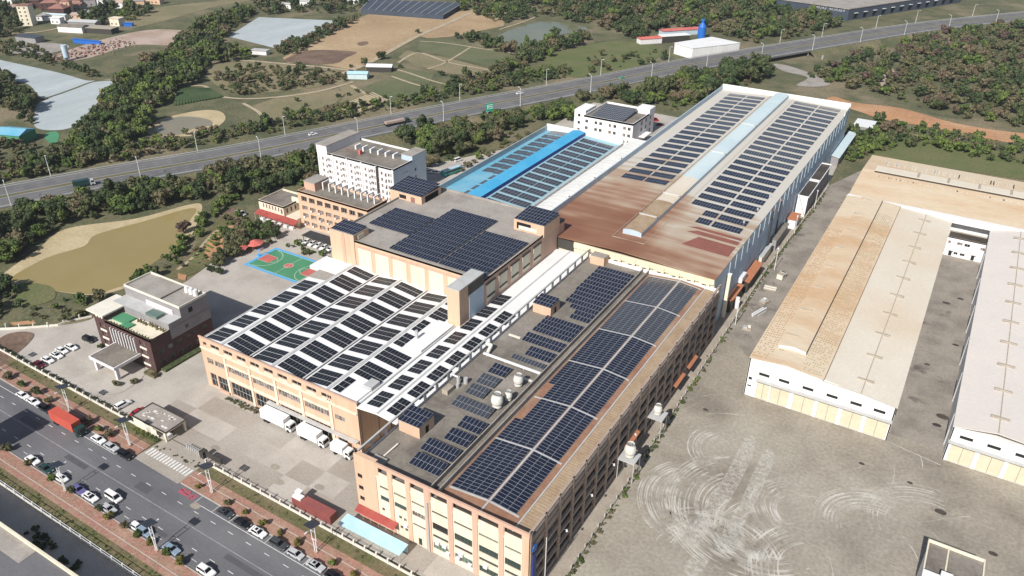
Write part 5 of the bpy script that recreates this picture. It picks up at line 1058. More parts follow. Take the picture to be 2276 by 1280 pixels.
# blue hall
for c, (x0, x1, side, ya, n) in enumerate(((-177.0, -171.6, 'outer left', 270.5, 10), (-171.2, -166.4, 'inner left', 244.0, 14), (-157.8, -149.8, 'inner right', 241.0, 14), (-149.4, -141.6, 'outer right', 241.0, 14))):
    for i in range(n):
        up_ = x0 < -162; ang = math.atan(1.4/17.8) if up_ else math.atan(1.4/22.4); za = (17.0+1.4*(x0+179.8)/17.8) if up_ else 18.4-1.4*(x0+162)/22.4
        xa, xe = x0, x1
        if c == 1 and i < 4: xa = -169.6
        array('solar_block', '%s solar block from the front in the %s column on the blue hall' % (ORD[i], side), 'solar blocks on the blue hall', (xa, ya+6.45*i, za+.14), 0, -ang if up_ else ang, 5, 2, (xe-xa)/5, 2.45, 'pv_cell_grey', joined='row', f=.04)  # grey cells here carry the sky's reflection as painted colour
array('solar_array', 'blue-grey solar field on the small white office behind the blue hall', None, (-177.5, 379, 12.6), math.radians(5), 0, 16, 8, 1.15, 2.3, 'pv_cell_grey', joined='row', rowgap=.1, f=.06)

# ------------------------------------------------------------------ vehicles
_vm = {}
def shared(key, fn):
    if key not in _vm: _vm[key] = fn()
    return _vm[key]
CARS = dict(sedan=dict(L=2.35, W=.90, belt=.93, hood=.86, tail=.92, base=(-1.75, 1.05), top=(-1.15, .30), H=1.44), suv=dict(L=2.35, W=.94, belt=1.08, hood=1.02, tail=1.05, base=(-2.2, 1.05), top=(-1.95, .30), H=1.70),
            hatch=dict(L=2.1, W=.88, belt=.96, hood=.90, tail=.95, base=(-1.95, 1.1), top=(-1.6, .35), H=1.50), van=dict(L=2.45, W=.93, belt=1.10, hood=1.0, tail=1.1, base=(-2.38, 1.75), top=(-2.3, 1.0), H=1.92))
def car_body(c):
    b = MB(); L, W_ = c['L'], c['W']
    prof = [(-L+.04, .32), (-L, .62), (-L+.08, c['tail']-.06), (-L+.25, c['tail']), (c['base'][0], c['belt']), (c['base'][1], c['belt']), (L-.55, c['hood']-.04), (L-.12, c['hood']-.2), (L, .55), (L-.03, .3)]
    ys = [(-W_, .06, .05), (-W_+.14, 0, 0), (W_-.14, 0, 0), (W_, .06, .05)]; n = len(prof)
    for (y, dz, dx) in ys: b.v += [(x*(1-dx*.4), y, z-(dz if z > .6 else 0)) for x, z in prof]
    for k in range(3):
        for i in range(n-1): b.f.append([k*n+i, k*n+i+1, (k+1)*n+i+1, (k+1)*n+i][::-1]); b.m.append(0)
    b.f.append(list(range(n))[::-1] if False else list(range(n))); b.m.append(0); b.f.append([3*n+i for i in range(n)][::-1]); b.m.append(0)
    return b
def cabin_pts(c):
    w0, w1 = c['W']-.10, c['W']-.26; z0, z1 = c['belt']-.02, c['H']
    lo = [(c['base'][0], -w0, z0), (c['base'][1], -w0, z0), (c['base'][1], w0, z0), (c['base'][0], w0, z0)]; hi = [(c['top'][0], -w1, z1), (c['top'][1], -w1, z1), (c['top'][1], w1, z1), (c['top'][0], w1, z1)]
    return lo, hi
def make_car(kind, paint, loc, rz, label, group=None, sunroof=False):
    c = CARS[kind]; t = thing('parked_car' if group else 'car', label, 'car', loc, rz, group)
    link('body', shared(('body', kind, paint), lambda: car_body(c).mesh('body', 'paint_'+paint)), t)
    lo, hi = cabin_pts(c)
    def face(i, j): 
        b = MB(); b.add([lo[i], lo[j], hi[j], hi[i]], [(0, 1, 2, 3), (3, 2, 1, 0)]); return b.mesh('glass', 'car_glass')
    for nm, i, j in (('side_window', 0, 1), ('windscreen', 1, 2), ('side_window', 2, 3), ('rear_window', 3, 0)): link(nm, shared(('g', kind, i), lambda: face(i, j)), t)
    def roof():
        b = MB(); x0, x1, w1, z1 = c['top'][0], c['top'][1], c['W']-.26, c['H']
        b.add([(x0-.1, -w1-.03, z1-.06), (x1+.1, -w1-.03, z1-.06), (x1+.1, w1+.03, z1-.06), (x0-.1, w1+.03, z1-.06), (x0+.08, -w1+.1, z1+.03), (x1-.08, -w1+.1, z1+.03), (x1-.08, w1-.1, z1+.03), (x0+.08, w1-.1, z1+.03)], [(0, 1, 5, 4), (1, 2, 6, 5), (2, 3, 7, 6), (3, 0, 4, 7), (4, 5, 6, 7)])
        for i in range(4): b.beam(lo[i], hi[i], .09, .05)
        return b.mesh('roof', 'paint_'+paint)
    link('roof', shared(('roof', kind, paint), roof), t)
    if sunroof: link('sunroof', shared(('sr', kind), lambda: MB().box(c['top'][1]-.95, -.38, c['H']+.03, c['top'][1]-.2, .38, c['H']+.05).mesh('sunroof', 'car_glass')), t)
    wm = shared('wheel', lambda: MB().tube((0, -.11, 0), (0, .11, 0), .33, 12).mesh('tyre', 'tyre')); rm = shared('rimm', lambda: MB().tube((0, -.12, 0), (0, .12, 0), .19, 8).mesh('rim', 'rim'))
    for sx in (-1.4, 1.38):
        for sy in (-1, 1):
            w = link('wheel', wm, t, (sx*c['L']/2.35, sy*(c['W']-.1), .33)); link('rim', rm, w)
    hl = shared('hl', lambda: MB().box(-.06, -.2, -.08, .05, .2, .08).mesh('headlight', 'lamp_lens')); tl = shared('tl', lambda: MB().box(-.05, -.2, -.1, .06, .2, .1).mesh('tail_light', 'tail_lens'))
    for sy in (-1, 1): link('headlight', hl, t, (c['L']-.06, sy*(c['W']-.32), .62)); link('tail_light', tl, t, (-c['L']+.03, sy*(c['W']-.28), .72))
    for sy in (-1, 1): link('mirror', shared(('mir', paint), lambda: MB().box(-.1, -.1, -.07, .1, .1, .07).mesh('mirror', 'paint_'+paint)), t, (c['base'][1]-.35, sy*(c['W']+.07), c['belt']+.05))
    return t
P_ = math.pi
# along the factory kerb
_before = set(COL.objects)
NK = 'cars parked along the factory kerb'
for (p, kind, paint, lab, sr) in (((-130.9, 85.2, 0.8), 'sedan', 'charcoal', 'dark grey sedan at the head of the long parking row by the kerb', True), ((-124.8, 85.2, 0.8), 'sedan', 'black', 'black sedan in front of the white car with a sunroof', False), ((-119.6, 84.9, 0.8), 'sedan', 'white', 'white sedan with dark sunroof parked between two dark cars', True),
        ((-112.8, 84.9, 0.8), 'suv', 'charcoal', 'dark grey estate with roof rails parked ahead of the silver hatchback', False), ((-107.3, 85.0, 0.8), 'hatch', 'silver', 'silver hatchback parked beside the last tall lamp post', False), ((-101.1, 84.7, 0.8), 'sedan', 'silver', 'grey-silver sedan near the bottom edge of the kerb row', True), ((-95.6, 84.9, 0.8), 'sedan', 'black', 'dark car cut off by the bottom edge of the picture', False),
        ((-181.0, 85.7, 0.8), 'sedan', 'white', 'white sedan parked just behind the red container lorry', False), ((-175.4, 85.8, 0.8), 'sedan', 'silver', 'silver sedan between the white sedan and the black car near the driveway', False), ((-169.3, 85.6, 0.8), 'suv', 'black', 'black car parked at the corner of the driveway', False),
        ((-216.9, 86.3, 0.8), 'sedan', 'white', 'leftmost white sedan along the factory kerb', False), ((-211.6, 86.4, 0.8), 'sedan', 'white', 'white sedan ahead of the black car at the left', False), ((-205.4, 86.3, 0.8), 'suv', 'black', 'black estate in front of the red container lorry', False)):
    make_car(kind, paint, (p[0], 85.35, .012), 0 if kind != 'x' else P_, lab, NK, sr)
SK = 'cars parked along the far kerb'
for (p, kind, paint, lab) in (((-188.0, 71.4, 0.8), 'sedan', 'white', 'white sedan first in the row across the street'), ((-182.1, 71.4, 0.8), 'sedan', 'green', 'dark green sedan behind the white one across the street'), ((-175.4, 71.7, 0.8), 'hatch', 'white', 'white hatchback behind the twin-pole lamp across the street'),
        ((-168.1, 71.3, 0.8), 'sedan', 'violet', 'violet-blue sedan in the row across the street'), ((-163.2, 71.3, 0.8), 'sedan', 'white', 'white sedan with sunroof next to the violet one'), ((-155.9, 71.1, 0.8), 'sedan', 'silver', 'silver sedan half hidden by a yellow shrub across the street'),
        ((-144.8, 71.0, 0.8), 'sedan', 'white', 'white sedan in the tree shadow across the street'), ((-142.2, 71.0, 0.8), 'hatch', 'bluegrey', 'blue-grey hatchback close behind a white sedan across the street'), ((-132.5, 70.8, 0.8), 'sedan', 'bluegrey', 'blue-silver sedan beside the lamp post at the bottom'), ((-120.6, 70.4, 0.8), 'suv', 'white', 'white estate last in the row across the street')):
    make_car(kind, paint, (p[0], 71.15, .012), 0, lab, SK, 'sunroof' in lab)
p = (-158.3, 74.2, 0.9); make_car('van', 'white', (p[0], p[1], .012), 0, 'white minivan driving along the street')
STREET += [o for o in COL.objects if o not in _before and o.parent is None]
OK_ = 'cars in the office car park'
for (p, kind, paint, rz, lab, cat_) in (((-227.3, 114.4, 0.8), 'suv', 'black', 0.05, 'black estate parked nearest the office wall', 1), ((-228.1, 108.8, 0.8), 'sedan', 'white', .02, 'white sedan at the office end of the car park row', 1), ((-228.9, 106.1, 0.8), 'sedan', 'white', .02, 'second white sedan from the office in the car park row', 1),
        ((-227.8, 103.6, 0.8), 'sedan', 'white', .02, 'white car with dark roof in the car park row', 1), ((-227.8, 100.7, 0.8), 'sedan', 'white', .02, 'white sedan next to the maroon car', 1), ((-227.7, 97.9, 0.8), 'sedan', 'maroon', .02, 'maroon car at the fence end of the car park row', 1),
        ((-188.5, 98.8, 0.8), 'suv', 'white', 1.5, 'white estate parked behind the gate house', 1), ((-182.0, 99.0, 0.8), 'sedan', 'red', 1.5, 'red car parked beside the gate house', 1)):
    make_car(kind, paint, (p[0], p[1], .022), rz, lab, OK_, 'dark roof' in lab)
for (p, kind, paint, rz, lab) in (((-242.7, 188.2, 0.8), 'sedan', 'white', 1.3, 'white car beside the red pavilion'), ((-246.7, 194.4, 0.8), 'sedan', 'charcoal', 1.2, 'grey car under the trees by the pavilion'), ((-260.5, 208.7, 1), 'van', 'white', .1, 'white van parked left of the canteen'),
        ((-221.6, 291.7, 0.8), 'sedan', 'white', .2, 'white car nearest the white dormitory on the rear lane'), ((-218.1, 292.5, 0.8), 'sedan', 'white', .2, 'white car beside the teal bus'), ((-218.4, 312.2, 0.9), 'van', 'white', 1.3, 'white van on the rear lane past the bus'), ((-211.1, 307.4, 0.9), 'hatch', 'silver', 1.3, 'pale pickup beside the blue hall parapet'),
        ((-159.3, 426.1, 0.8), 'van', 'red', .6, 'red lorry parked behind the small white office'), ((-153.6, 420.2, 0.8), 'sedan', 'maroon', .6, 'maroon car parked behind the small white office')):
    make_car(kind, paint, (p[0], p[1], .03), rz, lab)
SH = thing('car_shelter', 'black flat car shelter beside the peach dormitory', 'shelter', (-212, 206.4, 0))
MB().box(-220.3, 203.9, 2.7, -203.2, 209.1, 2.9).build('roof', 'dark_canopy', SH)
for x in (-219.8, -214.4, -209, -203.7):
    for y in (204.4, 208.7): MB().box(x-.08, y-.08, 0, x+.08, y+.08, 2.7).build('post', 'dark_frame', SH)
for i in range(5): make_car('sedan', 'white', (-217.8+i*3.1, 204.2, .022), -P_/2, '%s white car from the left nosing out under the black shelter' % ORD[i], 'white cars under the shelter')
_HA = lambda y: math.atan2(*(lambda a, b: (b[1]-a[1], b[0]-a[0]))(min(HW, key=lambda q: abs(q[1]-y)), min(HW, key=lambda q: abs(q[1]-y-12))))
for (p, kind, paint, lab) in (((-298.4, 293.6, 4.8), 'sedan', 'white', 'white car on the highway left of the white dormitory'), ((-245.3, 418.4, 4.8), 'sedan', 'white', 'white car on the highway above the blue hall'), ((-206.8, 485.5, 4.8), 'sedan', 'lime', 'green taxi on the highway right of the trees')):
    make_car(kind, paint, (p[0], p[1], 4.02), _HA(p[1]), lab)
def lorry(label, loc, rz, L, box, cabp, h=3.4, w=1.25, flat=False, cat='truck', group=None):
    t = thing('box_truck', label, cat, loc, rz, group)
    b = MB().box(-L/2, -w, 1.05, L/2-2.3, w, h if not flat else 1.5); link('cargo_box', b.mesh('cargo_box', box), t)
    if flat: link('load', MB().box(-L/2+.4, -w+.1, 1.5, L/2-3, w-.1, 2.6).mesh('load', 'container_red' if 'pink' not in label else 'pink_soil'), t)
    c = MB(); x0, x1 = L/2-2.1, L/2; c.add([(x0, -w+.1, .5), (x1, -w+.1, .5), (x1, w-.1, .5), (x0, w-.1, .5), (x0, -w+.12, 2.7), (x1-.45, -w+.15, 2.7), (x1-.45, w-.15, 2.7), (x0, w-.12, 2.7), (x1, -w+.1, 1.5), (x1, w-.1, 1.5)],
        [(0, 1, 8, 5, 4), (2, 3, 7, 6, 9), (3, 0, 4, 7), (4, 5, 6, 7), (1, 2, 9, 8), (8, 9, 6, 5)]); link('cab', c.mesh('cab', cabp), t)
    link('windscreen', MB().quad((x1+.012, -w+.25, 1.55), (x1+.012, w-.25, 1.55), (x1-.40, w-.28, 2.55), (x1-.40, -w+.28, 2.55)).mesh('windscreen', 'car_glass'), t)
    for s in (-1, 1): link('side_window', MB().box(x0+.5, s*(w-.09)-.01, 1.6, x1-.5, s*(w-.09)+.01, 2.4).mesh('side_window', 'car_glass'), t)
    link('chassis', MB().box(-L/2+.2, -.45, .7, L/2-.3, .45, 1.04).mesh('chassis', 'tyre'), t)
    wm = shared('twheel', lambda: MB().tube((0, -.15, 0), (0, .15, 0), .48, 12).mesh('wheel', 'tyre'))
    for sx in [L/2-1.1, -L/2+1.4, -L/2+2.5][:3 if L > 7 else 2]:
        for s in (-1, 1): link('wheel', wm, t, (sx, s*(w-.15), .48))
    for s in (-1, 1): link('headlight', MB().box(-.03, -.15, -.1, .03, .15, .1).mesh('headlight', 'lamp_lens'), t, (x1+.02, s*(w-.4), .85)); link('mirror', MB().box(-.05, -.12, -.25, .05, .12, .25).mesh('mirror', 'tyre'), t, (x1-.1, s*(w+.12), 1.9))
    return t
lorry('longest white box truck parked below the gabled hall', (-144.6, 116.4, .02), 0, 11.4, 'truck_white', 'paint_white', 3.9, 1.3, group='white trucks at the loading front')
lorry('white box truck in the middle of the three at the hall', (-131.6, 116.4, .02), 0, 9.6, 'truck_white', 'paint_white', 3.8, 1.28, group='white trucks at the loading front')
lorry('short white box truck beside the corner block', (-121.1, 116.4, .02), 0, 6.6, 'truck_white', 'paint_white', 3.4, 1.2, group='white trucks at the loading front')
_lr = lorry('lorry carrying a bright red container on the street', (-192.6, 84.3, .02), 0, 13.0, 'container_red', 'paint_green', 4.0, 1.3)
STREET.append(_lr)
p = (-271.2, 334.6, 5); lorry('articulated lorry with pink flatbed load on the highway', (p[0]-1, p[1]-3, 4.02), _HA(p[1]), 15, 'tyre', 'paint_green', 3, 1.3, True)
p = (-335.9, 187.2, 5); lorry('dark lorry on the near carriageway at the left', (p[0], p[1], 4.02), _HA(p[1]), 9, 'paint_green', 'paint_silver', 3.2, 1.3)
p = (-211.3, 296.1, 1.5); bt = thing('bus', 'teal bus parked behind the blue hall', 'bus', (p[0], p[1], .03), 1.35)
link('body', MB().box(-5.5, -1.25, .5, 5.5, 1.25, 3.0, 0, 1).mesh('body', ['paint_teal', 'blue_metal_wall']), bt)
for s in (-1, 1): link('side_windows', MB().box(-5, s*1.26-.01, 1.6, 5, s*1.26+.01, 2.5).mesh('side_windows', 'car_glass'), bt)
link('windscreen', MB().box(5.49, -1.1, 1.3, 5.52, 1.1, 2.7).mesh('windscreen', 'car_glass'), bt)
for sx in (-3.4, 3.6):
    for s in (-1, 1): link('wheel', _vm['twheel'], bt, (sx, s*1.1, .48))
t = thing('freight_container', 'rusty red freight container behind the street fence', 'container', (-113, 97, 0)); b = MB().box(-119.3, 95.9, .1, -106.9, 98.3, 2.7); b.build('body', 'container_maroon', t)
for i in range(30): MB().box(-119.2+i*.41, 95.84, .25, -119.0+i*.41, 95.9, 2.6).build('corrugation', 'container_maroon', t)
MB().box(-106.9, 96, .2, -106.84, 97.05, 2.6).build('door', 'red_rust_sheet', t); MB().box(-106.9, 97.12, .2, -106.84, 98.2, 2.6).build('door', 'red_rust_sheet', t)
t = thing('white_crate', 'white crates lying on the end of the rusty container', 'crate', (-118, 97, 2.7)); MB().box(-119.2, 96, 2.7, -116.4, 97.6, 3.2).build('lower_crate', 'white_metal', t); MB().box(-119.4, 97.2, 3.2, -117.6, 98.4, 3.7).build('upper_crate', 'white_metal', t)
t = thing('bicycle_shed', 'long pale blue flat-roofed shed behind the street fence', 'shed', (-95, 97, 0)); b = MB(); b.add([(-104.0, 95.5, 2.5), (-85.7, 95.5, 2.5), (-85.7, 98.9, 2.9), (-104, 98.9, 2.9), (-104.0, 95.5, 2.4), (-85.7, 95.5, 2.4), (-85.7, 98.9, 2.8), (-104, 98.9, 2.8)], [(0, 1, 2, 3), (7, 6, 5, 4), (4, 5, 1, 0), (5, 6, 2, 1), (6, 7, 3, 2), (7, 4, 0, 3)]); b.build('roof', 'shed_blue', t)
for i in range(7):
    for y in (95.8, 98.6): MB().box(-103.6+i*2.95, y-.05, 0, -103.5+i*2.95, y+.05, 2.5).build('post', 'galv', t)
MB().box(-103.8, 98.7, 0, -85.9, 98.8, 2.0).build('rear_wall', 'shed_blue', t)

# ------------------------------------------------------------------ fences, lamps, roof equipment
_before = set(COL.objects)
def wall_fence(label, xa, xb, y, post=3.4, group='white street fences'):
    t = thing('fence', label, 'fence', (xa, y, 0), group=group); MB().box(xa, y-.14, 0, xb, y+.14, .75).build('base_wall', 'fence_white', t)
    pm = MB().box(-.2, -.2, 0, .2, .2, 1.7).mesh('post', 'fence_white'); rm = MB().box(0, -.03, 0, post, .03, .06).mesh('rail', 'dark_frame'); bm = MB()
    for k in range(int(post/.28)): bm.box(k*.28+.2, -.015, .72, k*.28+.23, .015, 1.48)
    bmm = bm.mesh('railing_bars', 'dark_frame'); n = int((xb-xa)/post)
    for i in range(n+1):
        link('post', pm, t, (i*post, 0, 0))
        if i < n: link('rail', rm, t, (i*post, 0, 1.45)); o = link('railing_bars', bmm, t, (i*post, 0, 0)); o['kind'] = 'stuff'
wall_fence('white walled fence with railings on the office side of the driveway', -260, -168.4, 94.9); wall_fence('white walled fence with railings below the corner block', -149.2, -60, 94.9)
t = thing('fence', 'tall pale post-and-rail fence along the far side of the street', 'fence', (-215, 61.9, 0)); MB().box(-215, 61.75, 0, -90, 62.05, .5).build('base_wall', 'fence_white', t)
pm = MB().box(-.14, -.14, 0, .14, .14, 2.0).mesh('post', 'white_metal'); rm = MB().box(0, -.04, 0, 3.9, .04, .08).mesh('rail', 'white_metal')
for i in range(32):
    link('post', pm, t, (i*3.9, 0, 0)); link('rail', rm, t, (i*3.9, 0, 1.9)); link('rail', rm, t, (i*3.9, 0, .9))
STREET += [o for o in COL.objects if o not in _before and o.parent is None]
t = thing('fence', 'row of short stone posts with weeds along the warehouse yard', 'fence', (-51.7, 100, 0))
pm = MB().box(-.13, -.13, 0, .13, .13, 1.5).mesh('post', 'kerb_stone'); bl = []
FX = lambda y: -51.5-(y-100)*.0125 if y < 280 else -53.75+(y-280)*.02
for i in range(78):
    y = 100+i*3.6; link('post', pm, t, (FX(y)+51.7, y-100, 0), (0, 0, RND.uniform(-.3, .3)))
for i in range(39):
    y0, y1 = 100+i*7.2, 107.2+i*7.2; MB().beam((FX(y0), y0, 0), (FX(y1), y1, 0), .3, .55).build('base_wall', 'fence_stone', t)
t = thing('fence', 'white posts and wall along the vegetable plot by the pond', 'fence', (-262, 130, 0))
pts_ = [(-258.1, 103.0), (-253.6, 106.4), (-248.8, 110.4), (-244.2, 114.6), (-243.7, 117.5), (-239.6, 123.8)]
for i in range(5): MB().beam((*pts_[i], 0), (*pts_[i+1], 0), .25, .7).build('base_wall', 'fence_white', t)
for q in [(-257.3, 104.8), (-253.5, 107.1), (-249.9, 109.7), (-246.4, 112.5), (-244.1, 116.6), (-242.0, 121.0)]: MB().box(q[0]-.2, q[1]-.2, 0, q[0]+.2, q[1]+.2, 1.7).build('post', 'fence_white', t)
_before = set(COL.objects)
def street_lamp(label, x, y, side, group='twin-pole solar street lamps'):
    t = thing('street_lamp', label, 'street lamp', (x, y, .14), group=group); s = side
    link('base', shared('lb', lambda: MB().box(-.55, -.35, 0, .55, .35, .3).mesh('base', 'pink_soil')), t)
    def pole(k): return MB().tube((k*.3, 0, .2), (k*.34, 0, 3.1), .13, 7).tube((k*.34, 0, 3.1), (k*.62, 0, 4.0), .12, 7).tube((k*.62, 0, 4.0), (k*.66, 0, 8.6), .11, 7, r1=.08).mesh('pole', 'white_metal')
    link('pole', shared('lp-', lambda: pole(-1)), t); link('pole', shared('lp+', lambda: pole(1)), t)
    link('cross_bar', shared('lcb', lambda: MB().tube((-.6, 0, 3.95), (.6, 0, 3.95), .07).tube((-.66, 0, 6.6), (.66, 0, 6.6), .05).mesh('cross_bar', 'white_metal')), t)
    for k in (-1, 1): link('solar_panel', shared('lsp', lambda: MB().box(-.62, -1.5, -.04, .62, 1.5, .04).mesh('solar_panel', 'pv_cell_grey')), t, (k*.66, 0, 8.75), (-.3, 0, 0))
    link('lamp_arm', shared('la', lambda: MB().tube((0, 0, 0), (0, 1.8, .5), .05).mesh('lamp_arm', 'white_metal')), t, (0, 0, 7.3), (0, 0, 0 if s > 0 else P_))
    link('lamp_head', shared('lh', lambda: MB().box(-.15, 1.6, .45, .15, 2.4, .58).mesh('lamp_head', 'white_metal')), t, (0, 0, 7.3), (0, 0, 0 if s > 0 else P_))
for i, (x, lab) in enumerate(((-235.5, 'twin-pole solar lamp at the left end of the factory pavement'), (-199.2, 'twin-pole solar lamp by the pavement beside the black parked estate'), (-172.2, 'twin-pole solar lamp between the driveway and the red lorry'), (-139.6, 'twin-pole solar lamp on the pavement right of the driveway'), (-104.2, 'twin-pole solar lamp on the pavement near the silver hatchback'))): street_lamp(lab, x, 88.6, -1)
for x, lab in ((-200.0, 'twin-pole solar lamp across the street at the left edge'), (-170.8, 'twin-pole solar lamp across the street behind the white hatchback'), (-135.4, 'twin-pole solar lamp across the street at the bottom')): street_lamp(lab, x, 69.3, 1)
STREET += [o for o in COL.objects if o not in _before and o.parent is None]
def hw_lamp(label, x, y, ang):
    t = thing('highway_lamp', label, 'street lamp', (x, y, 3.9), ang, 'lamp posts along the highway'); link('mast', shared('hm', lambda: MB().tube((0, 0, 0), (0, 0, 10.6), .16, 6, r1=.10).mesh('mast', 'white_metal')), t)
    link('arm', shared('ha', lambda: MB().tube((0, 0, 10.5), (1.8, 0, 11.0), .08, 5).mesh('arm', 'white_metal')), t); link('lamp_head', shared('hh', lambda: MB().box(1.5, -.2, 10.95, 2.5, .2, 11.15).mesh('lamp_head', 'white_metal')), t)
def hw_at(y, off):
    i = min(range(len(HW)-1), key=lambda k: abs(HW[k][1]-y)); a, b = Vector(HW[i]), Vector(HW[i+1]); d = (b-a).normalized(); n = Vector((-d.y, d.x)); q = a+d*((y-a.y)/max(d.y, .2)); return q+n*off, math.atan2(n.y, n.x)
for i in range(14):
    y = 180+i*50+(8 if i % 2 else 0); q, an = hw_at(y, 13.4); hw_lamp('%s lamp from the left on the far side of the highway' % ORD[i], q.x, q.y, an+P_)
for i in range(15):
    y = 163+i*48; q, an = hw_at(y, -13.4); hw_lamp('%s lamp from the left on the factory side of the highway' % ORD[i], q.x, q.y, an)
q, an = hw_at(383, -14.6); t = thing('road_sign', 'large green direction sign beside the highway', 'road sign', (q.x, q.y, 0)); t.rotation_euler = (0, 0, an-.15)
link('sign_panel', MB().box(-.12, -2.3, 5, .12, 2.3, 9.5).mesh('sign_panel', 'sign_green'), t)
tx = MB()
for (a, b, c, d) in ((-1.8, 8.4, .9, 8.8), (-1.8, 7.4, 1.5, 7.8), (-1.8, 6.4, .4, 6.8), (1.1, 6.2, 1.7, 8.8)): tx.box(-.16, a, b, -.13, c, d)
link('sign_lettering', tx.mesh('sign_lettering', 'white_metal'), t)
for s in (-1.4, 1.4): link('sign_post', MB().tube((0, s, 0), (0, s, 5.1), .14).mesh('sign_post', 'galv'), t)
def cooling_tower(label, x, y, z, r, platform=None):
    t = thing('cooling_tower', label, 'cooling tower', (x, y, z), group='round cooling towers'); b = MB(); n = 16
    for (z0, z1, a, c) in ((.5, 1.1, .72, .98), (1.1, 1.7, .98, 1.0), (1.7, 2.3, 1.0, .88), (2.3, 2.75, .88, .62), (2.75, 3.15, .62, .66)): b.cyl(0, 0, z0*r/1.6*1.25, z1*r/1.6*1.25, r*a, r*c, n, cap=False)
    link('shell', b.mesh('shell', 'frp_white'), t); link('fan', MB().cyl(0, 0, 2.2*r/1.6*1.25, 2.3*r/1.6*1.25, r*.6, n=12).mesh('fan', 'dark_void'), t); hb_ = MB()
    for k in range(4): hb_.beam((-r*.6*math.cos(k*.785), -r*.6*math.sin(k*.785), 2.9*r/1.6*1.25), (r*.6*math.cos(k*.785), r*.6*math.sin(k*.785), 2.9*r/1.6*1.25), .12, .06)
    link('fan_blades', hb_.mesh('fan_blades', 'galv'), t); link('basin', MB().cyl(0, 0, 0, .5*r/1.6*1.25, r*.8, r*.75, 12).mesh('basin', 'frp_white'), t)
    for k in range(4): a = k*P_/2+.78; link('leg', MB().box(-.07, -.07, -.5, .07, .07, .4).mesh('leg', 'galv'), t, (r*.6*math.cos(a), r*.6*math.sin(a), 0))
    if platform:
        link('platform', MB().box(-2.3, -2.3, -.75, 2.3, 2.3, -.45).mesh('platform', 'grey_trim'), t)
        for sx in (-2.1, 2.1):
            for sy in (-2.1, 2.1): link('platform_leg', MB().box(-.1, -.1, -z, .1, .1, -.75).mesh('platform_leg', 'galv'), t, (sx, sy, 0))
cooling_tower('large cooling tower on the concrete roof near the dividing wall', -85.6, 137.0, 17.4, 1.6); cooling_tower('small cooling tower tucked behind the large one on the roof', -84.6, 140.9, 17.4, 1.05); cooling_tower('cooling tower on the roof below the white pipe', -85.6, 147.6, 17.4, 1.35)
cooling_tower('cooling tower on a platform over the side lane, nearer one', -53.2, 149.0, 7.0, 1.55, True); cooling_tower('cooling tower on a platform over the side lane, farther one', -53.6, 168.6, 7.0, 1.2, True)
t = thing('roof_pipe', 'thick white pipe crossing the concrete roof', 'pipe', (-92, 154.8, 16.85)); MB().box(-101.2, 154.5, 17.4, -82.8, 155.1, 17.85).build('pipe', 'white_metal', t)
for x in (-100, -94, -88, -83.6): MB().box(x-.1, 154.6, 16.85, x+.1, 155, 17.4).build('bracket', 'galv', t)
t = thing('duct', 'fat bent ventilation duct on the screen wall', 'duct', (-100.5, 156, 16.85)); MB().tube((-102.6, 158, 18.6), (-100.6, 158, 18.6), .55, 10).build('elbow', 'frp_white', t); MB().tube((-100.6, 158, 18.9), (-100.4, 155.6, 17.4), .5, 10).build('downpipe', 'frp_white', t)
t = thing('machine', 'cluster of rusty vent machines by the screen wall', 'machine', (-98.5, 141, 16.85))
for (x, y, r, h) in ((-99.6, 140, .5, 2.4), (-98.2, 141.4, .6, 1.7), (-98.9, 138.6, .4, 1.2)): MB().cyl(x, y, 16.85, 16.85+h, r, n=10).build('canister', 'galv', t)
MB().box(-101, 134.4, 16.85, -99.2, 137.4, 18.2).build('housing', 'wood_grey', t); MB().tube((-99.6, 140, 19.1), (-101.8, 140, 19.3), .3).build('duct', 'galv', t)
for (x0, x1, y, lab) in ((-88.8, -83.4, 151.2, 'white slab lying under the roof pipe'), (-100.6, -96.8, 167.6, 'white slab lying by the screen wall')):
    t = thing('roof_slab_beam', lab, 'beam', ((x0+x1)/2, y, 16.85)); MB().box(x0, y-.35, 16.87, x1, y+.35, 17.15).build('beam', 'office_white', t)
t = thing('ladder', 'pale plank leaning beside the nearest stair house', 'plank', (-97.5, 110.5, 16.85)); MB().beam((-98.5, 107.4, 16.95), (-98.2, 112.4, 17.2), .4, .12).build('plank', 'office_white', t)
for i, (x, y) in enumerate(((-55.0, 118), (-55.0, 131), (-55, 143.5), (-55, 157))):
    t = thing('wall_lamp', '%s round white lamp from the street on the lane-side wall' % ORD[i], 'lamp', (x, y, 7.2), group='white wall lamps'); MB().cyl(x, y, 7, 7.6, .28, .1, 8).build('shade', 'white_metal', t); MB().tube((x, y, 7.3), (-55.8, y, 7.3), .05).build('bracket', 'galv', t)
# basketball court
ct = MB(); X0, X1, Y0, Y1 = -225.3, -194.8, 177.6, 194.5; ct.sheet([(X0, Y0), (X1, Y0), (X1, Y1), (X0, Y1)], .03, 0); ct.sheet([(X0+1.3, Y0+1.2), (X1-1.3, Y0+1.2), (X1-1.3, Y1-1.2), (X0+1.3, Y1-1.2)], .036, 1)
cx_, cy_ = (X0+X1)/2, (Y0+Y1)/2
def ring(cx, cy, r0, r1, a0, a1, m, z=.046, n=28):
    for i in range(n): a, b = a0+(a1-a0)*i/n, a0+(a1-a0)*(i+1)/n; ct.add([(cx+r0*math.cos(a), cy+r0*math.sin(a), z), (cx+r1*math.cos(a), cy+r1*math.sin(a), z), (cx+r1*math.cos(b), cy+r1*math.sin(b), z), (cx+r0*math.cos(b), cy+r0*math.sin(b), z)], [(0, 1, 2, 3)], m)
ring(cx_, cy_, 0, 1.8, 0, 2*P_, 2, .042); ring(cx_, cy_, 1.72, 1.85, 0, 2*P_, 3)
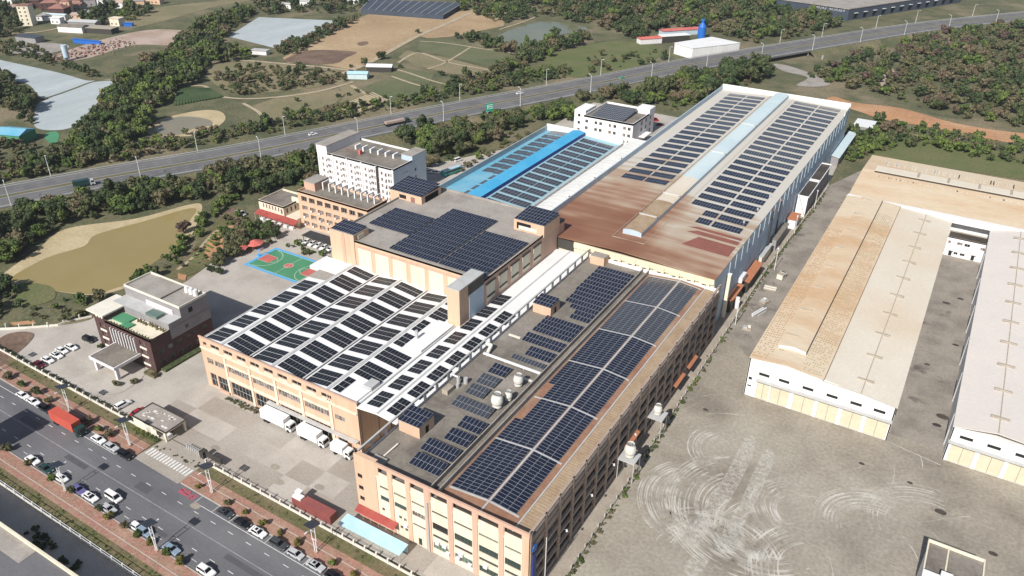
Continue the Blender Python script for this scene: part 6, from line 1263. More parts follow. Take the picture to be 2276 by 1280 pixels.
ct.sheet([(cx_-.06, Y0+1.2), (cx_+.06, Y0+1.2), (cx_+.06, Y1-1.2), (cx_-.06, Y1-1.2)], .046, 3)
for s in (-1, 1):
    xb = cx_+s*13.9; xk = xb-s*5.8; ct.sheet([(min(xb, xk), cy_-2.45), (max(xb, xk), cy_-2.45), (max(xb, xk), cy_+2.45), (min(xb, xk), cy_+2.45)], .042, 2)
    for y in (cy_-2.5, cy_+2.5): ct.sheet([(min(xb, xk), y-.05), (max(xb, xk), y-.05), (max(xb, xk), y+.05), (min(xb, xk), y+.05)], .046, 3)
    ring(xk, cy_, 1.72, 1.85, P_/2, 1.5*P_, 3) if s > 0 else ring(xk, cy_, 1.72, 1.85, -P_/2, P_/2, 3)
    ring(cx_+s*12.4, cy_, 6.6, 6.75, P_/2, 1.5*P_, 3) if s > 0 else ring(cx_+s*12.4, cy_, 6.6, 6.75, -P_/2, P_/2, 3)
for y in (Y0+1.2, Y1-1.3): ct.sheet([(X0+1.3, y), (X1-1.3, y), (X1-1.3, y+.1), (X0+1.3, y+.1)], .046, 3)
struct('basketball_court', ct, ['court_blue', 'court_green', 'court_red', 'road_white'], 'green basketball court with red keys and blue border')
t = thing('basketball_hoop', 'basketball hoop stand at the garden end of the court', 'basketball hoop', (X0-.3, cy_, 0)); MB().box(X0-1.2, cy_-.8, 0, X0+.2, cy_+.8, .35).build('base', 'court_blue', t); MB().tube((X0-.6, cy_, .3), (X0-.3, cy_, 2.8), .12).build('mast', 'court_blue', t); MB().tube((X0-.3, cy_, 2.8), (X0+1.6, cy_, 3.2), .09).build('arm', 'court_blue', t); MB().box(X0+1.6, cy_-.9, 2.8, X0+1.65, cy_+.9, 3.9).build('backboard', 'white_metal', t)
hr = MB(); [hr.tube((X0+1.95+.23*math.cos(a), cy_+.23*math.sin(a), 3.05), (X0+1.95+.23*math.cos(a+.7), cy_+.23*math.sin(a+.7), 3.05), .02, 4) for a in np.arange(0, 6.2, .7)]; hr.build('rim', 'awning_red', t)
# red pavilion
t = thing('pavilion', 'red garden pavilion with round hat roof left of the court', 'pavilion', (-229, 188, 0)); q = (-231.3, 189.3, 2.8)
b = MB(); b.cyl(q[0], q[1], 2.6, 3.9, 3.6, .2, 8); b.build('hat_roof', 'awning_red', t)
for k in range(6): a = k*P_/3; MB().tube((q[0]+2.6*math.cos(a), q[1]+2.6*math.sin(a), 0), (q[0]+2.6*math.cos(a), q[1]+2.6*math.sin(a), 2.7), .1).build('post', 'tile_red', t)
a_, b_ = (-233.9, 188.6, 2.6), (-231.7, 182.6, 2.2); b = MB(); d_ = Vector((b_[0]-a_[0], b_[1]-a_[1])).normalized(); n_ = Vector((-d_.y, d_.x))*1.7
b.add([(a_[0]+n_.x, a_[1]+n_.y, 2.4), (a_[0]-n_.x, a_[1]-n_.y, 2.4), (b_[0]-n_.x, b_[1]-n_.y, 2.4), (b_[0]+n_.x, b_[1]+n_.y, 2.4), (a_[0], a_[1], 3.1), (b_[0], b_[1], 3.1)], [(0, 4, 5, 3), (1, 2, 5, 4), (0, 1, 4), (3, 5, 2)]); b.build('walkway_roof', 'awning_red', t)
# scrap along the warehouse yard fence
def scrap(name, label, p, parts, rz=1.0):
    t = thing(name, label, 'scrap', (p[0], p[1], 0), rz, 'scrap along the yard fence')
    for (nm, x0, y0, z0, x1, y1, z1, m) in parts: link(nm, MB().box(x0, y0, z0, x1, y1, z1).mesh(nm, m), t)
scrap('scrapped_cab', 'white scrapped truck cab by the yard fence', (-47.2, 276.5, 1), [('shell', -1.8, -1.1, .3, 1.8, 1.1, 2.2, 'office_white'), ('windscreen', 1.2, -.9, 2.2, 1.78, .9, 2.24, 'car_glass'), ('side_window', -.9, -1.14, 1.2, .8, -1.1, 2, 'car_glass'), ('roof_rack', -1.7, -1, 2.2, .4, 1, 2.4, 'wood_grey')], 1.4)
scrap('timber_stack', 'stack of pale planks next to the scrapped cab', (-48.5, 266.1, 0.6), [('plank', -2.2, -1.5+i*.8, .2+.1*(i % 2), 2.2, -1.1+i*.8, .55+.15*(i % 2), 'office_white' if i % 2 else 'wood_grey') for i in range(5)], .1)
scrap('scrapped_machine', 'grey machine frame between the plank stack and long beams', (-47.6, 255.7, 0.8), [('frame', -1.6, -1.2, .2, 1.6, 1.2, 1.0, 'wood_grey'), ('tank', -1.1, -.8, 1.0, .6, .8, 1.6, 'galv'), ('lid', -.4, -.4, 1.6, .4, .4, 1.8, 'office_white')], 1.2)
scrap('steel_beam', 'long white steel beams lying by the fence', (-47.2, 247.6, 0.6), [('beam', -4.2, -.3, .2, 4.2, .1, .7, 'white_metal'), ('beam', -3.2, .5, .2, 3.6, .9, .6, 'white_metal'), ('beam', -2, -1.3, .1, 2.6, -.9, .4, 'galv')], 1.25)
scrap('pallet_stack', 'grey pallets with machine parts at the near end of the scrap', (-47.8, 235.3, 0.4), [('pallet', -1.5, -1.3, .0, 1.5, 1.3, .5, 'wood_grey'), ('crate', -1.1, -1, .5, .1, .1, 1.2, 'galv'), ('crate', .2, .1, .5, 1.2, 1.1, 1.0, 'office_white')], .2)
for i, (p, h) in enumerate((((-51.9, 235.5), 9), ((-51.2, 281.9), 9), ((-52.7, 318.0), 8), ((-51.8, 350.0), 8))):
    t = thing('yard_mast', '%s slim white mast from the front along the yard fence' % ORD[i], 'mast', (p[0], p[1], 0), group='masts along the yard fence'); MB().tube((p[0], p[1], 0), (p[0], p[1], h), .14, 6, r1=.1).build('mast', 'white_metal', t); MB().box(p[0]-.25, p[1]-.25, h, p[0]+.25, p[1]+.25, h+.5).build('head', 'white_metal', t)

# ------------------------------------------------------------------ beyond the highway
def house(name, label, p, w, d, h, rz, wall, roof, kind='hip', group=None, cat='house', wins=True):
    t = thing(name, label, cat, (p[0], p[1], 0), rz, group); link('wall', MB().box(-w/2, -d/2, 0, w/2, d/2, h).mesh('wall', wall), t); b = MB(); o = .5; W2_, D2_ = w/2+o, d/2+o
    if kind == 'hip': rl = max(.3, W2_-D2_); b.add([(-W2_, -D2_, h), (W2_, -D2_, h), (W2_, D2_, h), (-W2_, D2_, h), (-rl, 0, h+d*.28), (rl, 0, h+d*.28)], [(0, 1, 5, 4), (1, 2, 5), (2, 3, 4, 5), (3, 0, 4)])
    elif kind == 'gable': b.add([(-W2_, -D2_, h), (W2_, -D2_, h), (W2_, D2_, h), (-W2_, D2_, h), (-W2_, 0, h+d*.16), (W2_, 0, h+d*.16)], [(0, 1, 5, 4), (2, 3, 4, 5), (1, 2, 5), (3, 0, 4)])
    else: b.box(-W2_, -D2_, h, W2_, D2_, h+.3)
    link('roof', b.mesh('roof', roof), t)
    if wins:
        for k in range(max(1, int(w/4))):
            for s in (-1, 1):
                for f in range(max(1, int(h/3.2))): link('window', shared('hwin', lambda: MB().box(-.6, -.05, -.6, .6, .05, .6).mesh('window', 'glass')), t, (-w/2+2+k*4, s*d/2, 1.8+f*3.1))
    return t
VG = 'red-roofed village houses'
for i, (px_, w, d, h, rz, wall, roof, lab) in enumerate((((-739.3, 427.3), 16, 12, 7, .7, 'brick_maroon', 'tile_red', 'red-roofed house at the left of the village'), ((-715.3, 419.2), 14, 12, 6, .5, 'brick_maroon', 'tile_red', 'broad red-roofed house behind the pale blue shed'), ((-738.1, 448.5), 15, 12, 6, .6, 'peach_wall', 'tile_red', 'red-roofed house at the back of the village'), ((-731.3, 458.4), 14, 11, 6, .7, 'grey_render', 'grey_render', 'grey-roofed house behind the red ones'),
        ((-717.1, 427.6), 8, 7, 10, .6, 'peach_wall', 'tile_red', 'tall peach house among red roofs'), ((-763.4, 426.1), 12, 10, 6, .6, 'brick_maroon', 'brick_maroon', 'dark maroon house beside the white tower house'), ((-701.0, 468.6), 16, 10, 5, .4, 'pink_white_wall', 'pink_soil', 'long pink-grey house at the right of the village'), ((-716.7, 495.4), 10, 8, 5, .4, 'white_wall', 'tile_red', 'small white house at the top edge of the village'), ((-804.0, 424.8), 12, 10, 5, .5, 'white_wall', 'awning_red', 'house with bright red roof in the top left corner'), ((-774.3, 445.1), 12, 9, 5, .5, 'white_wall', 'tile_red', 'red-roofed house at the top edge'))):
    house('village_house', lab, px_, w, d, h, rz, wall, roof, group=VG)
for i in range(16):
    q = [(-799.0, 439.1), (-767.4, 433.8), (-764.1, 457.5), (-719.7, 440.6), (-742.0, 472.6), (-716.8, 463.0), (-730.7, 480.4), (-711.3, 482.7), (-690.6, 480.8), (-710.2, 505.5), (-688.1, 498.5), (-764.7, 410.0), (-769.8, 401.6), (-705.2, 398.3), (-688.6, 418.6), (-689.4, 432.0)][i]
    house('village_house', '%s small house of the village counted from the left clump' % ORD[i], q, RND.uniform(8, 13), RND.uniform(7, 9), RND.choice((3.5, 5.5, 6.5)), RND.uniform(.3, .8), RND.choice(('pink_white_wall', 'brick_maroon', 'peach_wall', 'grey_render')), RND.choice(('tile_red', 'tile_red', 'pink_soil', 'grey_render')), RND.choice(('hip', 'gable')), group=VG)
house('tower_house', 'tall white tower house with brown side in front of the village', (-697.0, 379.8), 9, 9, 16, .6, 'ivory_wall', 'tile_red', 'flat'); house('long_shed', 'pale blue long shed in front of the village', (-700.8, 405.7), 22, 5, 4, .35, 'white_wall', 'pale_blue_roof', 'gable', cat='shed'); house('small_house', 'white small house below the pale blue shed', (-682.5, 396.0), 9, 6, 5, .35, 'white_wall', 'white_wall', 'flat')
house('dark_shed', 'dark flat shed by the paved yard', (-639.6, 345.7), 20, 8, 4, .2, 'grey_render', 'dark_net', 'flat', cat='shed', wins=False); house('site_shed', 'white and green sheds at the building site', (-643.7, 384.7), 22, 9, 4.5, .35, 'white_wall', 'roof_slab', 'gable', cat='shed', wins=False); house('site_shed', 'grey sheds between the village and building site', (-654.6, 402.0), 24, 9, 4, .4, 'grey_render', 'grey_trim', 'gable', cat='shed', wins=False)
house('site_shed', 'grey-brown flat shed behind the blue fence', (-621.6, 395.5), 22, 10, 4, .35, 'dark_frame', 'wood_grey', 'flat', cat='shed', wins=False); house('site_office', 'cream site office with openings near the blue truck', (-635.8, 418.8), 9, 7, 6, .3, 'cream_wall', 'cream_wall', 'flat', cat='office'); house('blue_hoarding', 'bright blue hoarding around the building site', (-595.9, 364.1), 26, 1.0, 3, .22, 'bright_blue', 'bright_blue', 'flat', cat='hoarding', wins=False); house('blue_stack', 'blue tarpaulin heap at the building site', (-625.2, 421.8), 7, 3, 2.5, .5, 'bright_blue', 'bright_blue', 'gable', cat='tarpaulin', wins=False)
rb_ = MB()
for i in range(260):
    a = RND.random(); q = Vector((-575.9, 327.6)).lerp(Vector((-578.7, 380.9)), a); x, y, s_ = q.x+RND.gauss(0, 7), q.y+RND.gauss(0, 6), RND.uniform(.4, 1.6); rb_.box(x, y, 0, x+s_*RND.uniform(.6, 2), y+s_, s_*.7, RND.randrange(3))
tag(rb_.build('rubble', ['pink_soil', 'tile_red', 'pale_slab']), 'broken brick rubble heaped across the building site', 'rubble', kind='stuff')
t = thing('silo', 'pale blue cement silo leaning over the building site', 'silo', (-562.4, 325.7)+(0,)); link('shell', MB().cyl(0, 0, 2.5, 11, 2.0, n=14).mesh('shell', 'blue_metal_wall'), t); link('cone', MB().cyl(0, 0, 1.0, 2.5, .4, 2.0, 14, cap=False).mesh('cone', 'bright_blue'), t)
for k in range(4): a = k*P_/2; link('leg', MB().box(-.15, -.15, 0, .15, .15, 3).mesh('leg', 'galv'), t, (1.6*math.cos(a), 1.6*math.sin(a), 0))
house('farm_shed', 'blue-roofed farm shed with green base at the left edge', (-431.5, 211.6), 15, 12, 5, 0.35, 'court_green', 'blue_roof', 'gable', cat='shed', wins=False); house('farm_shed', 'light blue tin shed among the fields', (-361.8, 403.7, 0), 13, 7, 3.5, .5, 'pale_blue_roof', 'shed_blue', 'gable', cat='shed', wins=False); house('farm_shed', 'grey-white tin barn beside the light blue shed', (-361.5, 425.9), 17, 8, 3.5, .5, 'dark_frame', 'white_roof', 'gable', cat='shed', wins=False); house('field_hut', 'low white hut by the track between the fields', (-464.2, 414.3), 12, 5, 3, .3, 'pink_white_wall', 'grey_trim', 'flat', cat='hut', wins=False)
house('white_block', 'white block at the top edge behind the trees', (-540.7, 604.7), 14, 10, 9, .4, 'white_wall', 'white_wall', 'flat', cat='building')
for i, (q, lab) in enumerate((((-572.5, 550.9), 'small pale hut left of the white block at the top'), ((-568.1, 569.7), 'small white hut nearest the white block at the top'))): house('far_hut', lab, q, 9, 6, 4, .3, 'white_wall', 'grey_trim', 'gable', cat='hut', group='small huts at the top')
t = thing('shade_house', 'huge dark shade-net house at the top of the fields', 'shade house', (-470, 603, 0)); b = MB(); cn = [(-500.3, 569.0, 4), (-524.8, 610.7, 4), (-441.2, 645.8, 4), (-424.2, 589.1, 4)]; b.prism([(c[0], c[1]) for c in cn], 0, 4); b.build('net', 'dark_net', t)
for k in range(12): a, c2 = Vector(cn[0]), Vector(cn[3]); p0 = a.lerp(c2, k/11); p1 = Vector(cn[1]).lerp(Vector(cn[2]), k/11); MB().beam((p0.x, p0.y, 4), (p1.x, p1.y, 4), .4, .2).build('ridge', 'grey_trim', t)
# white hall and pink sheds, blue bottle tower
t = thing('white_hall', 'large white flat hall right beside the highway', 'hall', (-196, 615, 0)); cn = [(-209.0, 585.0, 8), (-191.6, 576.1, 8), (-167.8, 612.4, 8), (-192.2, 619.5, 8)]; b = MB(); b.prism([(c[0], c[1]) for c in cn], 0, 7.7); b.build('wall', 'white_wall', t)
b = MB(); cc = Vector((sum(c[0] for c in cn)/4, sum(c[1] for c in cn)/4)); b.prism([tuple(cc+(Vector(c[:2])-cc)*1.02) for c in cn], 7.7, 8.1); b.build('roof', 'white_roof', t)
PK = 'pink-roofed sheds by the white hall'
house('pink_shed', 'bright pink roofed shed at the left of the group', (-237.0, 608.6), 22, 7, 4, .85, 'pink_white_wall', 'awning_red', 'gable', PK, 'shed', False); house('pink_shed', 'long pink roofed shed behind the bright pink one', (-229.2, 650.3), 34, 8, 4, .85, 'blue_metal_wall', 'court_red', 'gable', PK, 'shed', False); house('pink_shed', 'white-fronted shed with dark openings beside the white hall', (-223.8, 623.0), 24, 7, 5, .85, 'dark_frame', 'white_wall', 'flat', PK, 'shed', False)
q = (-208.6, 644.5); t = thing('bottle_tower', 'blue bottle-shaped tower behind the white hall', 'tower', (q[0], q[1], 0))
for nm, z0, z1, a, c2 in (('body', 0, 9.5, 3.2, 3.2), ('shoulder', 9.5, 12.5, 3.2, 1.3), ('neck', 12.5, 14.2, 1.2, 1.2), ('cap', 14.2, 15.2, 1.5, 1.5)): link(nm, MB().cyl(0, 0, z0, z1, a, c2, 16).mesh(nm, 'bright_blue'), t)
# far logistics shed
t = thing('logistics_shed', 'very large dark blue logistics shed with pale roof at the top right', 'warehouse', (-112, 800, 0)); A0, A1, A2 = Vector((-123.1, 786.9, 10)[:2]), Vector((-45.7, 944.6, 10)[:2]), Vector((-207.5, 803.7, 10)[:2]); A3 = A1+A2-A0
b = MB(); b.prism([tuple(A0), tuple(A1), tuple(A3), tuple(A2)], 0, 9.7); b.build('wall', 'dark_net', t); cc = (A1+A2)/2; b = MB(); b.prism([tuple(cc+(v-cc)*1.01) for v in (A0, A1, A3, A2)], 9.7, 10.3); b.build('roof', 'pale_slab', t)
for k in range(12): p0 = A0.lerp(A1, (k+.6)/13); d_ = (A1-A0).normalized(); n_ = Vector((d_.y, -d_.x)); b = MB(); b.add([(*(p0+n_*.1), 1), (*(p0+d_*4.5+n_*.1), 1), (*(p0+d_*4.5+n_*.1), 5.5), (*(p0+n_*.1), 5.5)], [(0, 1, 2, 3), (3, 2, 1, 0)]); b.build('dock_door', 'dark_void', t); b = MB(); b.beam((*(p0+n_*.6), 5.6), (*(p0+d_*4.6+n_*.6), 5.6), 1.2, .3); b.build('dock_canopy', 'white_metal', t)
tx = MB(); d_ = (A2-A0).normalized(); n_ = Vector((-d_.y, d_.x)); n_ = n_ if n_.y < 0 else -n_; p0 = A0+d_*4+n_*.25; r_ = random.Random(4)
for k in range(14):
    if k == 7: continue
    u = p0+d_*(k*2.1); hgt = (2.6 if k in (0, 8) else 1.8); tx.add([(*u, 7.0), (*(u+d_*.5), 7.0), (*(u+d_*.5), 7.0+hgt), (*u, 7.0+hgt)], [(0, 1, 2, 3), (3, 2, 1, 0)]); tx.add([(*u, 7.0+(0 if k % 3 else .8)), (*(u+d_*1.5), 7.0+(0 if k % 3 else .8)), (*(u+d_*1.5), 7.5+(0 if k % 3 else .8)), (*u, 7.5+(0 if k % 3 else .8))], [(0, 1, 2, 3), (3, 2, 1, 0)])
    if k % 2: u2 = u+d_*1.1; tx.add([(*u2, 7.0), (*(u2+d_*.45), 7.0), (*(u2+d_*.45), 8.6), (*u2, 8.6)], [(0, 1, 2, 3), (3, 2, 1, 0)])
tx.build('sign_lettering', 'white_metal', t)

# ------------------------------------------------------------------ vegetation
NR = np.random.default_rng(21)
def cube_sphere():
    vs, idx, fs = [], {}, []
    def vid(p):
        k = tuple(np.round(p, 4))
        if k not in idx: idx[k] = len(vs); vs.append(np.array(p)/np.linalg.norm(p))
        return idx[k]
    for ax in range(3):
        for s in (-1, 1):
            for i in range(2):
                for j in range(2):
                    q = []
                    for (u, v) in ((i-1, j-1), (i, j-1), (i, j), (i-1, j)):
                        p = [0, 0, 0]; p[ax] = s; p[(ax+1) % 3] = u; p[(ax+2) % 3] = v; q.append(vid(p))
                    fs.append(q if s > 0 else q[::-1])
    return np.array(vs), np.array(fs)
CSV, CSF = cube_sphere()
def crown(rng, lobes, leaves, leaf, tall=1.0, spread=.74):
    """A crown of radius about 1: lumpy cores plus small leaf clumps over and through each lobe."""
    V, F = [], []; n = 0
    for k in range(lobes):
        a = rng.uniform(0, 2*np.pi); rr = spread*np.sqrt(rng.uniform(0, 1)); c = np.array([rr*np.cos(a), rr*np.sin(a), (.75+rng.uniform(-.35, .75)*(1-rr*.6))*tall])
        r = rng.uniform(.20, .46)*np.array([1, 1, .85*min(tall, 1.3)])
        cv = CSV*(1+rng.uniform(-.22, .12, (len(CSV), 1)))*r*.80+c; V.append(cv); F.append(CSF+n); n += len(cv)
        d = rng.normal(size=(leaves, 3)); d[:, 2] = d[:, 2]*.8+.25; d /= np.linalg.norm(d, axis=1)[:, None]
        p = c+d*r*rng.uniform(.82, 1.18, (leaves, 1)); nn = d+rng.normal(size=(leaves, 3))*.55; nn /= np.linalg.norm(nn, axis=1)[:, None]
        t = np.cross(nn, rng.normal(size=(leaves, 3))); t /= np.linalg.norm(t, axis=1)[:, None]; b = np.cross(nn, t); s = leaf*rng.uniform(.55, 1.3, (leaves, 1))
        q = np.stack([p-t*s-b*s*.7, p+t*s-b*s*.5, p+t*s*.8+b*s*.8, p-t*s*.7+b*s*.6], 1).reshape(-1, 3); V.append(q); F.append(np.arange(leaves*4).reshape(-1, 4)+n); n += leaves*4
    return np.concatenate(V), np.concatenate(F)
def np_mesh(name, V, F, mats, mi=None):
    me = bpy.data.meshes.new(name); me.vertices.add(len(V)); me.vertices.foreach_set('co', V.astype(np.float32).ravel()); nl = F.size
    me.loops.add(nl); me.loops.foreach_set('vertex_index', F.astype(np.int32).ravel()); me.polygons.add(len(F)); me.polygons.foreach_set('loop_start', np.arange(0, nl, 4, dtype=np.int32))
    for m in mats: me.materials.append(M[m])
    if mi is not None: me.polygons.foreach_set('material_index', mi.astype(np.int32))
    me.update(calc_edges=True); return me
def trunk_mesh(h):
    b = MB(); b.tube((0, 0, 0), (.03, .02, h*.55), .09, 6, r1=.065); b.tube((.03, .02, h*.55), (0, 0, h*1.3), .065, 5, r1=.02)
    for k in range(4): a = k*1.6+.3; b.tube((.02, .01, h*(.5+.12*k)), (.42*math.cos(a), .42*math.sin(a), h*(.85+.14*k)), .04, 4, r1=.015)
    return b.mesh('trunk', 'bark')
SPEC = {'dark': ('foliage_dark', 1.05), 'green': ('foliage_green', 1.0), 'olive': ('foliage_olive', .95), 'tall': ('foliage_dark', 1.7), 'yellow': ('foliage_yellow', 1.0), 'brown': ('foliage_brown', 1.0)}
PROTO, LOW = {}, {}
for sp, (m_, tl_) in SPEC.items():
    PROTO[sp] = []; LOW[sp] = []
    for k in range(3 if sp not in ('yellow', 'brown') else 2):
        V, F = crown(NR, 13, 54, .10, tl_); PROTO[sp].append((np_mesh('crown', V, F, [m_]), trunk_mesh(.75*tl_)))
        LOW[sp].append(crown(NR, 8, 22, .15, tl_))
def inside(poly, x, y):
    c = False; n = len(poly)
    for i in range(n):
        (x0, y0), (x1, y1) = poly[i][:2], poly[i-1][:2]
        if (y0 > y) != (y1 > y) and x < (x1-x0)*(y-y0)/(y1-y0)+x0: c = not c
    return c
AVOID = [[(-226, 177), (-194, 177), (-194, 195), (-226, 195)], [(-256, 252), (-210, 252), (-210, 277), (-256, 277)], [(-253, 207), (-193, 207), (-193, 228), (-253, 228)], [(-189, 374), (-148, 374), (-148, 408), (-189, 408)], [(-181, 230), (-57, 230), (-57, 440), (-181, 440)], [(-62, 466), (-47, 466), (-47, 484), (-62, 484)], [(-39, 340), (112, 340), (112, 413), (-39, 413)]]
TREES = []
HWA = np.array(HW)
def scatter(poly, spacing, r0, r1, mix, label, group, clear_hw=15.5, jitter=1.0):
    xs = [p[0] for p in poly]; ys = [p[1] for p in poly]; y = min(ys); sp = list(mix); wt = [mix[k] for k in sp]
    while y < max(ys):
        x = min(xs)+RND.uniform(0, spacing)
        while x < max(xs):
            px, py = x+RND.uniform(-.5, .5)*spacing*jitter, y+RND.uniform(-.5, .5)*spacing*jitter; x += spacing
            if not inside(poly, px, py) or any(inside(a, px, py) for a in AVOID): continue
            if np.min(np.hypot(HWA[:, 0]-px, HWA[:, 1]-py)) < 60:
                i = int(np.argmin(np.hypot(HWA[:, 0]-px, HWA[:, 1]-py))); a = HWA[max(i-1, 0)]; b = HWA[min(i+1, len(HWA)-1)]; d = (b-a)/np.linalg.norm(b-a)
                if abs((px-a[0])*-d[1]+(py-a[1])*d[0]) < clear_hw: continue
            r = (r0*.55+(r1*1.12-r0*.55)*RND.random()**1.25); TREES.append((RND.choices(sp, wt)[0], px, py, r, RND.uniform(0, 6.28), label, group))
        y += spacing
MIXD = {'dark': 3.4, 'green': 2, 'olive': 2.8, 'tall': .6}
scatter([(-346.7, 153.9), (-323.4, 210.2), (-298.6, 250.5), (-284.8, 281.7), (-258.9, 256.6), (-262.3, 238.3), (-267.8, 225.7), (-274.4, 223.9), (-279.6, 218.1), (-285.7, 210.7), (-292.5, 202.9), (-298.5, 184.4), (-314.4, 163.7), (-307.2, 147.4), (-300.0, 127.1), (-309.9, 119.2), (-349.6, 140.4)], 5.0, 2.8, 5.0, MIXD, 'tree in the dense belt between the highway and the brown pond', 'trees between highway and brown pond', 14.6)
scatter([(-274.7, 307.4), (-251.9, 352.9), (-221.8, 430.5), (-200.1, 483.7), (-171.0, 522.2), (-140.0, 584.9), (-127.6, 568.4), (-134.7, 524.0), (-149.1, 503.5), (-150.4, 481.5), (-166.8, 455.2), (-184.8, 449.0), (-202.3, 440.9), (-210.5, 426.8), (-199.0, 401.4), (-216.2, 392.2), (-219.2, 348.3), (-219.3, 306.3), (-223.7, 294.2), (-238.6, 312.9), (-265.8, 318.2)], 5.6, 2.8, 5.0, MIXD, 'tree in the belt between the highway and the blue hall', 'trees between highway and blue hall')
scatter([(-168.9, 507.9), (-174.5, 559.2), (-159.4, 584.2), (-136.6, 584.1), (-131.9, 545.2), (-146.3, 504.1)], 8, 4.5, 6.5, {'tall': 2, 'dark': 2}, 'tall dark tree in the group behind the long hall', 'tall trees behind the long hall', 17)
scatter([(-380.9, 173.5), (-360.3, 217.5), (-339.6, 264.1), (-311.5, 330.5), (-283.0, 397.4), (-243.9, 485.1), (-254.6, 509.3), (-299.0, 420.3), (-306.2, 373.3), (-328.8, 350.0), (-338.5, 315.1), (-352.6, 281.6), (-372.1, 255.8), (-375.9, 228.7), (-390.6, 206.2), (-393.5, 180.7)], 4.6, 1.6, 3.3, {'dark': 3, 'olive': 3, 'green': 2}, 'shrubby tree on the far verge of the highway', 'shrubs on the far highway verge')
scatter([(-381.9, 197.2), (-395.8, 212.0), (-412.6, 241.0), (-459.4, 288.2), (-479.8, 310.8), (-510.1, 352.7), (-513.0, 374.0), (-541.9, 405.4), (-582.6, 456.8), (-596.4, 529.5), (-577.7, 517.2), (-539.1, 450.8), (-507.7, 410.5), (-482.6, 405.4), (-457.7, 399.5), (-469.1, 370.9), (-439.2, 336.1), (-445.4, 327.0), (-416.2, 297.4), (-414.5, 279.7), (-386.4, 259.7), (-377.0, 240.0), (-366.7, 217.1), (-371.9, 203.6)], 5.6, 3.2, 5.4, {'dark': 4, 'green': 3, 'olive': 2}, 'tree in the diagonal wood beside the netted ponds', 'trees in the diagonal wood')
scatter([(-385.0, 200.3), (-416.0, 240.6), (-467.9, 294.2), (-488.2, 322.1), (-471.4, 316.3), (-445.6, 286.0), (-404.3, 239.4), (-379.3, 206.1)], 6.5, 3.4, 5.0, {'green': 6, 'yellow': 1}, 'bright green tree on the pond edge of the diagonal wood', 'bright trees by the netted pond')
scatter([(-575.7, 267.4), (-559.0, 275.7), (-531.7, 273.1), (-491.9, 261.4), (-469.3, 244.2), (-439.4, 227.4), (-442.4, 223.6), (-477.1, 239.2), (-498.3, 240.9), (-507.1, 230.0)], 6, 3, 5.2, {'dark': 5, 'olive': 2}, 'dark tree between the netted ponds and the left edge', 'dark trees left of the netted ponds')
scatter([(-650.1, 328.0), (-644.7, 342.3), (-630.7, 337.4), (-556.7, 322.0), (-495.2, 313.6), (-517.2, 305.8), (-591.8, 313.9), (-613.8, 307.2)], 6, 1.8, 3.4, {'olive': 3, 'dark': 3}, 'shrubby tree on the bank above the netted pond', 'shrubs above the netted pond')
scatter([(-693.3, 415.4), (-695.0, 493.9), (-654.5, 470.0), (-636.5, 431.4), (-647.0, 407.0), (-670.4, 408.5)], 8, 3.5, 5.5, {'dark': 4, 'green': 1}, 'dark tree among the village houses', 'village trees')
scatter([(-794.6, 394.7), (-786.3, 431.5), (-690.0, 374.0), (-665.1, 350.9), (-672.9, 327.1)], 8, 3, 5, {'dark': 4, 'olive': 2}, 'dark tree at the far left of the village', 'trees left of the village')
scatter([(-464.6, 427.3), (-474.6, 482.2), (-493.2, 532.4), (-497.3, 566.9), (-482.0, 539.9), (-458.3, 474.0), (-440.1, 417.4)], 5.5, 2.4, 4.2, {'dark': 4, 'olive': 3}, 'tree in the strip beside the netted field', 'trees beside the netted field')
scatter([(-629.7, 560.6), (-560.3, 637.5), (-510.1, 588.2), (-506.9, 550.8), (-541.0, 547.1), (-564.9, 521.1), (-593.3, 526.5)], 9, 2.8, 5.0, {'dark': 4, 'olive': 3}, 'tree behind the netted field at the top edge', 'trees at the top edge')
scatter([(-445.5, 355.5), (-440.8, 383.7), (-402.9, 405.8), (-374.9, 407.3), (-361.8, 389.4), (-378.2, 355.1), (-393.6, 332.2), (-412.8, 331.4)], 5.5, 1.6, 3.0, {'olive': 5, 'dark': 2}, 'grey-green scrub bush in the field beyond the highway', 'scrub bushes in the field')
scatter([(-456.7, 645.7), (-461.4, 699.4), (-222.0, 876.3), (-135.1, 822.4), (-120.9, 774.3), (-141.0, 693.5), (-171.6, 646.6), (-216.3, 679.6), (-244.5, 669.1), (-246.9, 607.5), (-305.3, 641.3), (-361.0, 649.6), (-371.1, 597.0)], 8.0, 3.2, 6.0, {'dark': 5, 'olive': 3, 'green': 1}, 'tree in the far forest at the top', 'far forest trees')
scatter([(-375.3, 536.9), (-364.5, 551.9), (-339.0, 538.8), (-310.9, 536.1), (-309.8, 580.7), (-285.5, 596.9), (-278.7, 575.3), (-282.6, 537.9), (-281.3, 511.4), (-283.6, 480.0), (-286.0, 437.7), (-285.8, 401.3), (-307.0, 437.0), (-294.2, 458.9), (-302.4, 508.5), (-345.8, 523.5)], 5.6, 2.6, 4.8, {'dark': 5, 'green': 1, 'olive': 2}, 'tree around the far pond', 'trees around the far pond')
scatter([(-261.1, 532.7), (-228.6, 590.9), (-210.6, 582.4), (-202.7, 571.3), (-219.1, 526.8), (-235.2, 488.2)], 10, 1.6, 3.5, {'dark': 3, 'olive': 3}, 'small tree on the meadow edge above the highway', 'small trees on the meadow edge')
scatter([(-108.9, 573.7), (-101.8, 625.3), (-78.3, 690.7), (-51.4, 765.3), (12.3, 887.5), (63.8, 952.2), (55.9, 535.9), (24.4, 526.6), (2.3, 527.7), (-17.4, 533.1), (-41.7, 545.4), (-65.0, 557.1), (-85.7, 562.3)], 6.9, 2.0, 4.8, {'dark': 4, 'olive': 4.5, 'green': 1.5, 'brown': .7}, 'tree in the mixed wood right of the highway', 'trees right of the highway')
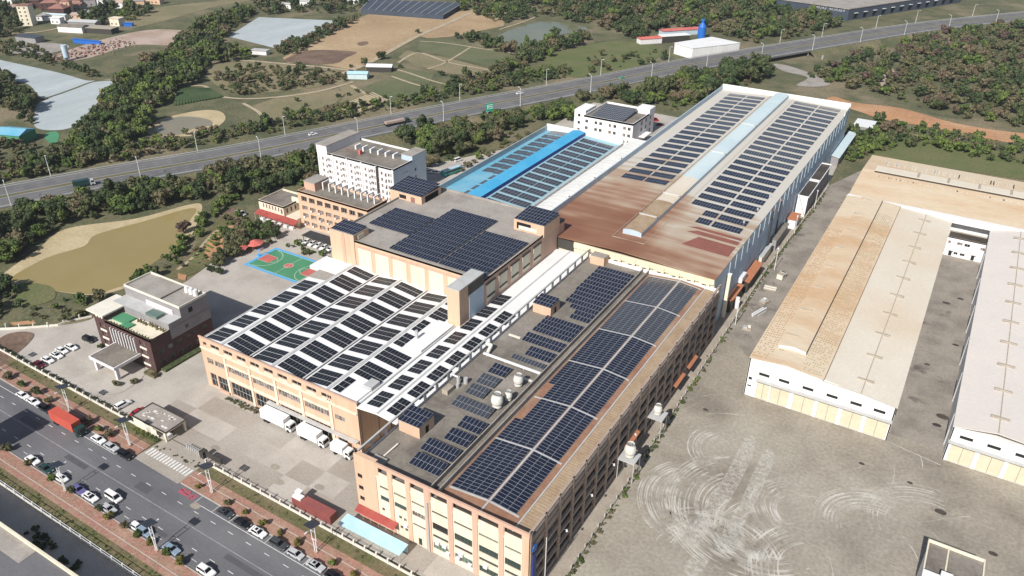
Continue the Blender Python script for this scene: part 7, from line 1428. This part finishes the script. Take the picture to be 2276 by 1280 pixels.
scatter([(-55.9, 463.9), (-49.1, 494.4), (-24.7, 491.3), (0.5, 489.7), (25.6, 488.9), (51.1, 498.8), (50.8, 471.8), (26.6, 460.0), (0.9, 458.7), (-20.9, 460.7), (-38.7, 445.2), (-48.5, 415.6)], 5.2, 1.8, 3.6, {'dark': 3, 'green': 3, 'olive': 2}, 'bush between the clay bank and the cross warehouse', 'bushes above the cross warehouse')
scatter([(-60.3, 474.8), (-52.4, 484.6), (-43.1, 472.1), (-46.1, 412.0), (-51.9, 417.2)], 5, 2.4, 3.8, {'dark': 3, 'green': 2}, 'dark tree behind the long hall corner', 'trees behind the long hall corner')
scatter([(-287.9, 120.1), (-280.2, 121.9), (-263.4, 114.1), (-261.3, 107.9), (-262.7, 105.6), (-269.2, 100.3), (-293.5, 113.5)], 4.6, 2.2, 3.8, {'dark': 4, 'green': 2}, 'tree at the left corner of the brown pond', 'trees left of the brown pond')
scatter([(-259.7, 124.2), (-249.0, 129.5), (-245.9, 143.4), (-252.1, 154.7), (-255.3, 170.9), (-264.5, 184.1), (-273.2, 198.3), (-279.7, 216.9), (-274.4, 223.9), (-270.2, 213.6), (-267.5, 198.7), (-257.8, 183.5), (-245.7, 163.8), (-243.8, 149.4), (-244.0, 131.2), (-250.6, 122.1)], 3.8, 1.4, 2.8, {'green': 4, 'dark': 2, 'olive': 1}, 'leafy bush between the brown pond and the gardens', 'bushes beside the brown pond')
scatter([(-232.6, 172.0), (-243.9, 185.1), (-256.5, 207.3), (-253.3, 212.0), (-241.0, 206.5), (-230.1, 205.9), (-227.9, 193.8), (-232.0, 184.7), (-228.6, 173.7)], 4.6, 1.8, 3.2, {'olive': 4, 'dark': 2, 'green': 1}, 'tree around the red pavilion', 'trees around the pavilion')
scatter([(-228.0, 197.5), (-218.6, 204.3), (-202.2, 200.8), (-197.1, 195.2), (-214.2, 196.0)], 3.4, 1.0, 1.8, {'green': 3, 'dark': 2, 'olive': 1}, 'bush between the court and the car shelter', 'bushes by the car shelter')
scatter([(-392.0, 304.7), (-161.5, 456.5), (-151.7, 485.2), (-144.0, 497.2), (-151.8, 469.3), (-156.9, 444.7)][1:], 4.0, 1.8, 2.6, {'green': 4, 'yellow': 1}, 'broad-leaved plant behind the small white office', 'plants behind the small white office')
scatter([(-212.4, 296.5), (-214.9, 324.2), (-211.0, 372.9), (-205.6, 371.0), (-207.2, 320.7), (-206.4, 295.5)], 4, 1.2, 2.2, {'olive': 3, 'green': 1, 'yellow': .5}, 'bush along the rear lane wall', 'bushes along the rear lane')
scatter([(-459.3, 203.9), (-447.3, 211.6), (-411.6, 209.7), (-377.4, 200.1), (-375.8, 183.3), (-380.9, 173.5), (-384.9, 163.4)], 5.5, 1.6, 3.4, {'olive': 4, 'green': 2, 'dark': 1}, 'scrub tree near the blue farm shed', 'scrub near the farm shed')
scatter([(-258.9, 108.0), (-262.3, 114.7), (-254.3, 121.1), (-243.0, 126.2), (-239.9, 123.3), (-243.9, 116.1)], 4.2, .8, 1.7, {'olive': 3, 'green': 3}, 'vegetable bush on the plot by the brown pond', 'bushes on the vegetable plot')
scatter([(-242.0, 161.9), (-248.1, 173.2), (-261.5, 193.6), (-264.2, 210.6), (-255.8, 210.4), (-243.9, 187.4), (-236.3, 174.0), (-234.4, 161.7)], 4.8, .9, 2.0, {'olive': 3, 'green': 4}, 'garden bush between the pond and the court', 'garden bushes')
scatter([(-371.0, 318.3), (-362.6, 362.9), (-293.8, 407.8), (-289.5, 387.5), (-311.7, 346.4), (-339.6, 316.2)], 17, .9, 1.9, {'olive': 3, 'dark': 3}, 'small bush in the fields by the highway', 'field bushes')
for q, r in (((-380.4, 449.1), 4.5), ((-379.4, 431.5), 3.2), ((-408.6, 532.3), 2.6), ((-318.6, 438.8), 3), ((-353.6, 438.3), 2), ((-317.7, 599.2), 3.5), ((-383.8, 421.3), 1.8)): TREES.append(('dark', q[0], q[1], r, RND.uniform(0, 6), 'lone dark tree standing among the crop fields', 'lone trees in the fields'))
# which trees show largest in the photograph
cx3 = Vector((0, 0, 145))
def shown(t):
    v = Vector((t[1], t[2], t[3]))-cx3; z = v.dot(fw); u, w = v.dot(rt)/z, v.dot(up)/z; ok = abs(u) < .66 and abs(w) < .38 and z > 0
    return (t[3]/v.length) if ok else 0.0
TREES.sort(key=shown, reverse=True)
for (sp, x, y, r, rz, lab, grp) in TREES[:285]:
    size_ = 'small' if r < 2.6 else 'middling' if r < 3.7 else 'large'
    if not any(w_ in lab for w_ in ('dark', 'green', 'scrub', 'bush', 'plant')): lab = size_+' '+{'dark': 'dark green', 'green': 'fresh green', 'olive': 'olive', 'tall': 'tall dark', 'yellow': 'yellow-green', 'brown': 'brown'}[sp]+' '+lab
    t = thing('tree', lab, 'tree', (x, y, 0), rz, grp); k = RND.randrange(len(PROTO[sp])); s = (r, r, r*RND.uniform(.85, 1.15))
    link('trunk', PROTO[sp][k][1], t, scale=s); link('crown', PROTO[sp][k][0], t, scale=s)
mats_ = sorted({SPEC[s][0] for s in SPEC}); VV, FF, II = [], [], []; n = 0
for (sp, x, y, r, rz, lab, grp) in TREES[285:]:
    V, F = LOW[sp][RND.randrange(len(LOW[sp]))]; c, s = math.cos(rz), math.sin(rz); W_ = np.empty_like(V); W_[:, 0] = (V[:, 0]*c-V[:, 1]*s)*r+x; W_[:, 1] = (V[:, 0]*s+V[:, 1]*c)*r+y; W_[:, 2] = V[:, 2]*r*RND.uniform(.7, 1.35)-.1
    VV.append(W_); FF.append(F+n); n += len(V); II.append(np.full(len(F), mats_.index(SPEC[sp][0])))
print('trees', len(TREES), 'quads', sum(len(f) for f in FF))
tag(link('woodland', np_mesh('woodland', np.concatenate(VV), np.concatenate(FF), mats_, np.concatenate(II))), 'mixed woods and scrub beyond the highway and around the ponds', 'woodland', kind='stuff')
# small street trees
_before = set(COL.objects)
def small_tree(x, y, r, sp, label, group, z=.13):
    t = thing('street_tree', label, 'tree', (x, y, z), RND.uniform(0, 6), group); k = RND.randrange(len(PROTO[sp])); s = (r, r, r*1.05); link('trunk', PROTO[sp][k][1], t, scale=s); link('crown', PROTO[sp][k][0], t, scale=s)
for i, (x, r, sp) in enumerate(((-229, 1.5, 'olive'), (-222, 1.3, 'green'), (-214.5, 1.5, 'dark'), (-208, 1.2, 'olive'), (-190, 1.5, 'olive'), (-184.5, 1.3, 'green'), (-180, 1.4, 'olive'), (-143.5, .9, 'yellow'), (-133, .9, 'olive'), (-127, .8, 'yellow'), (-120.5, 1.15, 'yellow'), (-115, .95, 'yellow'), (-109.2, 1.15, 'yellow'), (-98.4, 1.2, 'green'), (-92, 1.0, 'yellow'), (-86, 1.0, 'olive'))):
    small_tree(x, 87.9, r, sp, '%s small round tree from the left on the factory pavement' % ORD[i], 'small trees on the factory pavement')
for i, (x, r, sp) in enumerate(((-197.5, 1.4, 'olive'), (-187.5, 1.0, 'olive'), (-177.5, 1.2, 'green'), (-169, 1.1, 'dark'), (-157.6, 1.0, 'dark'), (-153.3, 1.3, 'yellow'), (-147.2, 1.2, 'olive'), (-142.6, 1.15, 'green'), (-138, 1.1, 'yellow'), (-132.4, 1.15, 'green'), (-127.6, 1.4, 'yellow'))):
    small_tree(x, 70.0-.35, r, sp, '%s small round tree from the left across the street' % ORD[i], 'small trees across the street')
STREET += [o for o in COL.objects if o not in _before and o.parent is None]
q = (-266.4, 183.9); small_tree(q[0], q[1], 3.0, 'brown', 'bare purplish tree standing in the brown pond', None, 0)
for i, q in enumerate(((-230.7, 166.9), (-233.4, 171.5), (-226.5, 167.5))): small_tree(q[0], q[1], 1.6, 'dark', '%s dark bush from the left at the corner of the concrete lot' % ORD[i], 'bushes on the concrete lot', 0)
for i, q in enumerate(((-220.1, 113.7), (-195.2, 107.5), (-198.3, 104.0), (-192.7, 112.8))): small_tree(q[0], q[1], 1.1, 'olive' if i else 'dark', ['dark bush at the office corner', 'clipped bush in front of the entrance canopy', 'dry bush at the canopy column', 'bush at the dark wall of the office'][i], 'office bushes', 0)
# hedges, weeds, ground cover
def strip_cover(name, label, pts, r0, r1, step, sp, wob):
    VV, FF = [], []; n = 0
    for (x, y) in pts:
        V, F = LOW[sp][RND.randrange(len(LOW[sp]))]; r = RND.uniform(r0, r1); a = RND.uniform(0, 6.28); c, s = math.cos(a), math.sin(a); W_ = np.empty_like(V); W_[:, 0] = (V[:, 0]*c-V[:, 1]*s)*r+x+RND.uniform(-wob, wob); W_[:, 1] = (V[:, 0]*s+V[:, 1]*c)*r+y+RND.uniform(-wob, wob); W_[:, 2] = V[:, 2]*r*.7-.15
        VV.append(W_); FF.append(F+n); n += len(V)
    return tag(link(name, np_mesh(name, np.concatenate(VV), np.concatenate(FF), [SPEC[sp][0]])), label, 'plants', kind='stuff')
strip_cover('weeds', 'weeds growing along the stone posts of the warehouse yard', [(FX(100+i*.9)+.5, 100+i*.9) for i in range(300) if RND.random() < .6], .3, .9, 1, 'olive', .5)
strip_cover('weeds', 'green weeds at the foot of the yard fence posts', [(FX(110+i*2.3)+.6, 110+i*2.3) for i in range(110) if RND.random() < .5], .4, 1.0, 1, 'green', .6)
_before = set(COL.objects)
strip_cover('hedge', 'dark climbing hedge behind the white fence by the office', [(-252+i*.8, 95.7) for i in range(100)], .5, .9, 1, 'dark', .2)
strip_cover('hedge', 'clipped hedge on the lawn by the gate house', [(-177+i*.9, 93.4+(i % 2)*.8) for i in range(11)], .6, .8, 1, 'green', .2)
STREET += [o for o in COL.objects if o not in _before]
strip_cover('hedge', 'hedge strip in front of the gabled hall', [(-165.5+i*.8, 116.6+(i % 2)*.8) for i in range(16)], .6, .9, 1, 'olive', .3)
_before = set(COL.objects)
strip_cover('verge_plants', 'dry weeds on the factory-side verge', [(RND.uniform(-236, -60), RND.uniform(91.8, 94.2)) for i in range(170)], .25, .55, 1, 'olive', .1)
strip_cover('verge_plants', 'low weeds on the verge across the street', [(RND.uniform(-205, -118), RND.uniform(62.9, 65.1)) for i in range(150)], .2, .5, 1, 'green', .1)
STREET += [o for o in COL.objects if o not in _before]
strip_cover('lot_bushes', 'dark bushes growing in the shaded strip across the street', [(RND.choice((-186, -184, -166, -163, -160, -158, -150, -147))+RND.uniform(-2, 2), RND.uniform(55, 58)) for i in range(26)], .6, 1.3, 1, 'dark', .3)
strip_cover('median_hedge', 'low hedge growing in the highway median', [tuple(Vector(HW[i])+(Vector(HW[i+1])-Vector(HW[i]))*(k/8)) for i in range(20, 110) for k in range(8)], .5, .95, 1, 'olive', .3)

# ------------------------------------------------------------------ the street as a whole is turned a little against the factory grid
TURN = Matrix.Translation((-150, 86, 0)) @ Matrix.Rotation(math.radians(-0.78), 4, 'Z') @ Matrix.Translation((150, -86, 0))
bpy.context.view_layer.update()
for o in STREET: o.matrix_world = TURN @ o.matrix_world

# ------------------------------------------------------------------ thin morning haze
hz = bpy.data.materials.new('haze_air'); hz.use_nodes = True; hn = hz.node_tree
for nd in list(hn.nodes):
    if nd.type == 'BSDF_PRINCIPLED': hn.nodes.remove(nd)
pv = hn.nodes.new('ShaderNodeVolumePrincipled'); pv.inputs['Density'].default_value = 0.00008; pv.inputs['Color'].default_value = (0.86, 0.92, 1.0, 1); pv.inputs['Anisotropy'].default_value = 0.2
hn.links.new(pv.outputs[0], [nd for nd in hn.nodes if nd.type == 'OUTPUT_MATERIAL'][0].inputs['Volume']); M['haze_air'] = hz
ho = MB().box(-2300, -700, -1.2, 1600, 2700, 150).mesh('haze', 'haze_air'); ho = link('haze', ho); ho['kind'] = 'stuff'; ho['label'] = 'thin pale haze over the far fields'
